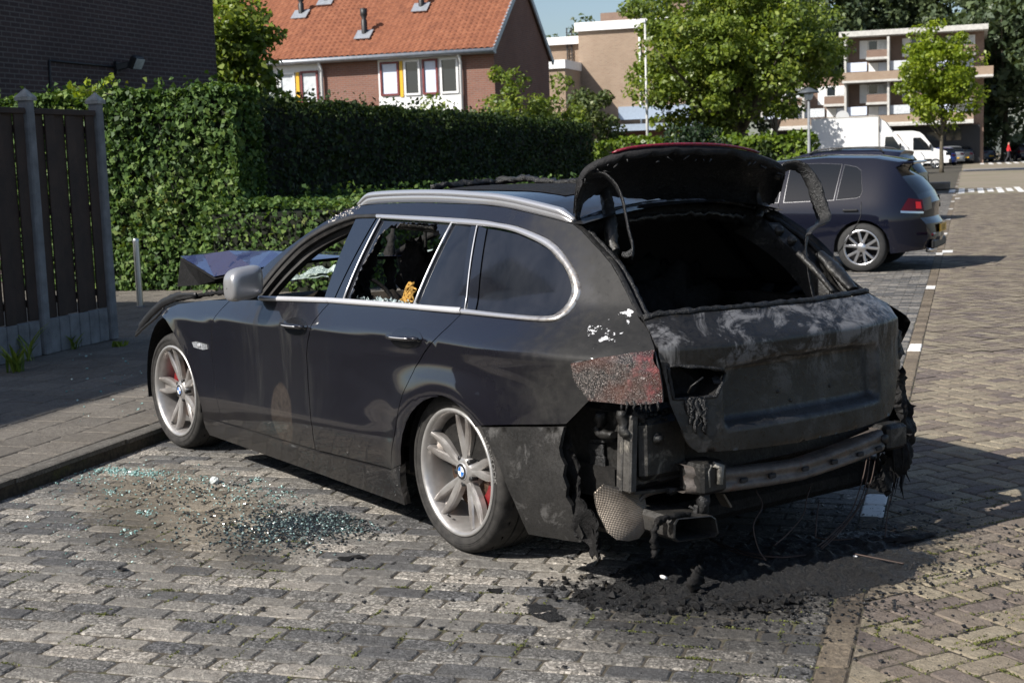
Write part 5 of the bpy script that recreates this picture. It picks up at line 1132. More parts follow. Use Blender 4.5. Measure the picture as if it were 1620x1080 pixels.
# ---- wheels
def wheel(xc, yf, rot, r=.337, wd=.265, steer=0, camber=0):
    w_ = bpy.data.objects.new('wheel', None); COL.objects.link(w_); w_.parent = car; sg = 1 if yf > 0 else -1
    w_.location = (xc, yf-sg*.03, r-.002)
    w_.rotation_euler = (camber*sg, 0, steer)
    if sg < 0: w_.rotation_euler = (camber*-1, 0, math.pi+steer)
    # local: outer face towards +y
    rr = .262; m = MB(); n_ = 144
    prf = [(rr-.004, -.004), (rr+.004, .006), (rr+.014, .012), (r*.90, .016), (r*.945, .010), (r*.975, -.004), (r*.992, -.022), (r, -.045)]
    def wob(i, j, rad, h):
        if j in (6, 7) and i % 6 == 0: return rad-.006, h
        return rad, h
    m.lathe(prf, axis='y', n=n_, wob=wob, smooth=True)
    tread = [(r, -.045), (r+.001, -.075), (r-.008, -.077), (r-.008, -.085), (r+.001, -.087), (r+.002, -.125), (r-.008, -.127), (r-.008, -.137), (r+.002, -.139), (r+.001, -.178), (r-.008, -.18), (r-.008, -.188), (r+.001, -.19), (r, -wd+.04), (r*.985, -wd+.012), (r*.94, -wd), (rr, -wd+.01)]
    m.lathe(tread, axis='y', n=n_, smooth=False)
    for q in (.293, .300): m.lathe([(q-.0012, .0155), (q, .018), (q+.0012, .0155)], axis='y', n=96)
    m.build('tyre', M_TYRE2, w_)
    m = MB(); m.lathe([(rr+.002, .000), (rr+.003, .010), (rr-.004, .014), (rr-.012, .010), (rr-.020, -.004), (rr-.026, -.03), (rr-.034, -.09), (rr-.036, -.20)], axis='y', n=96)
    rim = m.build('rim', M_ALLOY2, w_)
    for k in range(5):
        a0 = rot+k*2*math.pi/5; m = MB()
        for s in (-1, 1):
            n_ = 15; G = []
            for t in np.linspace(0, 1, n_):
                rad = .052+(.240-.052)*t
                da = s*(.030+.172*math.sin(t*2.1)**1.0*(.35+.65*t))
                wdt = .0125+.0082*math.sin(math.pi*min(1, t*1.02))-.0035*t
                ctr = np.array([math.cos(a0+da/(.35+.9*t))*rad, 0, math.sin(a0+da/(.35+.9*t))*rad])
                dirr = np.array([math.cos(a0), 0, math.sin(a0)]); tan = np.array([-math.sin(a0), 0, math.cos(a0)])*s
                yy = -.030+.004*math.sin(t*3)+.026*t**2.2
                row = []
                for q, dy in ((-1.0, -.036), (-1.0, -.009), (-.72, -.0015), (-.2, .0), (.25, .001), (.75, -.002), (1.0, -.011), (1.0, -.036)):
                    row.append(ctr+tan*q*wdt+np.array([0, yy+dy, 0]))
                G.append(row)
            G = np.array(G)
            for a_, b_ in ((0, 2), (1, 3), (2, 6), (5, 7), (6, 8)): m.grid(G[:, a_:b_], 0, True, s < 0)
        # sunken web between the twin blades
        G = []
        for t in np.linspace(0.05, 1, 10):
            rad = .05+.19*t; hw_ = (.010+.022*math.sin(min(1, t*1.05)*math.pi*.62)); yy = -.060+.022*t**2.2
            c_ = np.array([math.cos(a0)*rad, yy, math.sin(a0)*rad]); tan = np.array([-math.sin(a0), 0, math.cos(a0)]); G.append([c_-tan*hw_, c_-tan*hw_*.3+np.array([0, -.002, 0]), c_+tan*hw_*.3+np.array([0, -.002, 0]), c_+tan*hw_])
        m.grid(np.array(G), 0, True); m.build('spoke', M_ALLOY2, w_, recalc=True)
    m = MB(); m.lathe([(.0, -.022), (.038, -.022), (.052, -.028), (.060, -.034), (.064, -.06), (.07, -.09)], axis='y', n=40); m.build('hub', M_ALLOY2, w_)
    for k in range(5):
        m = MB(); a = rot+(k+.5)*2*math.pi/5; m.lathe([(.0, -.0265), (.0105, -.0265), (.0115, -.031), (.0115, -.06)], (math.cos(a)*.056, 0, math.sin(a)*.056), 'y', 12); m.build('lug_hole', M_BLK, w_)
    # centre badge: black ring, quartered blue and white disc
    m = MB(); m.lathe([(.0335, -.019), (.0325, -.016), (.0222, -.0155), (.0220, -.0165)], axis='y', n=40, m=0); m.lathe([(.0225, -.0158), (.0215, -.0148), (.0205, -.0152)], axis='y', n=40, m=3)
    for k in range(4):
        a = np.linspace(k*math.pi/2, (k+1)*math.pi/2, 10); V = [(0, -.0150, 0)]+[(.0208*math.cos(t), -.0152, .0208*math.sin(t)) for t in a]; m.add(V, [(0, i+1, i+2)[::-1] for i in range(9)], 1+k % 2)
    m.lathe([(.0352, -.0225), (.035, -.018), (.0335, -.0175)], axis='y', n=40, m=3)
    m.build('centre_badge', [M_BLK, M_BADGEB, M_WHITE, M_SILVER], w_)
    m = MB(); m.lathe([(.07, -.085), (.172, -.085), (.174, -.09), (.174, -.11), (.07, -.11)], axis='y', n=60); m.build('brake_disc', M_DISC, w_)
    m = MB(); a1 = -.35 if xc < 1 else math.pi+.35
    G = [[np.array([math.cos(a)*q, yy, math.sin(a)*q]) for q, yy in ((.125, -.075), (.130, -.068), (.172, -.068), (.182, -.075), (.182, -.11))] for a in np.linspace(math.pi-.45+.6, math.pi+.65+.6, 12)] if xc < 1 else [[np.array([math.cos(a)*q, yy, math.sin(a)*q]) for q, yy in ((.125, -.075), (.130, -.068), (.172, -.068), (.182, -.075), (.182, -.11))] for a in np.linspace(-.2, .9, 12)]
    m.grid(np.array(G), 0, True); m.build('brake_caliper', M_CALIP, w_, recalc=True)
    m = MB(); m.tube([(0, -.06, 0), (0, -.4, 0)], .05, 12); m.build('axle_stub', M_CHAR, w_)
    m = MB(); m.tube([(rr*.86*math.cos(-1.15), -.015, rr*.86*math.sin(-1.15)), (rr*.80*math.cos(-1.15), .004, rr*.80*math.sin(-1.15))], .004, 7); m.build('valve', M_BLK, w_)
    return w_
tty = NT('dusty tyre'); oy = tty.obj(); ny = tty.noise(oy, 24, 4, .7)
tty.P(color=tty.ramp(ny, [(.3, (.018, .0175, .017)), (.7, (.048, .045, .042))]), rough=.8, spec=.3); tty.bump(tty.noise(oy, 160, 3), .2, .003); M_TYRE2 = tty.mat
tal = NT('brake dusted silver alloy'); oa = tal.obj(); rr_ = tal.n('ShaderNodeVectorMath', operation='LENGTH'); tal.t.links.new(oa, rr_.inputs[0])
tal.P(color=tal.mix(tal.math('MULTIPLY', tal.ramp(rr_.outputs['Value'], [(.10, .45), (.22, .85), (.252, .35), (.262, 0)]), tal.ramp(tal.noise(oa, 11, 4, .6), [(.3, .35), (.7, 1)])), (.58, .57, .555), (.20, .16, .135)), rough=tal.ramp(tal.noise(oa, 30, 3), [(.3, .30), (.7, .48)]), metal=.7); M_ALLOY2 = tal.mat
M_BADGEB = simple('badge blue', (.02, .13, .42), .3); M_DISC = simple('rusty brake disc', (.16, .10, .07), .45, .7, .3, 30); M_CALIP = simple('red caliper', (.16, .008, .009), .5, 0, .3)
w0_ = wheel(0, .905, math.radians(25.6)); V, F = text_mesh('HANKOOK', .030, .0022)
MB().add([((-(.281+v[1])*math.cos(.33-v[0]*1.25/.287)), .0162+v[2], (.281+v[1])*math.sin(.33-v[0]*1.25/.287)) for v in V], F).build('tyre_letters', simple('raised tyre letters', (.13, .125, .118), .8), w0_); wheel(2.968, .877, math.radians(3), wd=.24, steer=.05)
wheel(0, -.905, .4); wheel(2.968, -.877, .2, wd=.24, steer=.05)
# wheel arch liners
m = MB()
for xc in (0, 2.968):
    for sg in (1, -1):
        G = [[np.array([xc+.385*math.cos(a), sg*yy, .325+(.36 if xc < 1 else .44)*math.sin(a)]) for yy in (.42, .62, .87)] for a in np.linspace(-.15, math.pi+.15, 22)]; m.grid(np.array(G), 0, True)
        a = np.linspace(-.1, math.pi+.1, 22); o = [np.array([xc+.40*math.cos(t), sg*.43, .325+.45*math.sin(t)]) for t in a]; m.add(o, [tuple(range(22))]); m.build('wheel_arch_liner', M_CHAR, car); m = MB()
# ================================================================ BURNT CAR: tail, cabin, nose
xc_ = pchip([.44, .475, .495, .52, .60, .70, .80, .88, .905, .915, .93, .965, 1.0, 1.03, 1.06], [-1.06, -1.095, -1.118, -1.126, -1.124, -1.116, -1.112, -1.120, -1.121, -1.115, -1.092, -1.036, -.985, -.95, -.92])
def sstep(a, b, x): t = min(1, max(0, (x-a)/(b-a))); return t*t*(3-2*t)
def TX(y, z):
    b = .085*(abs(y)/.6)**3.6
    top = .835-.012*(y/.4)**2; bot = .625; m_ = sstep(.425, .395, abs(y-.01)+.6*max(0, z-.80))*sstep(top+.002, top-.012, z)*sstep(bot-.03, bot+.006, z)
    return xc_(z)+b+.044*m_
def TAIL(y, z): return np.array([TX(y, z), y, z])
def hitT(px, py):
    d = ray(px, py); a = (-1.4-CAM[0])/d[0]; b = (-.7-CAM[0])/d[0]; f = lambda t: (CAM+d*t)[0]-TX(CAM[1]+d[1]*t, CAM[2]+d[2]*t)
    ts = np.linspace(a, b, 60)
    for i in range(1, 60):
        if f(ts[i]) >= 0:
            lo, hi = ts[i-1], ts[i]
            for _ in range(30):
                m = (lo+hi)/2
                if f(m) < 0: lo = m
                else: hi = m
            break
    q = CAM+d*ts[i] if i == 59 else CAM+d*lo; return (float(q[1]), float(q[2]))
def HT(*p): return [hitT(*q) for q in p]
def vnoise(q, s, a): return (mnoise.fractal(Vector((q[0]*s, q[1]*s, q[2]*s)), .8, 2.1, 4))*a
tgl = HT((1018, 507), (1027, 522), (1036, 542), (1042, 562), (1048, 580), (1055, 612), (1060, 638), (1073, 668), (1087, 698), (1095, 709), (1105, 715))
tgb = HT((1173, 711), (1260, 700), (1340, 682), (1390, 666), (1408, 656)); tgr = HT((1415, 640), (1418, 610), (1421, 585), (1424, 548), (1421, 520), (1416, 497), (1405, 480), (1374, 464))
tgt = HT((1290, 477), (1200, 486), (1100, 495), (1045, 500))
pocket = HT((1056, 578), (1100, 580), (1143, 584), (1146, 590), (1140, 610), (1131, 627), (1100, 629), (1065, 631), (1060, 610))
tg_ = patch('tailgate', clean(tgl+tgb+tgr+tgt), TAIL, M_GATE, car, .015, (pocket,), .03, 0, True, .013, disp=lambda q: vnoise(q, 7, .0012)+vnoise(q, 34, .0005))
m = MB(); V = [TAIL(*p)+np.array([.012, 0, 0]) for p in pocket]; B = [p+np.array([.10, 0, 0]) for p in V]; k = len(V); m.add(V+B, [(i, (i+1) % k, (i+1) % k+k, i+k) for i in range(k)]+[tuple(range(k, 2*k))]); m.build('lamp_pocket', M_CHAR, tg_)
P = [TAIL(*p)+np.array([-.004, 0, 0]) for p in pocket+pocket[:1]]; MB().tube(resample(P, .02), .006, 6, jit=.5).build('pocket_rim', M_CHARG, tg_)
m = MB(); a = TAIL(*hitT(1088, 622)); m.tube([a, a+(-.03, .01, .03), a+(-.05, -.03, .06)], .0035, 6); m.build('bent_wire', M_SOOTM, tg_)
# melted drips under the lamp pocket
m = MB(); rg = np.random.default_rng(4)
for k in range(9):
    px = 1080+rg.random()*34; y0 = 630+rg.normal()*2; L = 20+rg.random()*38
    P = [TAIL(*hitT(px+rg.normal()*2.5+3*t, y0+L*t))+np.array([-.006, 0, 0]) for t in np.linspace(0, 1, 7)]; m.tube(P, [.008, .011, .008, .009, .006, .007, .003], 7, jit=.5, seed=k)
m.build('melted_drips', M_CHARG, tg_)
# burnt plate bolts and edge seal along the glass opening
MB().tube(resample([TAIL(*p)+np.array([.004, 0, .006]) for p in HT((1018, 506), (1045, 499), (1100, 494), (1200, 485), (1290, 476), (1374, 462))], .02), .011, 7, jit=.35).build('window_seal', M_CHARG, tg_)
for px, py in ((1230, 619), (1312, 610), (1250, 633)): MB().lathe([(0, -.006), (.006, -.004), (.007, .004)], TAIL(*hitT(px, py)), 'x', 10).build('plate_bolt', M_SOOTM, tg_)
def ridge(nm, pts, w, par, mat=None): MB().tube(resample([TAIL(*p)+np.array([.001, 0, 0]) for p in HT(*pts)], .03), w, 8, flat=.6).build(nm, mat or M_GATE, par)
# ---- left tail lamp: melted red lens
tl = NT('melted tail lamp with glints'); ol = tl.obj(); xl_, yl_, zl_ = tl.sep(ol)[0:3]; n1 = tl.noise(ol, 22, 4, .7); n2 = tl.noise(ol, 190, 3, .7); n3 = tl.noise(ol, 6, 4, .6)
redk = tl.ramp(tl.math('ADD', tl.math('MULTIPLY', yl_, -1.0), tl.math('ADD', tl.math('MULTIPLY', tl.math('SUBTRACT', n3, .5), .22), tl.math('MULTIPLY', tl.math('SUBTRACT', n1, .5), .20))), [(.0, 0), (1.0, 1)])
rk = tl.math('ADD', yl_, tl.math('MULTIPLY', tl.math('SUBTRACT', n1, .5), -.28)); redm = tl.ramp(rk, [(.66, 1), (.76, 0)])
gr = tl.ramp(n2, [(.38, (.012, .012, .012)), (.52, (.055, .048, .044)), (.68, (.40, .34, .31))]); gr = tl.mix(tl.ramp(n3, [(.45, 0), (.65, .7)]), gr, (.16, .07, .05))  # palest grey brightened to paint sun glints on the melted lens
rd = tl.ramp(n1, [(.32, (.012, .005, .005)), (.46, (.07, .010, .012)), (.58, (.24, .04, .045)), (.72, (.55, .20, .18))])
tl.P(color=tl.mix(redm, gr, rd), rough=tl.ramp(n1, [(.4, .18), (.7, .42)]), spec=.7, coat=.6, coatr=.08); tl.bump(tl.math('ADD', n1, n2), 1.0, .012)
lamp = patch('tail_lamp', clean(H((905, 574), (908, 595), (915, 611), (933, 633), (965, 636), (1000, 640), (1030, 638), (1049, 635), (1047, 610), (1043, 585), (1036, 557), (1000, 561), (950, 567))), SIDE, tl.mat, car, .012, (), .03, .006, True, .012, disp=lambda q: vnoise(q, 18, .011)*sstep(.82, .68, q[1])+vnoise(q, 50, .0035)+.002)
lo_ = H((905, 574), (908, 595), (915, 611), (933, 633), (965, 636), (1000, 640), (1030, 638), (1049, 635), (1047, 610), (1043, 585), (1036, 557), (1000, 561), (950, 567), (905, 574)); MB().tube(resample([SIDE(*p) for p in lo_], .02), .004, 6).build('lamp_gap', M_BLK, lamp)
m = MB(); rg = np.random.default_rng(12)
for k in range(7):
    a = SIDE(*hit(985+k*9+rg.normal()*2, 634)); P = [a+np.array([-.002+.004*rg.normal(), .004, -.012*j]) for j in range(4)]; m.tube(P, [.005, .005, .004, .0015], 6, jit=.3, seed=k)
m.build('melted_drips', M_CHARG, lamp)
# ---- rear bumper remnant, torn edge, hanging melted flap
tb2 = char('scorched bumper plastic', (.010, .0098, .0095), (.028, .0265, .025), .62, .4, 6, .25, 90, ((.17, .165, .16), .35))
bp = H((763, 675.5), (830, 675), (894, 675), (890, 690), (886, 708), (889, 722), (895, 735), (893, 752), (899, 770), (897, 785), (906, 800), (908, 812), (917, 828), (925, 846), (921, 857), (880, 851), (838, 844), (815, 792), (793, 738))
bmp = patch('rear_bumper_piece', clean(bp), lambda x, z: SIDE(x, z)+np.array([0, .006, 0]), tb2, car, .028, (), .02, 0, True, .018, disp=lambda q: vnoise(q, 9, .004)*sstep(-.55, -.75, q[0])+vnoise(q, 70, .0012)*sstep(-.5, -.7, q[0]))
def sheet(name, pts, axis, at_, par, mat, seed, amp=.016, fold=38.0, th=.010, jagk=.012, jaga=.004):
    back = (lambda px, py: aty(px, py, at_)) if axis == 'y' else (lambda px, py: atx(px, py, at_))
    P = [back(*p) for p in pts]; P2 = [((p[0], p[2]) if axis == 'y' else (p[1], p[2])) for p in P]; P2 = clean(jag(P2+P2[:1], jagk, jaga, seed)[:-1], .002)
    def fn(a, b):
        w = amp*math.sin(a*fold+2.2*math.sin(b*9+seed))+vnoise((a*2, b, seed), 9, amp*1.2)+vnoise((a, b, seed), 40, amp*.35)
        return np.array([a, at_+w, b]) if axis == 'y' else np.array([at_+w, a, b])
    return patch(name, P2, fn, mat, par, .014, (), th, 0, True, .011, smooth=False)
sheet('melted_flap', ((886, 682), (897, 677), (901, 700), (905, 728), (911, 757), (920, 783), (932, 808), (941, 834), (947, 860), (949, 884), (943, 889), (937, 874), (930, 886), (926, 862), (915, 838), (905, 808), (896, 778), (890, 752), (883, 736), (887, 712)), 'y', .845, bmp, M_CHAR, 3)
sheet('melted_flap', ((905, 800), (925, 800), (940, 830), (952, 858), (944, 878), (934, 868), (920, 836)), 'y', .815, bmp, M_CHAR, 7)
# ---- rear body behind the missing bumper
def pbox(nm, c, d, mat, bev=.01, par=None, R=None): return MB().box(c, d, R, 0, bev).build(nm, mat, par or car)
rb = MB(); rb.box((-.66, .0, .535), (.50, 1.44, .30), None, 0, .02); rbo = rb.build('rear_panel', M_SOOTM, car)
MB().box((-.76, 0, .735), (.26, 1.22, .11), None, 0, .03).build('tail_shelf', M_CHAR, car)
cx = atx(996, 720, -.915); X0 = -.915
# corner post with peeling paint, vent block, embossed cover
m = MB(); a, b = atx(998, 655, X0), atx(995, 778, X0); m.bar(a, b, .05, .035, 0, (0, 1, 0), .006); m.bar(a+(.03, .012, 0), b+(.03, .012, 0), .03, .025, 0, (0, 1, 0), .004); m.build('corner_post', char('peeling primer', (.03, .028, .026), (.09, .085, .078), .6, .4, 14, .6, 60, ((.36, .33, .28), .9)), rbo)
m = MB(); 
for k in range(3): m.box(aty(944+k*2.5, 710+k*19, .735), (.085, .022, .052), None, 0, .008)
m.bar(aty(936, 697, .735), aty(972, 696, .735), .02, .012); m.build('air_vent', M_CHARG, rbo)
m = MB(); m.box((X0-.012, (atx(1043, 705, X0))[1], atx(1043, 705, X0)[2]), (.05, .225, .23), None, 0, .03); cov = m.build('embossed_cover', M_SOOTM, rbo)
MB().lathe([(0, -.02), (.014, -.017), (.016, -.004), (.024, 0)], atx(1041, 694, X0-.04), 'x', 14).build('stud', M_SOOTM, cov)
m = MB(); rg = np.random.default_rng(17)
for k in range(14): m.tube([atx(1000+k*6.0, 652+rg.normal()*3, X0-.01), atx(1001+k*6.0+rg.normal()*2, 662+rg.random()*8, X0-.01)], [.010, .003], 6, jit=.6, seed=k)
P = resample([atx(x, y, X0-.015) for x, y in ((1000, 650), (1020, 668), (1050, 662), (1085, 668))], .02); m.tube(P, .013, 7, jit=.6); m.build('melted_foam', M_CHARG, rbo)
m = MB(); P = [aty(x, y, .76) for x, y in ((952, 652), (949, 672), (944, 676), (950, 686), (972, 688))]; m.tube(resample(P, .02), .022, 8, jit=.5, flat=.6); P = [aty(x, y, .75) for x, y in ((984, 648), (986, 668), (988, 690))]; m.tube(resample(P, .02), .02, 8, jit=.55); m.build('burnt_bracket', M_SOOTM, rbo)
m = MB(); m.tube([atx(1075, 700, -.93), atx(1079, 740, -.93), atx(1077, 776, -.93), atx(1060, 782, -.93)], .005, 6); m.tube([atx(1056, 776, -.94), atx(1078, 774, -.94)], .012, 8); m.build('cable_clip', M_CHARG, rbo)
m = MB(); m.bar(atx(1000, 779, -.92), atx(1120, 766, -.92), .03, .012); m.build('lower_flange', M_SOOTM, rbo)
# ---- crash beam
yb = np.linspace(.545, -.655, 34); zt_b = np.interp(yb, [-.655, -.5, 0, .4, .545], [.455, .452, .412, .436, .470]); zb_b = np.interp(yb, [-.655, -.5, 0, .4, .545], [.372, .368, .335, .350, .362])
def bx_(y): return -1.075+.055*(abs(y)/.6)**2.6+(.03 if abs(y) > .52 else 0)
G = []
for y, a, b in zip(yb, zt_b, zb_b):
    x = bx_(y); w_ = a-b; nz = vnoise((y, a, 0), 9, .003)
    G.append([np.array([x+.075, y, a-.004]), np.array([x+.03, y, a+nz]), np.array([x+.006, y, a-.004]), np.array([x-.004+nz, y, a-.3*w_]), np.array([x+.010, y, a-.42*w_]), np.array([x+.004, y, a-.62*w_]), np.array([x-.006, y, a-.72*w_]), np.array([x+nz, y, b+.006]), np.array([x+.012, y, b]), np.array([x+.075, y, b+.004])])
m = MB(); m.grid(np.array(G), 0, True); beam = m.build('crash_beam', M_RUST, car, recalc=True)
for px, py in ((1177, 759), (1222, 752), (1274, 741), (1320, 730), (1361, 718), (1390, 709)): MB().box(atx(px, py, bx_(atx(px, py, -1.07)[1])-.004), (.014, .034, .017), None, 0, .003).build('beam_slot', M_DARK, beam)
m = MB(); m.box(atx(1112, 752, -1.0), (.13, .13, .115), None, 0, .012); m.build('crush_box', M_SOOTM, beam); m = MB(); m.tube([atx(1128, 733, -1.06), atx(1139, 738, -1.07), atx(1137, 765, -1.07)], .015, 8, jit=.5); m.tube([atx(1126, 735, -1.06), atx(1120, 745, -1.06), atx(1122, 770, -1.06)], .008, 6, jit=.5); m.build('molten_blob', char('pale melted metal', (.12, .115, .10), (.34, .32, .28), .5, .5, 30), beam)
m = MB(); m.box((-.99, -.60, .415), (.10, .12, .10), None, 0, .012); m.build('crush_box', M_SOOTM, beam); m = MB(); m.lathe([(.0, -.004), (.018, -.004), (.018, .01)], atx(1401, 694, -1.055), 'x', 16); m.build('tow_hole', M_BLK, beam)
m = MB(); m.box((-.90, 0, .475), (.04, 1.2, .16), None, 0, .01); m.build('back_plate', char('brown sooty plate', (.014, .012, .011), (.045, .038, .033), .65, .4, 8), rbo)
m = MB(); rg = np.random.default_rng(41)
for k in range(22): y = .5-k*.05; m.tube([(-.93, y, .545+rg.normal()*.008), (-.935, y+rg.normal()*.02, .51+rg.normal()*.012)], [.011, .002], 6, jit=.6, seed=k)
m.build('melted_edge', M_CHAR, rbo)
# ---- underbody, tank, exhaust
pbox('underbody', (1.2, 0, .24), (4.2, 1.45, .10), M_CHAR, .03); pbox('spare_wheel_well', (-.52, -.15, .30), (.62, .72, .20), M_CHAR, .06); pbox('rear_axle', (.0, 0, .30), (.22, 1.3, .12), M_CHAR, .03); pbox('silencer', (-.62, -.05, .24), (.32, 1.0, .14), M_CHAR, .06)
tsx = NT('quilted heat shield'); os_ = tsx.obj(); sy_ = tsx.sep(os_)
q1 = tsx.math('SINE', tsx.math('MULTIPLY', tsx.math('ADD', sy_[1], sy_[2]), 520.0)); q2 = tsx.math('SINE', tsx.math('MULTIPLY', tsx.math('SUBTRACT', sy_[1], sy_[2]), 520.0)); qh = tsx.math('MULTIPLY', q1, q2)
tsx.P(color=tsx.mix(tsx.ramp(tsx.noise(os_, 14, 4), [(.4, 0), (.7, .55)]), (.34, .29, .235), (.11, .085, .065)), rough=.45, metal=.6); tsx.bump(qh, .6, .004)
hp = [(950, 764), (985, 772), (1008, 776), (1014, 788), (1010, 812), (1004, 832), (992, 846), (975, 850), (958, 848), (947, 838), (940, 810), (938, 780)]
HS = [atx(x, y, -.86)[1:] for x, y in hp]
patch('heat_shield', [tuple(q) for q in HS], lambda y, z: np.array([-.86-.05*math.cos((y-.74)*8)+.02*math.sin(z*20), y, z]), tsx.mat, car, .02, (), .008, 0, True, .02)
m = MB(); P = [atx(x, y, -.89) for x, y in ((1018, 842), (1008, 815), (1012, 792), (1026, 781), (1048, 776), (1075, 771))]; m.tube(spline(P, 20), .009, 7, flat=.5); m.build('shield_rim', M_RUST, car)
mo = [atx(x, y, -1.075) for x, y in ((1066, 829), (1071, 820), (1126, 815), (1133, 820), (1137, 843), (1132, 849), (1072, 857), (1065, 851))]; c0 = np.mean(mo, 0)
ring = lambda k, dx, dz=0: [c0+(p-c0)*k+np.array([dx, 0, dz]) for p in mo]
bk = [p+np.array([.24, .01, .012]) for p in ring(.98, 0)]
m = MB(); L = [bk, ring(1.0, .02), ring(1.0, 0), ring(.93, -.002), ring(.90, .02), ring(.86, .18)]; k = 8; V = [p for r in L for p in r]
m.add(V, [(r*k+i, r*k+(i+1) % k, (r+1)*k+(i+1) % k, (r+1)*k+i) for r in range(5) for i in range(k)]+[tuple(range(5*k, 6*k))]); ex = m.build('exhaust_tip', char('sooty exhaust steel', (.010, .010, .010), (.045, .042, .038), .5, .5, 12, .3, 60), car, recalc=True)
m = MB(); P = [atx(x, y, -1.03) for x, y in ((1046, 822), (1038, 832), (1034, 850), (1036, 868), (1035, 882))]; m.tube(spline(P, 20), [.012]*6+[.013]*8+[.010]*6, 8, jit=.45, seed=9); P = [atx(x, y, -1.06) for x, y in ((1040, 824), (1060, 817), (1090, 813))]; m.tube(spline(P, 14), .011, 7, jit=.5, seed=4); m.build('melted_drip', M_CHAR, ex)
m = MB(); P = atx(1113, 792, -1.03); m.tube([P+(0, 0, .035), P, P+(0, .01, -.05)], [.022, .026, .014], 9, jit=.35); m.bar(atx(1100, 806, -1.02), atx(1118, 808, -1.02), .02, .035); m.tube([atx(1090, 800, -1.0), atx(1108, 810, -1.03)], .005, 6); m.build('exhaust_hanger', M_CHARG, ex)
m = MB(); m.tube([(-.80, .5, .25), (-.3, .5, .27)], .04, 12); m.build('exhaust_pipe', M_CHAR, ex)
MB().bar(atx(1138, 780, -.95), atx(1150, 800, -.95), .05, .008).build('mesh_scrap', tsx.mat, car)
# ---- right rear corner: charred bumper and lamp remains
def lump(name, pts, rads, seed, par=car, mat=None, flat=1.0, n=26, jit=.38):
    m = MB(); P = spline(pts, n); R = spline([(r, 0, 0) for r in rads], n)[:, 0]; m.tube(P, np.maximum(R, .002), 11, flat=flat, jit=jit, seed=seed); return m.build(name, mat or M_CHAR, par)
lr = sheet('charred_tail_lamp', ((1381, 549), (1400, 534), (1422, 518), (1428, 534), (1433, 560), (1412, 574), (1385, 584)), 'x', -1.0, car, M_CHARG, 5, .012, 60, .03)
m = MB()
for k in range(3): m.bar(atx(1386+k*3, 560+k*8, -1.015), atx(1420+k*2, 537+k*9, -1.0), .02, .012, 0, (0, 0, 1), .003)
m.build('lamp_ribs', M_CHARG, lr)
sheet('charred_corner', ((1416, 586), (1428, 588), (1438, 608), (1446, 628), (1454, 642), (1450, 655), (1452, 668), (1441, 690), (1438, 722), (1424, 742), (1416, 730), (1410, 700), (1416, 650)), 'x', -.93, car, M_CHAR, 6, .030, 26, .035)
sheet('charred_corner', ((1424, 690), (1440, 688), (1437, 720), (1428, 748), (1410, 772), (1385, 776), (1378, 766), (1398, 752), (1410, 730)), 'x', -.97, car, M_CHAR, 8, .022, 34, .03)
sheet('charred_corner', ((1408, 655), (1420, 640), (1432, 650), (1430, 700), (1418, 720), (1402, 700)), 'x', -.88, car, M_CHAR, 9, .03, 22, .05)
rg = np.random.default_rng(77)
for k in range(10): m = MB(); p = atx(1385+rg.random()*55, 690+rg.random()*70, -.95+.05*rg.normal()); m.tube([p, p+(.01*rg.normal(), .012*rg.normal(), -.03-.05*rg.random()), p+(.015*rg.normal(), .02*rg.normal(), -.10-.1*rg.random())], [.008, .005, .001], 6, jit=.5, seed=k); m.build('hanging_shred', M_CHAR, car)
# ---- raised upper hatch (spoiler shell) with the red brake light
O = [(908, 347), (910, 318), (915, 292), (924, 276), (940, 265), (962, 256), (988, 248), (1020, 243.5), (1060, 241), (1100, 240.5), (1140, 242), (1175, 247), (1205, 255), (1226, 263), (1237, 272), (1236, 284), (1228, 303), (1221, 319)]
ox = [-.37, -.43, -.47, -.50, -.53, -.56, -.59, -.62, -.64, -.645, -.64, -.62, -.58, -.55, -.52, -.49, -.43, -.38]
I_ = [(916, 343), (921, 322), (930, 310), (945, 304), (960, 305), (980, 307), (1005, 310), (1035, 311), (1065, 312), (1100, 313), (1130, 315), (1158, 319), (1180, 323), (1195, 324), (1203, 322), (1209, 320), (1214, 321), (1217, 322)]
ix = [-.36, -.36, -.355, -.35, -.345, -.34, -.34, -.335, -.335, -.335, -.335, -.34, -.34, -.345, -.35, -.355, -.36, -.37]
nO = 60; PO = spline([atx(x, y, X) for (x, y), X in zip(O, ox)], nO); PI = spline([atx(x, y, X) for (x, y), X in zip(I_, ix)], nO)
G = []; up_ = np.array([.25, 0, 1.0])/math.hypot(.25, 1)
for i in range(nO):
    row = []
    for t in np.linspace(0, 1, 14):
        q = PI[i]+(PO[i]-PI[i])*t; bul = .035*math.sin(math.pi*t)*math.sin(math.pi*i/(nO-1))**.5
        row.append(q+up_*(bul-.012)+np.array([0, 0, vnoise(q, 14, .008)+vnoise(q, 45, .003)]))
    G.append(row)
G = np.array(G); hat = bpy.data.objects.new('raised_hatch', None); COL.objects.link(hat); hat.parent = car
m = MB(); m.grid(G, 0, True); m.build('inner_shell', M_CHARG, hat)
G2 = G.copy()
for i in range(nO):
    for j in range(14): G2[i, j] = PI[i]+(PO[i]-PI[i])*(j/13)+up_*(.012+.04*math.sin(math.pi*min(1, j/13)*.95))
sp_m = char('flaking matt black paint', (.008, .008, .009), (.026, .025, .026), .8, .3, 40, .5, 120)
m = MB(); m.grid(G2, 0, True, True); m.build('spoiler_skin', sp_m, hat)
m = MB(); E = []
for i in range(nO): e = G[i, -1]; f = G2[i, -1]; E.append([e, e+np.array([-.012, 0, .004+.006*math.sin(i*2.3)+.005*math.sin(i*5.1)]), (e+f)/2+np.array([-.02, 0, .01]), f+np.array([-.006, 0, .006]), f])
m.grid(np.array(E), 0, True); m.build('trailing_edge', sp_m, hat, recalc=True)
rg = np.random.default_rng(6); m = MB()
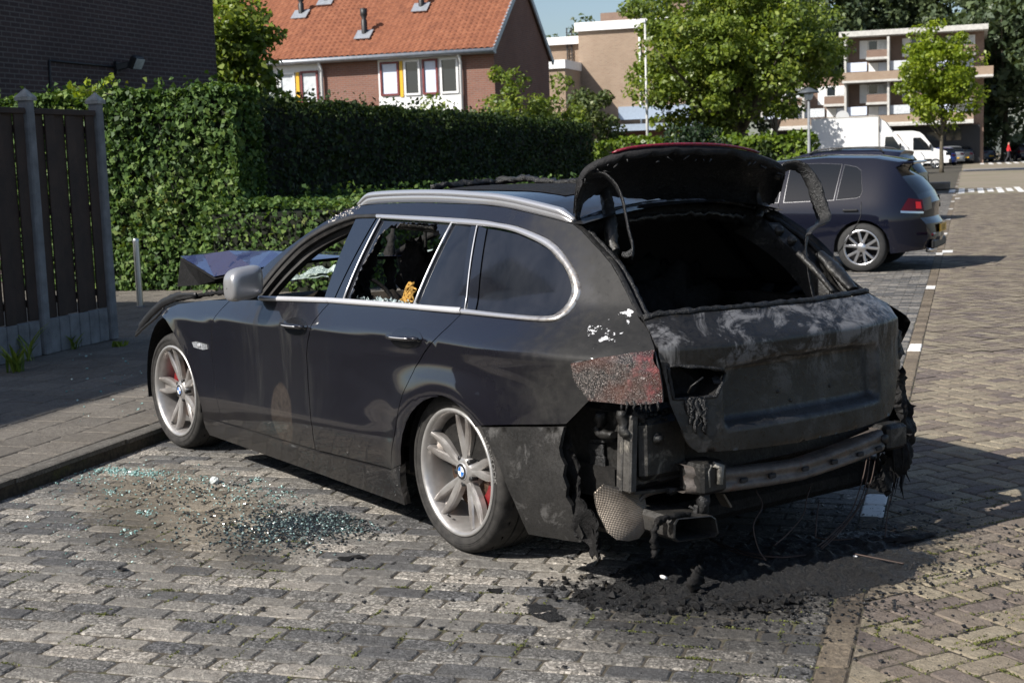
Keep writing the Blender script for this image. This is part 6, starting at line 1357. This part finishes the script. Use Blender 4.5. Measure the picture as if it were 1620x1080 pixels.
for i in range(8, nO-10):
    if rg.random() < .75: e = G[i, -1]+np.array([-.010, 0, -.006+.008*rg.normal()]); m.tube([e, e+(0, .02*rg.normal(), -.008+.006*rg.normal())], [.0045, .0015], 5, jit=.5, seed=i)
m.build('bubbled_paint', M_CHARG, hat)
tr_ = simple('cracked red brake light', (.17, .008, .022), .35, 0, .45, 60, .5, 90, .6); P = [G2[i, -1]+np.array([-.012, 0, .012]) for i in range(18, 42)]
m = MB(); m.tube(P, [.003]+[.0075]*22+[.003], 8, flat=.8, up=(0, 0, 1)); m.build('brake_light', tr_, hat)
# roof edge under the hatch, hinges
P = [atx(x, y, -.375) for x, y in ((908, 353), (930, 343), (955, 334), (985, 328), (1020, 322), (1060, 318), (1100, 317), (1140, 319), (1170, 324), (1196, 329), (1214, 335))]
tre = NT('half burnt roof edge'); oe_ = tre.obj(); tre.P(color=tre.mix(tre.ramp(tre.noise(oe_, 9, 5, .7), [(.44, 0), (.54, 1)]), (.20, .22, .28), (.012, .012, .012)), rough=.35, coat=.5); m = MB(); m.tube(spline(P, 50), .012, 8, flat=.7, jit=.08); m.build('roof_edge', tre.mat, car)
P2_ = [q+np.array([.02, 0, -.045]) for q in spline(P, 40)]; m = MB(); m.tube(P2_, .028, 9, flat=1.3, jit=.25); m.build('rear_header', M_CHAR, car); P3_ = [q+np.array([-.03, 0, -.055+.014*mnoise.noise(Vector((i*.7, 3, 1)))]) for i, q in enumerate(spline(P[3:9], 30))]; m = MB(); m.tube(P3_, .008, 7, jit=.7, seed=3); m.build('burnt_seal', M_SOOTM, car)
lump('hatch_hinge', [atx(x, y, X) for x, y, X in ((958, 300, -.36), (962, 330, -.40), (966, 360, -.44), (968, 385, -.46), (975, 398, -.5))], (.022, .026, .028, .026, .016), 21, mat=M_SOOTM, jit=.12)
lump('hatch_hinge', [atx(x, y, X) for x, y, X in ((1201, 284, -.42), (1199, 310, -.40), (1203, 330, -.42), (1200, 345, -.45))], (.008, .013, .018, .014), 22, mat=M_SOOTM, jit=.2)
# drooping remains of the glass frame
def droop(pts, X0_, X1_, rad, seed):
    n_ = len(pts); P = spline([atx(x, y, X0_+(X1_-X0_)*i/(n_-1)) for i, (x, y) in enumerate(pts)], 46); m = MB(); m.tube(P, spline([(r, 0, 0) for r in rad], 46)[:, 0], 10, flat=.22, jit=.10, seed=seed, up=(-1, 0, 0)); return m.build('frame_remnant', M_CHARG, hat)
droop(((914, 335), (918, 305), (927, 285), (942, 276), (958, 278), (973, 292), (984, 314), (990, 340), (995, 366), (1001, 390), (1000, 408)), -.42, -.74, (.016, .020, .022, .024, .026, .026, .026, .026, .026, .026, .012), 51)
droop(((984, 402), (992, 403), (1002, 397)), -.70, -.73, (.01, .012, .012), 52)
droop(((1228, 284), (1236, 268), (1250, 262), (1264, 263), (1278, 275), (1288, 295), (1296, 320), (1303, 342), (1300, 353), (1286, 361), (1278, 372)), -.50, -.70, (.018, .024, .026, .028, .030, .034, .034, .036, .036, .026, .014), 53)
droop(((1277, 374), (1275, 392), (1277, 412), (1281, 440), (1287, 466), (1288, 474)), -.70, -.80, (.010, .007, .008, .010, .012, .008), 54)
# ---- tailgate aperture channel (both sides and sill), right side inner metal
for sg in (1, -1):
    A = [np.array([x, sg*SY(x, z), z]) for x, z in dpil]; A = spline(A, 40); G = []
    for i, q in enumerate(A):
        t = np.gradient(A, axis=0)[i]; t /= np.linalg.norm(t); inn_ = np.cross(t, [0, sg, 0]); inn_ = inn_*(1 if inn_[2] < 0 else -1)
        G.append([q+np.array([0, .002*sg, .0]), q+np.array([-.010, -.012*sg, .004]), q+np.array([.0, -.030*sg, -.012]), q+np.array([.030, -.036*sg, -.03]), q+np.array([.034, -.064*sg, -.034]), q+np.array([.01, -.075*sg, -.022]), q+np.array([.05, -.10*sg, -.05]), q+np.array([.13, -.11*sg, -.09])])
    m = MB(); m.grid(np.array(G), 0, True); m.build('aperture_channel', M_SOOTM, car, recalc=True)
    MB().tube([p+np.array([-.004, -.045*sg, -.018]) for p in A], .012, 8, jit=.25, seed=3).build('aperture_seal', M_CHARG, car)
m = MB(); a = np.array([-.60, -.60, 1.215]); 
m.add([atx(x, y, X) for x, y, X in ((1215, 352, -.56), (1232, 352, -.58), (1263, 378, -.66), (1280, 405, -.72), (1262, 400, -.70), (1240, 384, -.64))], [(0, 1, 2, 3, 4, 5)]); hb_ = m.build('hinge_plate', M_SOOTM, car)
for px, py, X in ((1232, 365, -.61), (1252, 380, -.66)): MB().lathe([(.022, .004), (.022, -.008), (.012, -.012), (.012, -.02), (0, -.021)], atx(px, py, X), 'x', 14).build('plate_bolt', M_SOOTM, hb_)
lump('gas_strut', [atx(x, y, X) for x, y, X in ((1262, 400, -.70), (1290, 428, -.78), (1318, 462, -.86))], (.012, .014, .01), 61, mat=M_SOOTM, jit=.1)
lump('inner_pillar_trim', [atx(x, y, X) for x, y, X in ((1296, 400, -.70), (1325, 430, -.78), (1350, 458, -.86))], (.03, .045, .03), 62, mat=M_SOOTM, jit=.08, flat=.5)
# ---- cabin
m = MB(); m.box((.45, 0, .40), (2.6, 1.5, .12)); m.box((-.50, 0, .60), (.75, 1.22, .10)); m.build('cabin_floor', M_INT, car)
for sg in (1, -1):
    m = MB(); m.box((1.0, sg*.80, .66), (2.5, .05, .54)); m.box((-.48, sg*.58, .80), (.62, .06, .34)); m.build('inner_side_panel', M_INT, car)
m = MB(); rg = np.random.default_rng(15)
for yy in (.36, -.36):
    m.tube(spline([(.90, yy+.20, .50), (.78, yy+.20, .75), (.66, yy+.17, 1.02), (.64, yy, 1.06), (.66, yy-.17, 1.02), (.78, yy-.20, .75), (.90, yy-.20, .50)], 30), .022, 8, jit=.35, seed=int(yy*10)+9)
    m.box((1.15, yy, .56), (.50, .42, .10), None, 0, .03)
fs = m.build('front_seats', M_INT, car)
def blob(name, c, r, mat, seed, amp=.35, par=car, n=18):
    P = np.array([[np.array(c)+np.array(r)*np.array([math.sin(a)*math.cos(b), math.sin(a)*math.sin(b), math.cos(a)])*(1+amp*mnoise.fractal(Vector((math.sin(a)*math.cos(b)*2+seed, math.sin(a)*math.sin(b)*2, math.cos(a)*2)), .8, 2, 4)) for b in np.linspace(0, 2*math.pi, n*2)] for a in np.linspace(.02, math.pi-.02, n)])
    m = MB(); m.grid(P, 0, True); return m.build(name, mat, par, recalc=True)
rs = blob('rear_seat', (.12, .36, .82), (.20, .36, .32), M_INT, 3); blob('rear_seat', (.12, -.36, .80), (.20, .36, .30), M_INT, 8)
blob('burnt_headrest', aty(660, 428, .42), (.08, .09, .13), char('charred foam', (.004, .004, .004), (.020, .016, .013), .8, .3, 30, 1.0, 70), 5, .6)
m = MB(); rg = np.random.default_rng(19)
for k in range(9):
    x0_ = 634+rg.random()*12; p = [aty(x0_+12*t+rg.normal()*3, 478-26*t+rg.normal()*3, .66) for t in np.linspace(0, 1, 6)]; m.tube(spline(p, 12), .003+.004*rg.random(), 6, jit=.6, seed=k)
m.build('singed_foam', M_FOAM, car)
m = MB(); rg = np.random.default_rng(23)
for k in range(7):
    a_, b_ = np.array(aty(598+rg.normal()*3, 356, .58)), np.array(aty(568+rg.normal()*6, 474, .68)); P = [a_+(b_-a_)*t+rg.normal(size=3)*.012 for t in np.linspace(0, 1, 12)]; m.tube(spline(P, 30), .010+.010*rg.random(), 7, jit=.5, seed=k)
m.build('burnt_pillar_trim', M_CHAR, car)
m = MB(); m.tube([aty(605, 352, .60), aty(690, 360, .60)], .014, 8, jit=.3); m.tube([aty(608, 357, .58), aty(688, 366, .58)], .008, 8, jit=.3); m.build('roof_liner_rail', M_SOOTM, car)
m = MB(); m.tube([aty(622, 405, -.2), aty(648, 388, -.2), aty(690, 368, -.2)], .022, 9, jit=.25); m.build('belt_strut', M_INT, car)
m = MB(); m.tube(spline([aty(623, 352, -.2), aty(619, 380, -.15), aty(616, 410, -.1), aty(618, 440, -.1), aty(619, 470, -.1)], 20), [.012]*4+[.03, .02, .026, .034, .03, .02, .026, .034, .04, .03, .024, .03, .036, .03, .02, .02], 9, jit=.3, flat=.6); m.build('inner_pillar', M_INT, car)
m = MB(); m.tube([aty(672, 360, 0), aty(674, 405, 0)], .008, 6, jit=.5); m.build('hanging_wire', M_INT, car)
m = MB(); m.add([aty(x, y, Y) for x, y, Y in ((622, 408, -.55), (650, 400, -.50), (685, 394, -.5), (683, 397, -.3), (652, 408, -.3), (640, 412, -.35))], [(0, 1, 4, 5), (1, 2, 3, 4)]); m.add([aty(x, y, -.4) for x, y in ((597, 408), (602, 402), (609, 408), (604, 413), (595, 412))], [(0, 1, 2, 3, 4)]); m.build('glass_sheet', M_CRAZE, car)
# dashboard, wheel, fallen windscreen
m = MB(); P = np.array([[np.array([1.95+.16*math.cos(a)+vnoise((y, a, 1), 5, .04), y, .80+.10*math.sin(a)+vnoise((y, a, 3), 6, .05)]) for a in np.linspace(-.6, 3.6, 14)] for y in np.linspace(-.72, .72, 34)]); m.grid(P, 0, True); m.build('dashboard', char('burnt dashboard', (.006, .006, .005), (.045, .036, .026), .85, .2, 7, 1.0, 30), car, recalc=True)
m = MB(); cw = np.array([1.58, .37, .86]); ax_w = np.array([-.86, 0, .5]); e1 = np.array([0, 1, 0]); e2 = np.cross(ax_w, e1); m.tube([cw+.185*(math.cos(a)*e1+math.sin(a)*e2) for a in np.linspace(0, 2*math.pi, 40)], .010, 8, cap=False, jit=.2); m.tube([cw, cw+np.array([.3, 0, -.16])], .03, 8); m.bar(cw+e1*.18, cw-e1*.18, .02, .015); m.build('steering_wheel', M_CHAR, car)
for lo_, hi_ in ((((432, 447, .73), (452, 445, .67), (475, 442, .60), (500, 439, .52), (520, 437, .46)), ((440, 432, .66), (455, 431, .60), (472, 434, .53), (492, 432, .44), (515, 431, .37))), (((478, 435, .57), (492, 433, .52), (508, 433, .47), (522, 431, .42), (530, 430, .39)), ((486, 428, .50), (496, 422, .44), (507, 420.5, .40), (518, 424, .37), (531, 416, .34)))):
    A_ = spline([aty(*q) for q in lo_], 20); B_ = spline([aty(*q) for q in hi_], 20); G = np.array([[a+(b-a)*t+np.array([0, 0, vnoise(a*3+b*t, 7, .010)]) for t in np.linspace(0, 1, 7)] for a, b in zip(A_, B_)]); m = MB(); m.grid(G, 0, False); m.build('fallen_windscreen', M_CRAZE, car)
m = MB(); rg = np.random.default_rng(91)
for k in range(60):
    t = rg.random(); q = SIDE(*hit(560+100*t, 478+8*t-3*rg.random()))+np.array([rg.normal()*.01, -.01-.03*rg.random(), .006+.008*rg.random()]); s = .006; m.add([q+rg.normal(size=3)*s for _ in range(4)], [(0, 1, 2), (0, 2, 3), (1, 2, 3)])
m.build('glass_crumbs', simple('glass crumbs', (.35, .42, .42), .15), car)
# ---- bonnet, buckled and sprung open
A_, B_, C_, D_ = np.array([3.62, .5, 1.068]), np.array([2.70, .69, .995]), np.array([2.15, .70, 1.065]), np.array([2.0, .55, 1.095])
E_, F_, G_, H_ = np.array([2.0, .20, 1.10]), np.array([2.02, -.62, 1.055]), np.array([3.45, -.60, 1.02]), np.array([3.66, .05, 1.078])
q1, q2, q3 = aty(322, 402.5, .46), aty(362, 397, .48), aty(430, 397, .48); rim_ = [A_, B_, C_, D_, E_, F_, G_, H_]
def facet(m, T, mat=0, n=7, amp=.004):
    a, b, c = T; V = []; F = []; idx = {}
    for i in range(n+1):
        for j in range(n+1-i):
            idx[i, j] = len(V); u_, v_ = i/n, j/n; p = a+(b-a)*u_+(c-a)*v_; V.append(p+np.array([0, 0, vnoise(p, 4, amp)]))
    for i in range(n):
        for j in range(n-i):
            F.append((idx[i, j], idx[i+1, j], idx[i, j+1]))
            if i+j < n-1: F.append((idx[i+1, j], idx[i+1, j+1], idx[i, j+1]))
    m.add(V, F, mat, True)
m = MB()
for T in ((A_, B_, q1), (q1, B_, q2), (q2, B_, C_), (q2, C_, q3), (q3, C_, D_), (q3, D_, E_), (A_, q1, H_), (q1, q2, H_), (q2, q3, H_), (q3, E_, H_), (H_, E_, F_), (H_, F_, G_)): facet(m, T)
tb3 = paint('sky tinted bonnet paint', (.030, .042, .105), .26, 1.0, .55); bon = m.build('bonnet', tb3, car, recalc=True)  # blue raised to put the sky's reflection into the colour
m = MB(); dz_ = np.array([0, 0, -.016])
for T in ((A_, B_, q1), (q1, B_, q2), (q2, B_, C_), (q2, C_, q3), (q3, C_, D_), (q3, D_, E_), (A_, q1, H_), (q1, q2, H_), (q2, q3, H_), (q3, E_, H_), (H_, E_, F_), (H_, F_, G_)): facet(m, [t+dz_ for t in T])
lip = [H_, A_, B_*.35+A_*.65]; low_ = [np.array([3.70, .05, .87]), np.array([3.70, .5, .872]), np.array([3.30, .52, .905]), np.array([2.9, .60, .955]), B_+dz_]
m.add([H_+dz_, A_+dz_, (A_+B_)/2+dz_, B_+dz_]+low_[:4], [(0, 1, 5, 4), (1, 2, 6, 5), (2, 3, 7, 6)]); m.build('bonnet_underside', M_CHAR, bon)
ps = [(3.72, .78, .60), (3.56, .80, .67), (3.39, .80, .754), (3.22, .80, .82), (3.08, .79, .858), (2.95, .78, .885), (2.80, .76, .895)]
m = MB(); m.tube(spline(ps, 30), [.012]*4+[.026]*20+[.012]*6, 9, flat=.5, jit=.12, up=(0, 1, 0)); m.tube(spline([(3.70, .79, .59), (3.50, .81, .66), (3.28, .82, .735), (3.14, .82, .80)], 20), .008, 7, jit=.2); m.build('hanging_bumper_trim', M_PLAST, car)
m = MB(); m.box((3.0, 0, .55), (1.1, 1.15, .48), None, 0, .06); m.box((3.5, 0, .5), (.12, 1.3, .4), None, 0, .03); m.build('engine_bay', M_CHAR, car)
P = [SIDE(*q)+np.array([0, -.03, .012]) for q in H((270, 478), (300, 472), (330, 468), (362, 466))]; m = MB(); m.tube(spline(P, 24), .012, 7, jit=.55, seed=6); m.build('wing_seal', M_CHAR, car)
# ---- door mirror
cm = np.array([1.66, 1.0, 1.035]); G = []
se = lambda v, e: math.copysign(abs(v)**e, v)
for i, a in enumerate(np.linspace(.001, math.pi-.001, 22)):
    G.append([cm+np.array([.072*se(math.sin(a), .45)*se(math.cos(b), .6)-.02*se(math.cos(a), .8), .098*se(math.cos(a), .6), .080*se(math.sin(a), .45)*se(math.sin(b), .62)-.018*math.cos(a)]) for b in np.linspace(0, 2*math.pi, 33)])
tmr = NT('sooty sunlit mirror cap'); om = tmr.obj(); zm = tmr.sep(om); tmr.P(color=tmr.ramp(tmr.math('ADD', tmr.math('MULTIPLY', zm[0], 2.2), tmr.math('MULTIPLY', tmr.noise(om, 12, 4), .35)), [(.0, (.10, .10, .105)), (1.0, (.42, .42, .43))]), rough=.33, metal=.6); m = MB(); m.grid(np.array(G), 0, True); mir = m.build('door_mirror', tmr.mat, car, recalc=True)  # the sun's brightness on the sooty cap is put into its silver ramp
m = MB(); m.tube([cm+(.03, -.08, -.05), (1.80, .90, .965)], [.035, .045], 10, flat=.5); m.build('mirror_arm', M_PLAST, mir)
# ---- loose wires hanging from the tail
m = MB(); tcw = simple('scorched copper wire', (.045, .028, .022), .6)
for k, pts in enumerate((((1196, 775), (1206, 800), (1192, 830), (1200, 868), (1212, 886)), ((1282, 770), (1276, 790), (1270, 815), (1245, 845), (1225, 862)), ((1372, 722), (1364, 760), (1345, 812), (1310, 850), (1294, 863)), ((1376, 722), (1370, 765), (1352, 810), (1318, 848), (1298, 866)), ((1385, 725), (1378, 760), (1360, 800), (1330, 840), (1300, 868)), ((1414, 770), (1406, 800), (1400, 850)), ((1296, 790), (1292, 820), (1290, 850)))):
    n_ = len(pts); P = [atx(x, y, -.95-.12*i/(n_-1)) for i, (x, y) in enumerate(pts)]; P[-1][2] = max(P[-1][2], .012) if k not in (5, 6) else P[-1][2]; m.tube(spline(P, 22), .0026, 5)
wo = m.build('hanging_wires', tcw, car)
# ================================================================ BURNT DEBRIS ON THE GROUND
tas = NT('wet black ash'); oa_ = tas.pos(); na = tas.noise(oa_, 85, 5, .8); nb_ = tas.noise(oa_, 8, 4, .6)
tas.P(color=tas.mix(tas.ramp(nb_, [(.5, 0), (.7, .6)]), tas.ramp(na, [(.35, (.004, .004, .004)), (.58, (.011, .011, .012)), (.72, (.05, .049, .048))]), (.012, .0115, .011)), rough=tas.ramp(na, [(.4, .75), (.6, .22)]), spec=.6); tas.bump(na, 1.0, .02); M_ASH2 = tas.mat
nx, ny = 170, 260; X_ = np.linspace(-1.95, -.25, nx); Y_ = np.linspace(-1.35, 1.15, ny); Z_ = np.zeros((nx, ny))
for i, x in enumerate(X_):
    for j, y in enumerate(Y_):
        e = math.hypot((x+1.10-.26*max(0, y)+.06*min(0, y))/.44, (y-.06)/(1.12 if y > 0 else .86)); mk = sstep(1.08, .45, e+.32*mnoise.noise(Vector((x*5, y*5, 2))))
        rd = math.exp(-((x+1.30-.30*max(0, y)+.1*y*y)/.08)**2)*sstep(1.1, .5, abs(y))
        Z_[i, j] = (1 if mk > .12+.5*(.5+.5*mnoise.noise(Vector((x*6, y*6, 11)))) else 0)*mk*(.010+.020*max(0, mnoise.fractal(Vector((x*9, y*9, 0)), .7, 2.2, 5))+.026*max(0, mnoise.noise(Vector((x*26, y*26, 5))))+.014*max(0, mnoise.noise(Vector((x*55, y*55, 1))))+.018*rd*max(0, .4+mnoise.noise(Vector((x*7, y*7, 9)))))-.004
V = [(X_[i], Y_[j], Z_[i, j]) for i in range(nx) for j in range(ny)]
F = [(i*ny+j, (i+1)*ny+j, (i+1)*ny+j+1, i*ny+j+1) for i in range(nx-1) for j in range(ny-1) if max(Z_[i, j], Z_[i+1, j], Z_[i, j+1], Z_[i+1, j+1]) > .0005]
m = MB(); m.add(V, F, 0, True); tag(m.build('ash_heap', M_ASH2), 'black ash and melted plastic spread on the pavers under the tail', 'ash', None, 'stuff')
def chunks(name, label, cat, pts, size, mat, seed, flat=.5):
    rg = np.random.default_rng(seed); V = []; F = []; A = []
    for p in pts:
        s = size*(.4+1.1*rg.random()**2); o = len(V); R = np.linalg.qr(rg.normal(size=(3, 3)))[0]
        B = np.array([(1, 0, 0), (-1, .2, 0), (0, 1, .2), (.1, -1, 0), (0, .1, 1), (.2, 0, -1)])*(s*(.6+.7*rg.random((6, 1))))
        B = B @ R; B[:, 2] *= flat; B[:, 2] -= B[:, 2].min()
        V += [tuple(np.array([p[0], p[1], (p[2] if len(p) > 2 else 0)-.001])+b) for b in B]
        F += [tuple(o+i for i in t) for t in ((0, 2, 4), (2, 1, 4), (1, 3, 4), (3, 0, 4), (2, 0, 5), (1, 2, 5), (3, 1, 5), (0, 3, 5))]; A += [rg.random()]*8
    me = bpy.data.meshes.new(name); me.from_pydata([tuple(map(float, v)) for v in V], [], F); me.materials.append(mat); set_attr(me, 'rnd', A); me.update()
    o = bpy.data.objects.new(name, me); COL.objects.link(o); return tag(o, label, cat, None, 'stuff')
rg = np.random.default_rng(101); pts = []
for k in range(1800): pts.append((-1.12+rg.normal()*.34, .0+rg.normal()*.62, .004))
for k in range(900): q = gz(1330+rg.normal()*110, 880+abs(rg.normal())*70); pts.append((q[0], q[1], 0))
for k in range(160): pts.append((-1.6+rg.normal()*.5, .3+rg.normal()*.8))
for k in range(120): q = gz(300+rg.random()*600, 800+rg.random()*240); pts.append((q[0], q[1], 0))
big_ = []
for k in range(420):
    t = rg.random(); q = gz(885+400*t+rg.normal()*25, 925+30*math.sin(t*2.5)+rg.normal()*10); big_.append((q[0], q[1], .0))
chunks('charred_lumps', 'coarse black lumps of melted plastic along the front of the ash heap', 'debris', big_, .015, M_CHAR, 17, .7)
chunks('charred_crumbs', 'loose black charred crumbs scattered over the paving behind the car', 'debris', pts, .008, M_CHARG, 7)
tgc = NT('broken safety glass'); rc = tgc.attr('rnd')[2]; tgc.P(color=tgc.ramp(rc, [(0, (.10, .20, .185)), (.5, (.22, .40, .37)), (1, (.52, .66, .63))]), rough=.12, spec=.9); pts = []
for cx_, cy_, sx2, sy2, n_ in ((180, 744, 26, 3, 300), (225, 749, 26, 3, 260), (412, 758, 8, 2, 40), (178, 779, 9, 3, 60), (232, 811, 10, 3, 45), (205, 843, 10, 3, 30), (128, 757, 35, 9, 90), (300, 775, 90, 22, 420), (420, 780, 60, 14, 260), (140, 820, 90, 45, 160), (20, 750, 22, 12, 30), (310, 757, 22, 3, 60), (285, 890, 90, 30, 30)):
    for k in range(n_): q = gz(cx_+rg.normal()*sx2, min(1070, cy_+rg.normal()*sy2)); pts.append((q[0], q[1], 0))
pts = [p for p in pts if to_un((p[0], p[1], 0))[1] < 3.1 and not (p[0] > .35 and p[1] < .86)]
chunks('green_glass_shards', 'pale green crumbs of broken window glass lying beside the doors', 'glass', pts, .0054, tgc.mat, 8, .7)
tgd = NT('sooted safety glass'); rc = tgd.attr('rnd')[2]; tgd.P(color=tgd.ramp(rc, [(0, (.006, .007, .008)), (.75, (.03, .04, .042)), (.9, (.10, .16, .155)), (1, (.35, .48, .46))]), rough=.15, spec=.8); pts = []
for cx_, cy_, sx2, sy2, n_ in ((475, 830, 52, 12, 4200), (420, 848, 62, 15, 1300), (545, 822, 44, 12, 1000), (330, 800, 90, 22, 700), (300, 770, 70, 8, 400)):
    for k in range(n_): q = gz(cx_+rg.normal()*sx2, cy_+rg.normal()*sy2); pts.append((q[0], q[1], 0))
pts = [p for p in pts if not (p[1] < .9 and p[0] > -.3)]
chunks('black_glass_shards', 'heap of soot blackened glass crumbs on the pavers below the rear door', 'glass', pts, .0058, tgd.mat, 9, .7)
pts = []
for k in range(70): q = gz(100+rg.random()*190, 560+rg.random()*110, .087); pts.append((q[0], q[1], .087))
chunks('pavement_litter', 'pale bits of glass and litter on the shaded pavement', 'litter', pts, .010, tgc.mat, 10, .6)
# larger burnt pieces
for k, (pts, rad, mt, nm, lab, cat) in enumerate((
    (((1090, 935), (1100, 918), (1112, 905), (1122, 898)), (.012, .03, .034, .014), M_CHAR, 'charred_lump', 'upright charred lump standing in the ash behind the exhaust', 'debris'),
    (((1060, 946), (1072, 953), (1090, 950), (1102, 938)), (.004, .010, .012, .010), M_SOOTM, 'burnt_ring', 'curled burnt strip at the front edge of the ash', 'debris'),
    (((1140, 957), (1180, 955), (1200, 950), (1208, 942)), (.004, .012, .014, .006), M_CHAR, 'charred_strip', 'flat charred strip at the edge of the ash', 'debris'),
    (((1340, 868), (1400, 860), (1440, 858), (1475, 848)), (.006, .020, .022, .014), M_CHAR, 'charred_strip', 'long charred strip pointing to the road', 'debris'),
    (((1250, 888), (1300, 876), (1350, 862), (1398, 846)), (.004, .012, .016, .006), M_CHAR, 'charred_strip', 'bent charred strip under the right of the tail', 'debris'))):
    P = [gz(x, y)+np.array([0, 0, r*.6]) for (x, y), r in zip(pts, rad)]
    if k == 0: P = [gz(1096, 940), gz(1098, 941)+(0, 0, .04), gz(1104, 938)+(0, 0, .075), gz(1110, 935)+(0, 0, .09)]
    m = MB(); m.tube(spline(P, 22), spline([(r, 0, 0) for r in rad], 22)[:, 0], 9, flat=.6, jit=.4, seed=k); tag(m.build(nm, mt), lab, cat)
m = MB(); q = gz(1050, 925); m.box(q+(0, 0, .03), (.032, .022, .012), np.array(Matrix.Rotation(.6, 3, 'X')), 0, .008); tag(m.build('white_scrap', M_WHITE), 'small white scrap lying in the black ash', 'debris')
m = MB(); q = gz(1353, 884); m.box(q+(0, 0, .012), (.02, .018, .012), None, 0, .006); tag(m.build('white_scrap', M_WHITE), 'tiny white scrap right of the ash under the tail', 'debris')
blob('glass_clump', gz(340, 764)+np.array([0, 0, .012]), (.028, .022, .022), simple('clump of clear glass', (.55, .58, .57), .3, 0, .3, 60), 4, .3, None)
tag(bpy.data.objects['glass_clump'], 'pale clump of crushed glass beside the front door', 'glass')
for k, (px, py, lab) in enumerate(((545, 884, 'small black flake on the pavers left of the rear wheel'), (568, 882, 'tiny black flake near the rear wheel'), (780, 936, 'thin black sliver on the pavers below the rear wheel'), (192, 902, 'black flake on the left foreground pavers'))):
    q = gz(px, py); m = MB(); rg2 = np.random.default_rng(k); m.add([q+np.array([.04*math.cos(a)*(.4+rg2.random()), .03*math.sin(a)*(.4+rg2.random()), .003+.008*rg2.random()]) for a in np.linspace(0, 5.6, 7)], [tuple(range(7))]); tag(m.build('charred_flake', M_CHAR), lab, 'debris')
m = MB()
for pts in (((1120, 858), (1150, 872), (1190, 884), (1235, 889), (1270, 886)), ((1125, 862), (1160, 880), (1210, 893)), ((1205, 888), (1240, 890), (1275, 886)), ((1350, 884), (1390, 892), (1430, 900)), ((1290, 858), (1320, 862), (1350, 860))): m.tube(spline([gz(x, y)+np.array([0, 0, .022]) for x, y in pts], 20), .0035, 5)
tag(m.build('fallen_wires', tcw), 'thin burnt copper wires lying across the ash', 'wire')
# moss in the joints
C = []; N = []; rg = np.random.default_rng(55)
for k in range(1100):
    px, py = rg.random()*1620, 745+330*rg.random()**.7
    q = gz(px, py); uu, nn_, _ = to_un(q)
    if -1.2 < nn_ < 3.1:
        if rg.random() < .45: continue
        if -1.0 < nn_: uu = (round(uu/.105-.5)+.5)*.105; 
        if rg.random() < .80 or (q[0] > -1 and q[1] < .9): continue
    elif nn_ <= -1.2:
        if rg.random() < .6: continue
        v = np.array([uu*KU[0]+nn_*KN[0], uu*KU[1]+nn_*KN[1]])-o0; a_, b_ = v @ EA, v @ EB; 
        if rg.random() < .5: a_ = round(a_/Wb)*Wb
        else: b_ = round(b_/Wb)*Wb
        v = o0+EA*a_+EB*b_; uu, nn_ = v @ KU, v @ KN
    else: continue
    if -1.2 < to_un(q)[1]: dv = KN if rg.random() < .6 else KU
    else: dv = EA if abs((np.array([uu*KU[0]+nn_*KN[0], uu*KU[1]+nn_*KN[1]])-o0) @ EB/Wb % 1) < .02 else EB
    L_ = .02+.05*rg.random(); c_ = UN(uu, nn_)
    for j in range(rg.integers(20, 70)):
        a_ = rg.normal()*L_; p = c_+np.array([dv[0]*a_-dv[1]*rg.normal()*.005, dv[1]*a_+dv[0]*rg.normal()*.005, -.002+.005*rg.random()]); C.append(p); N.append((rg.normal(), rg.normal(), 1.5))
mo_ = leaves('joint_moss', C, N, .007, leaf_mat('moss', [(0, (.04, .05, .01)), (.6, (.10, .115, .02)), (1, (.17, .18, .035))], .7, .1), None, .8, .7, 4); tag(mo_, 'tufts of yellow green moss growing in the paver joints', 'moss', None, 'stuff')
for q_ in bpy.data.objects:
    if q_.name.split('.')[0] in ('bubbled_paint', 'glass_crumbs', 'paint_flakes'): q_['kind'] = 'stuff'
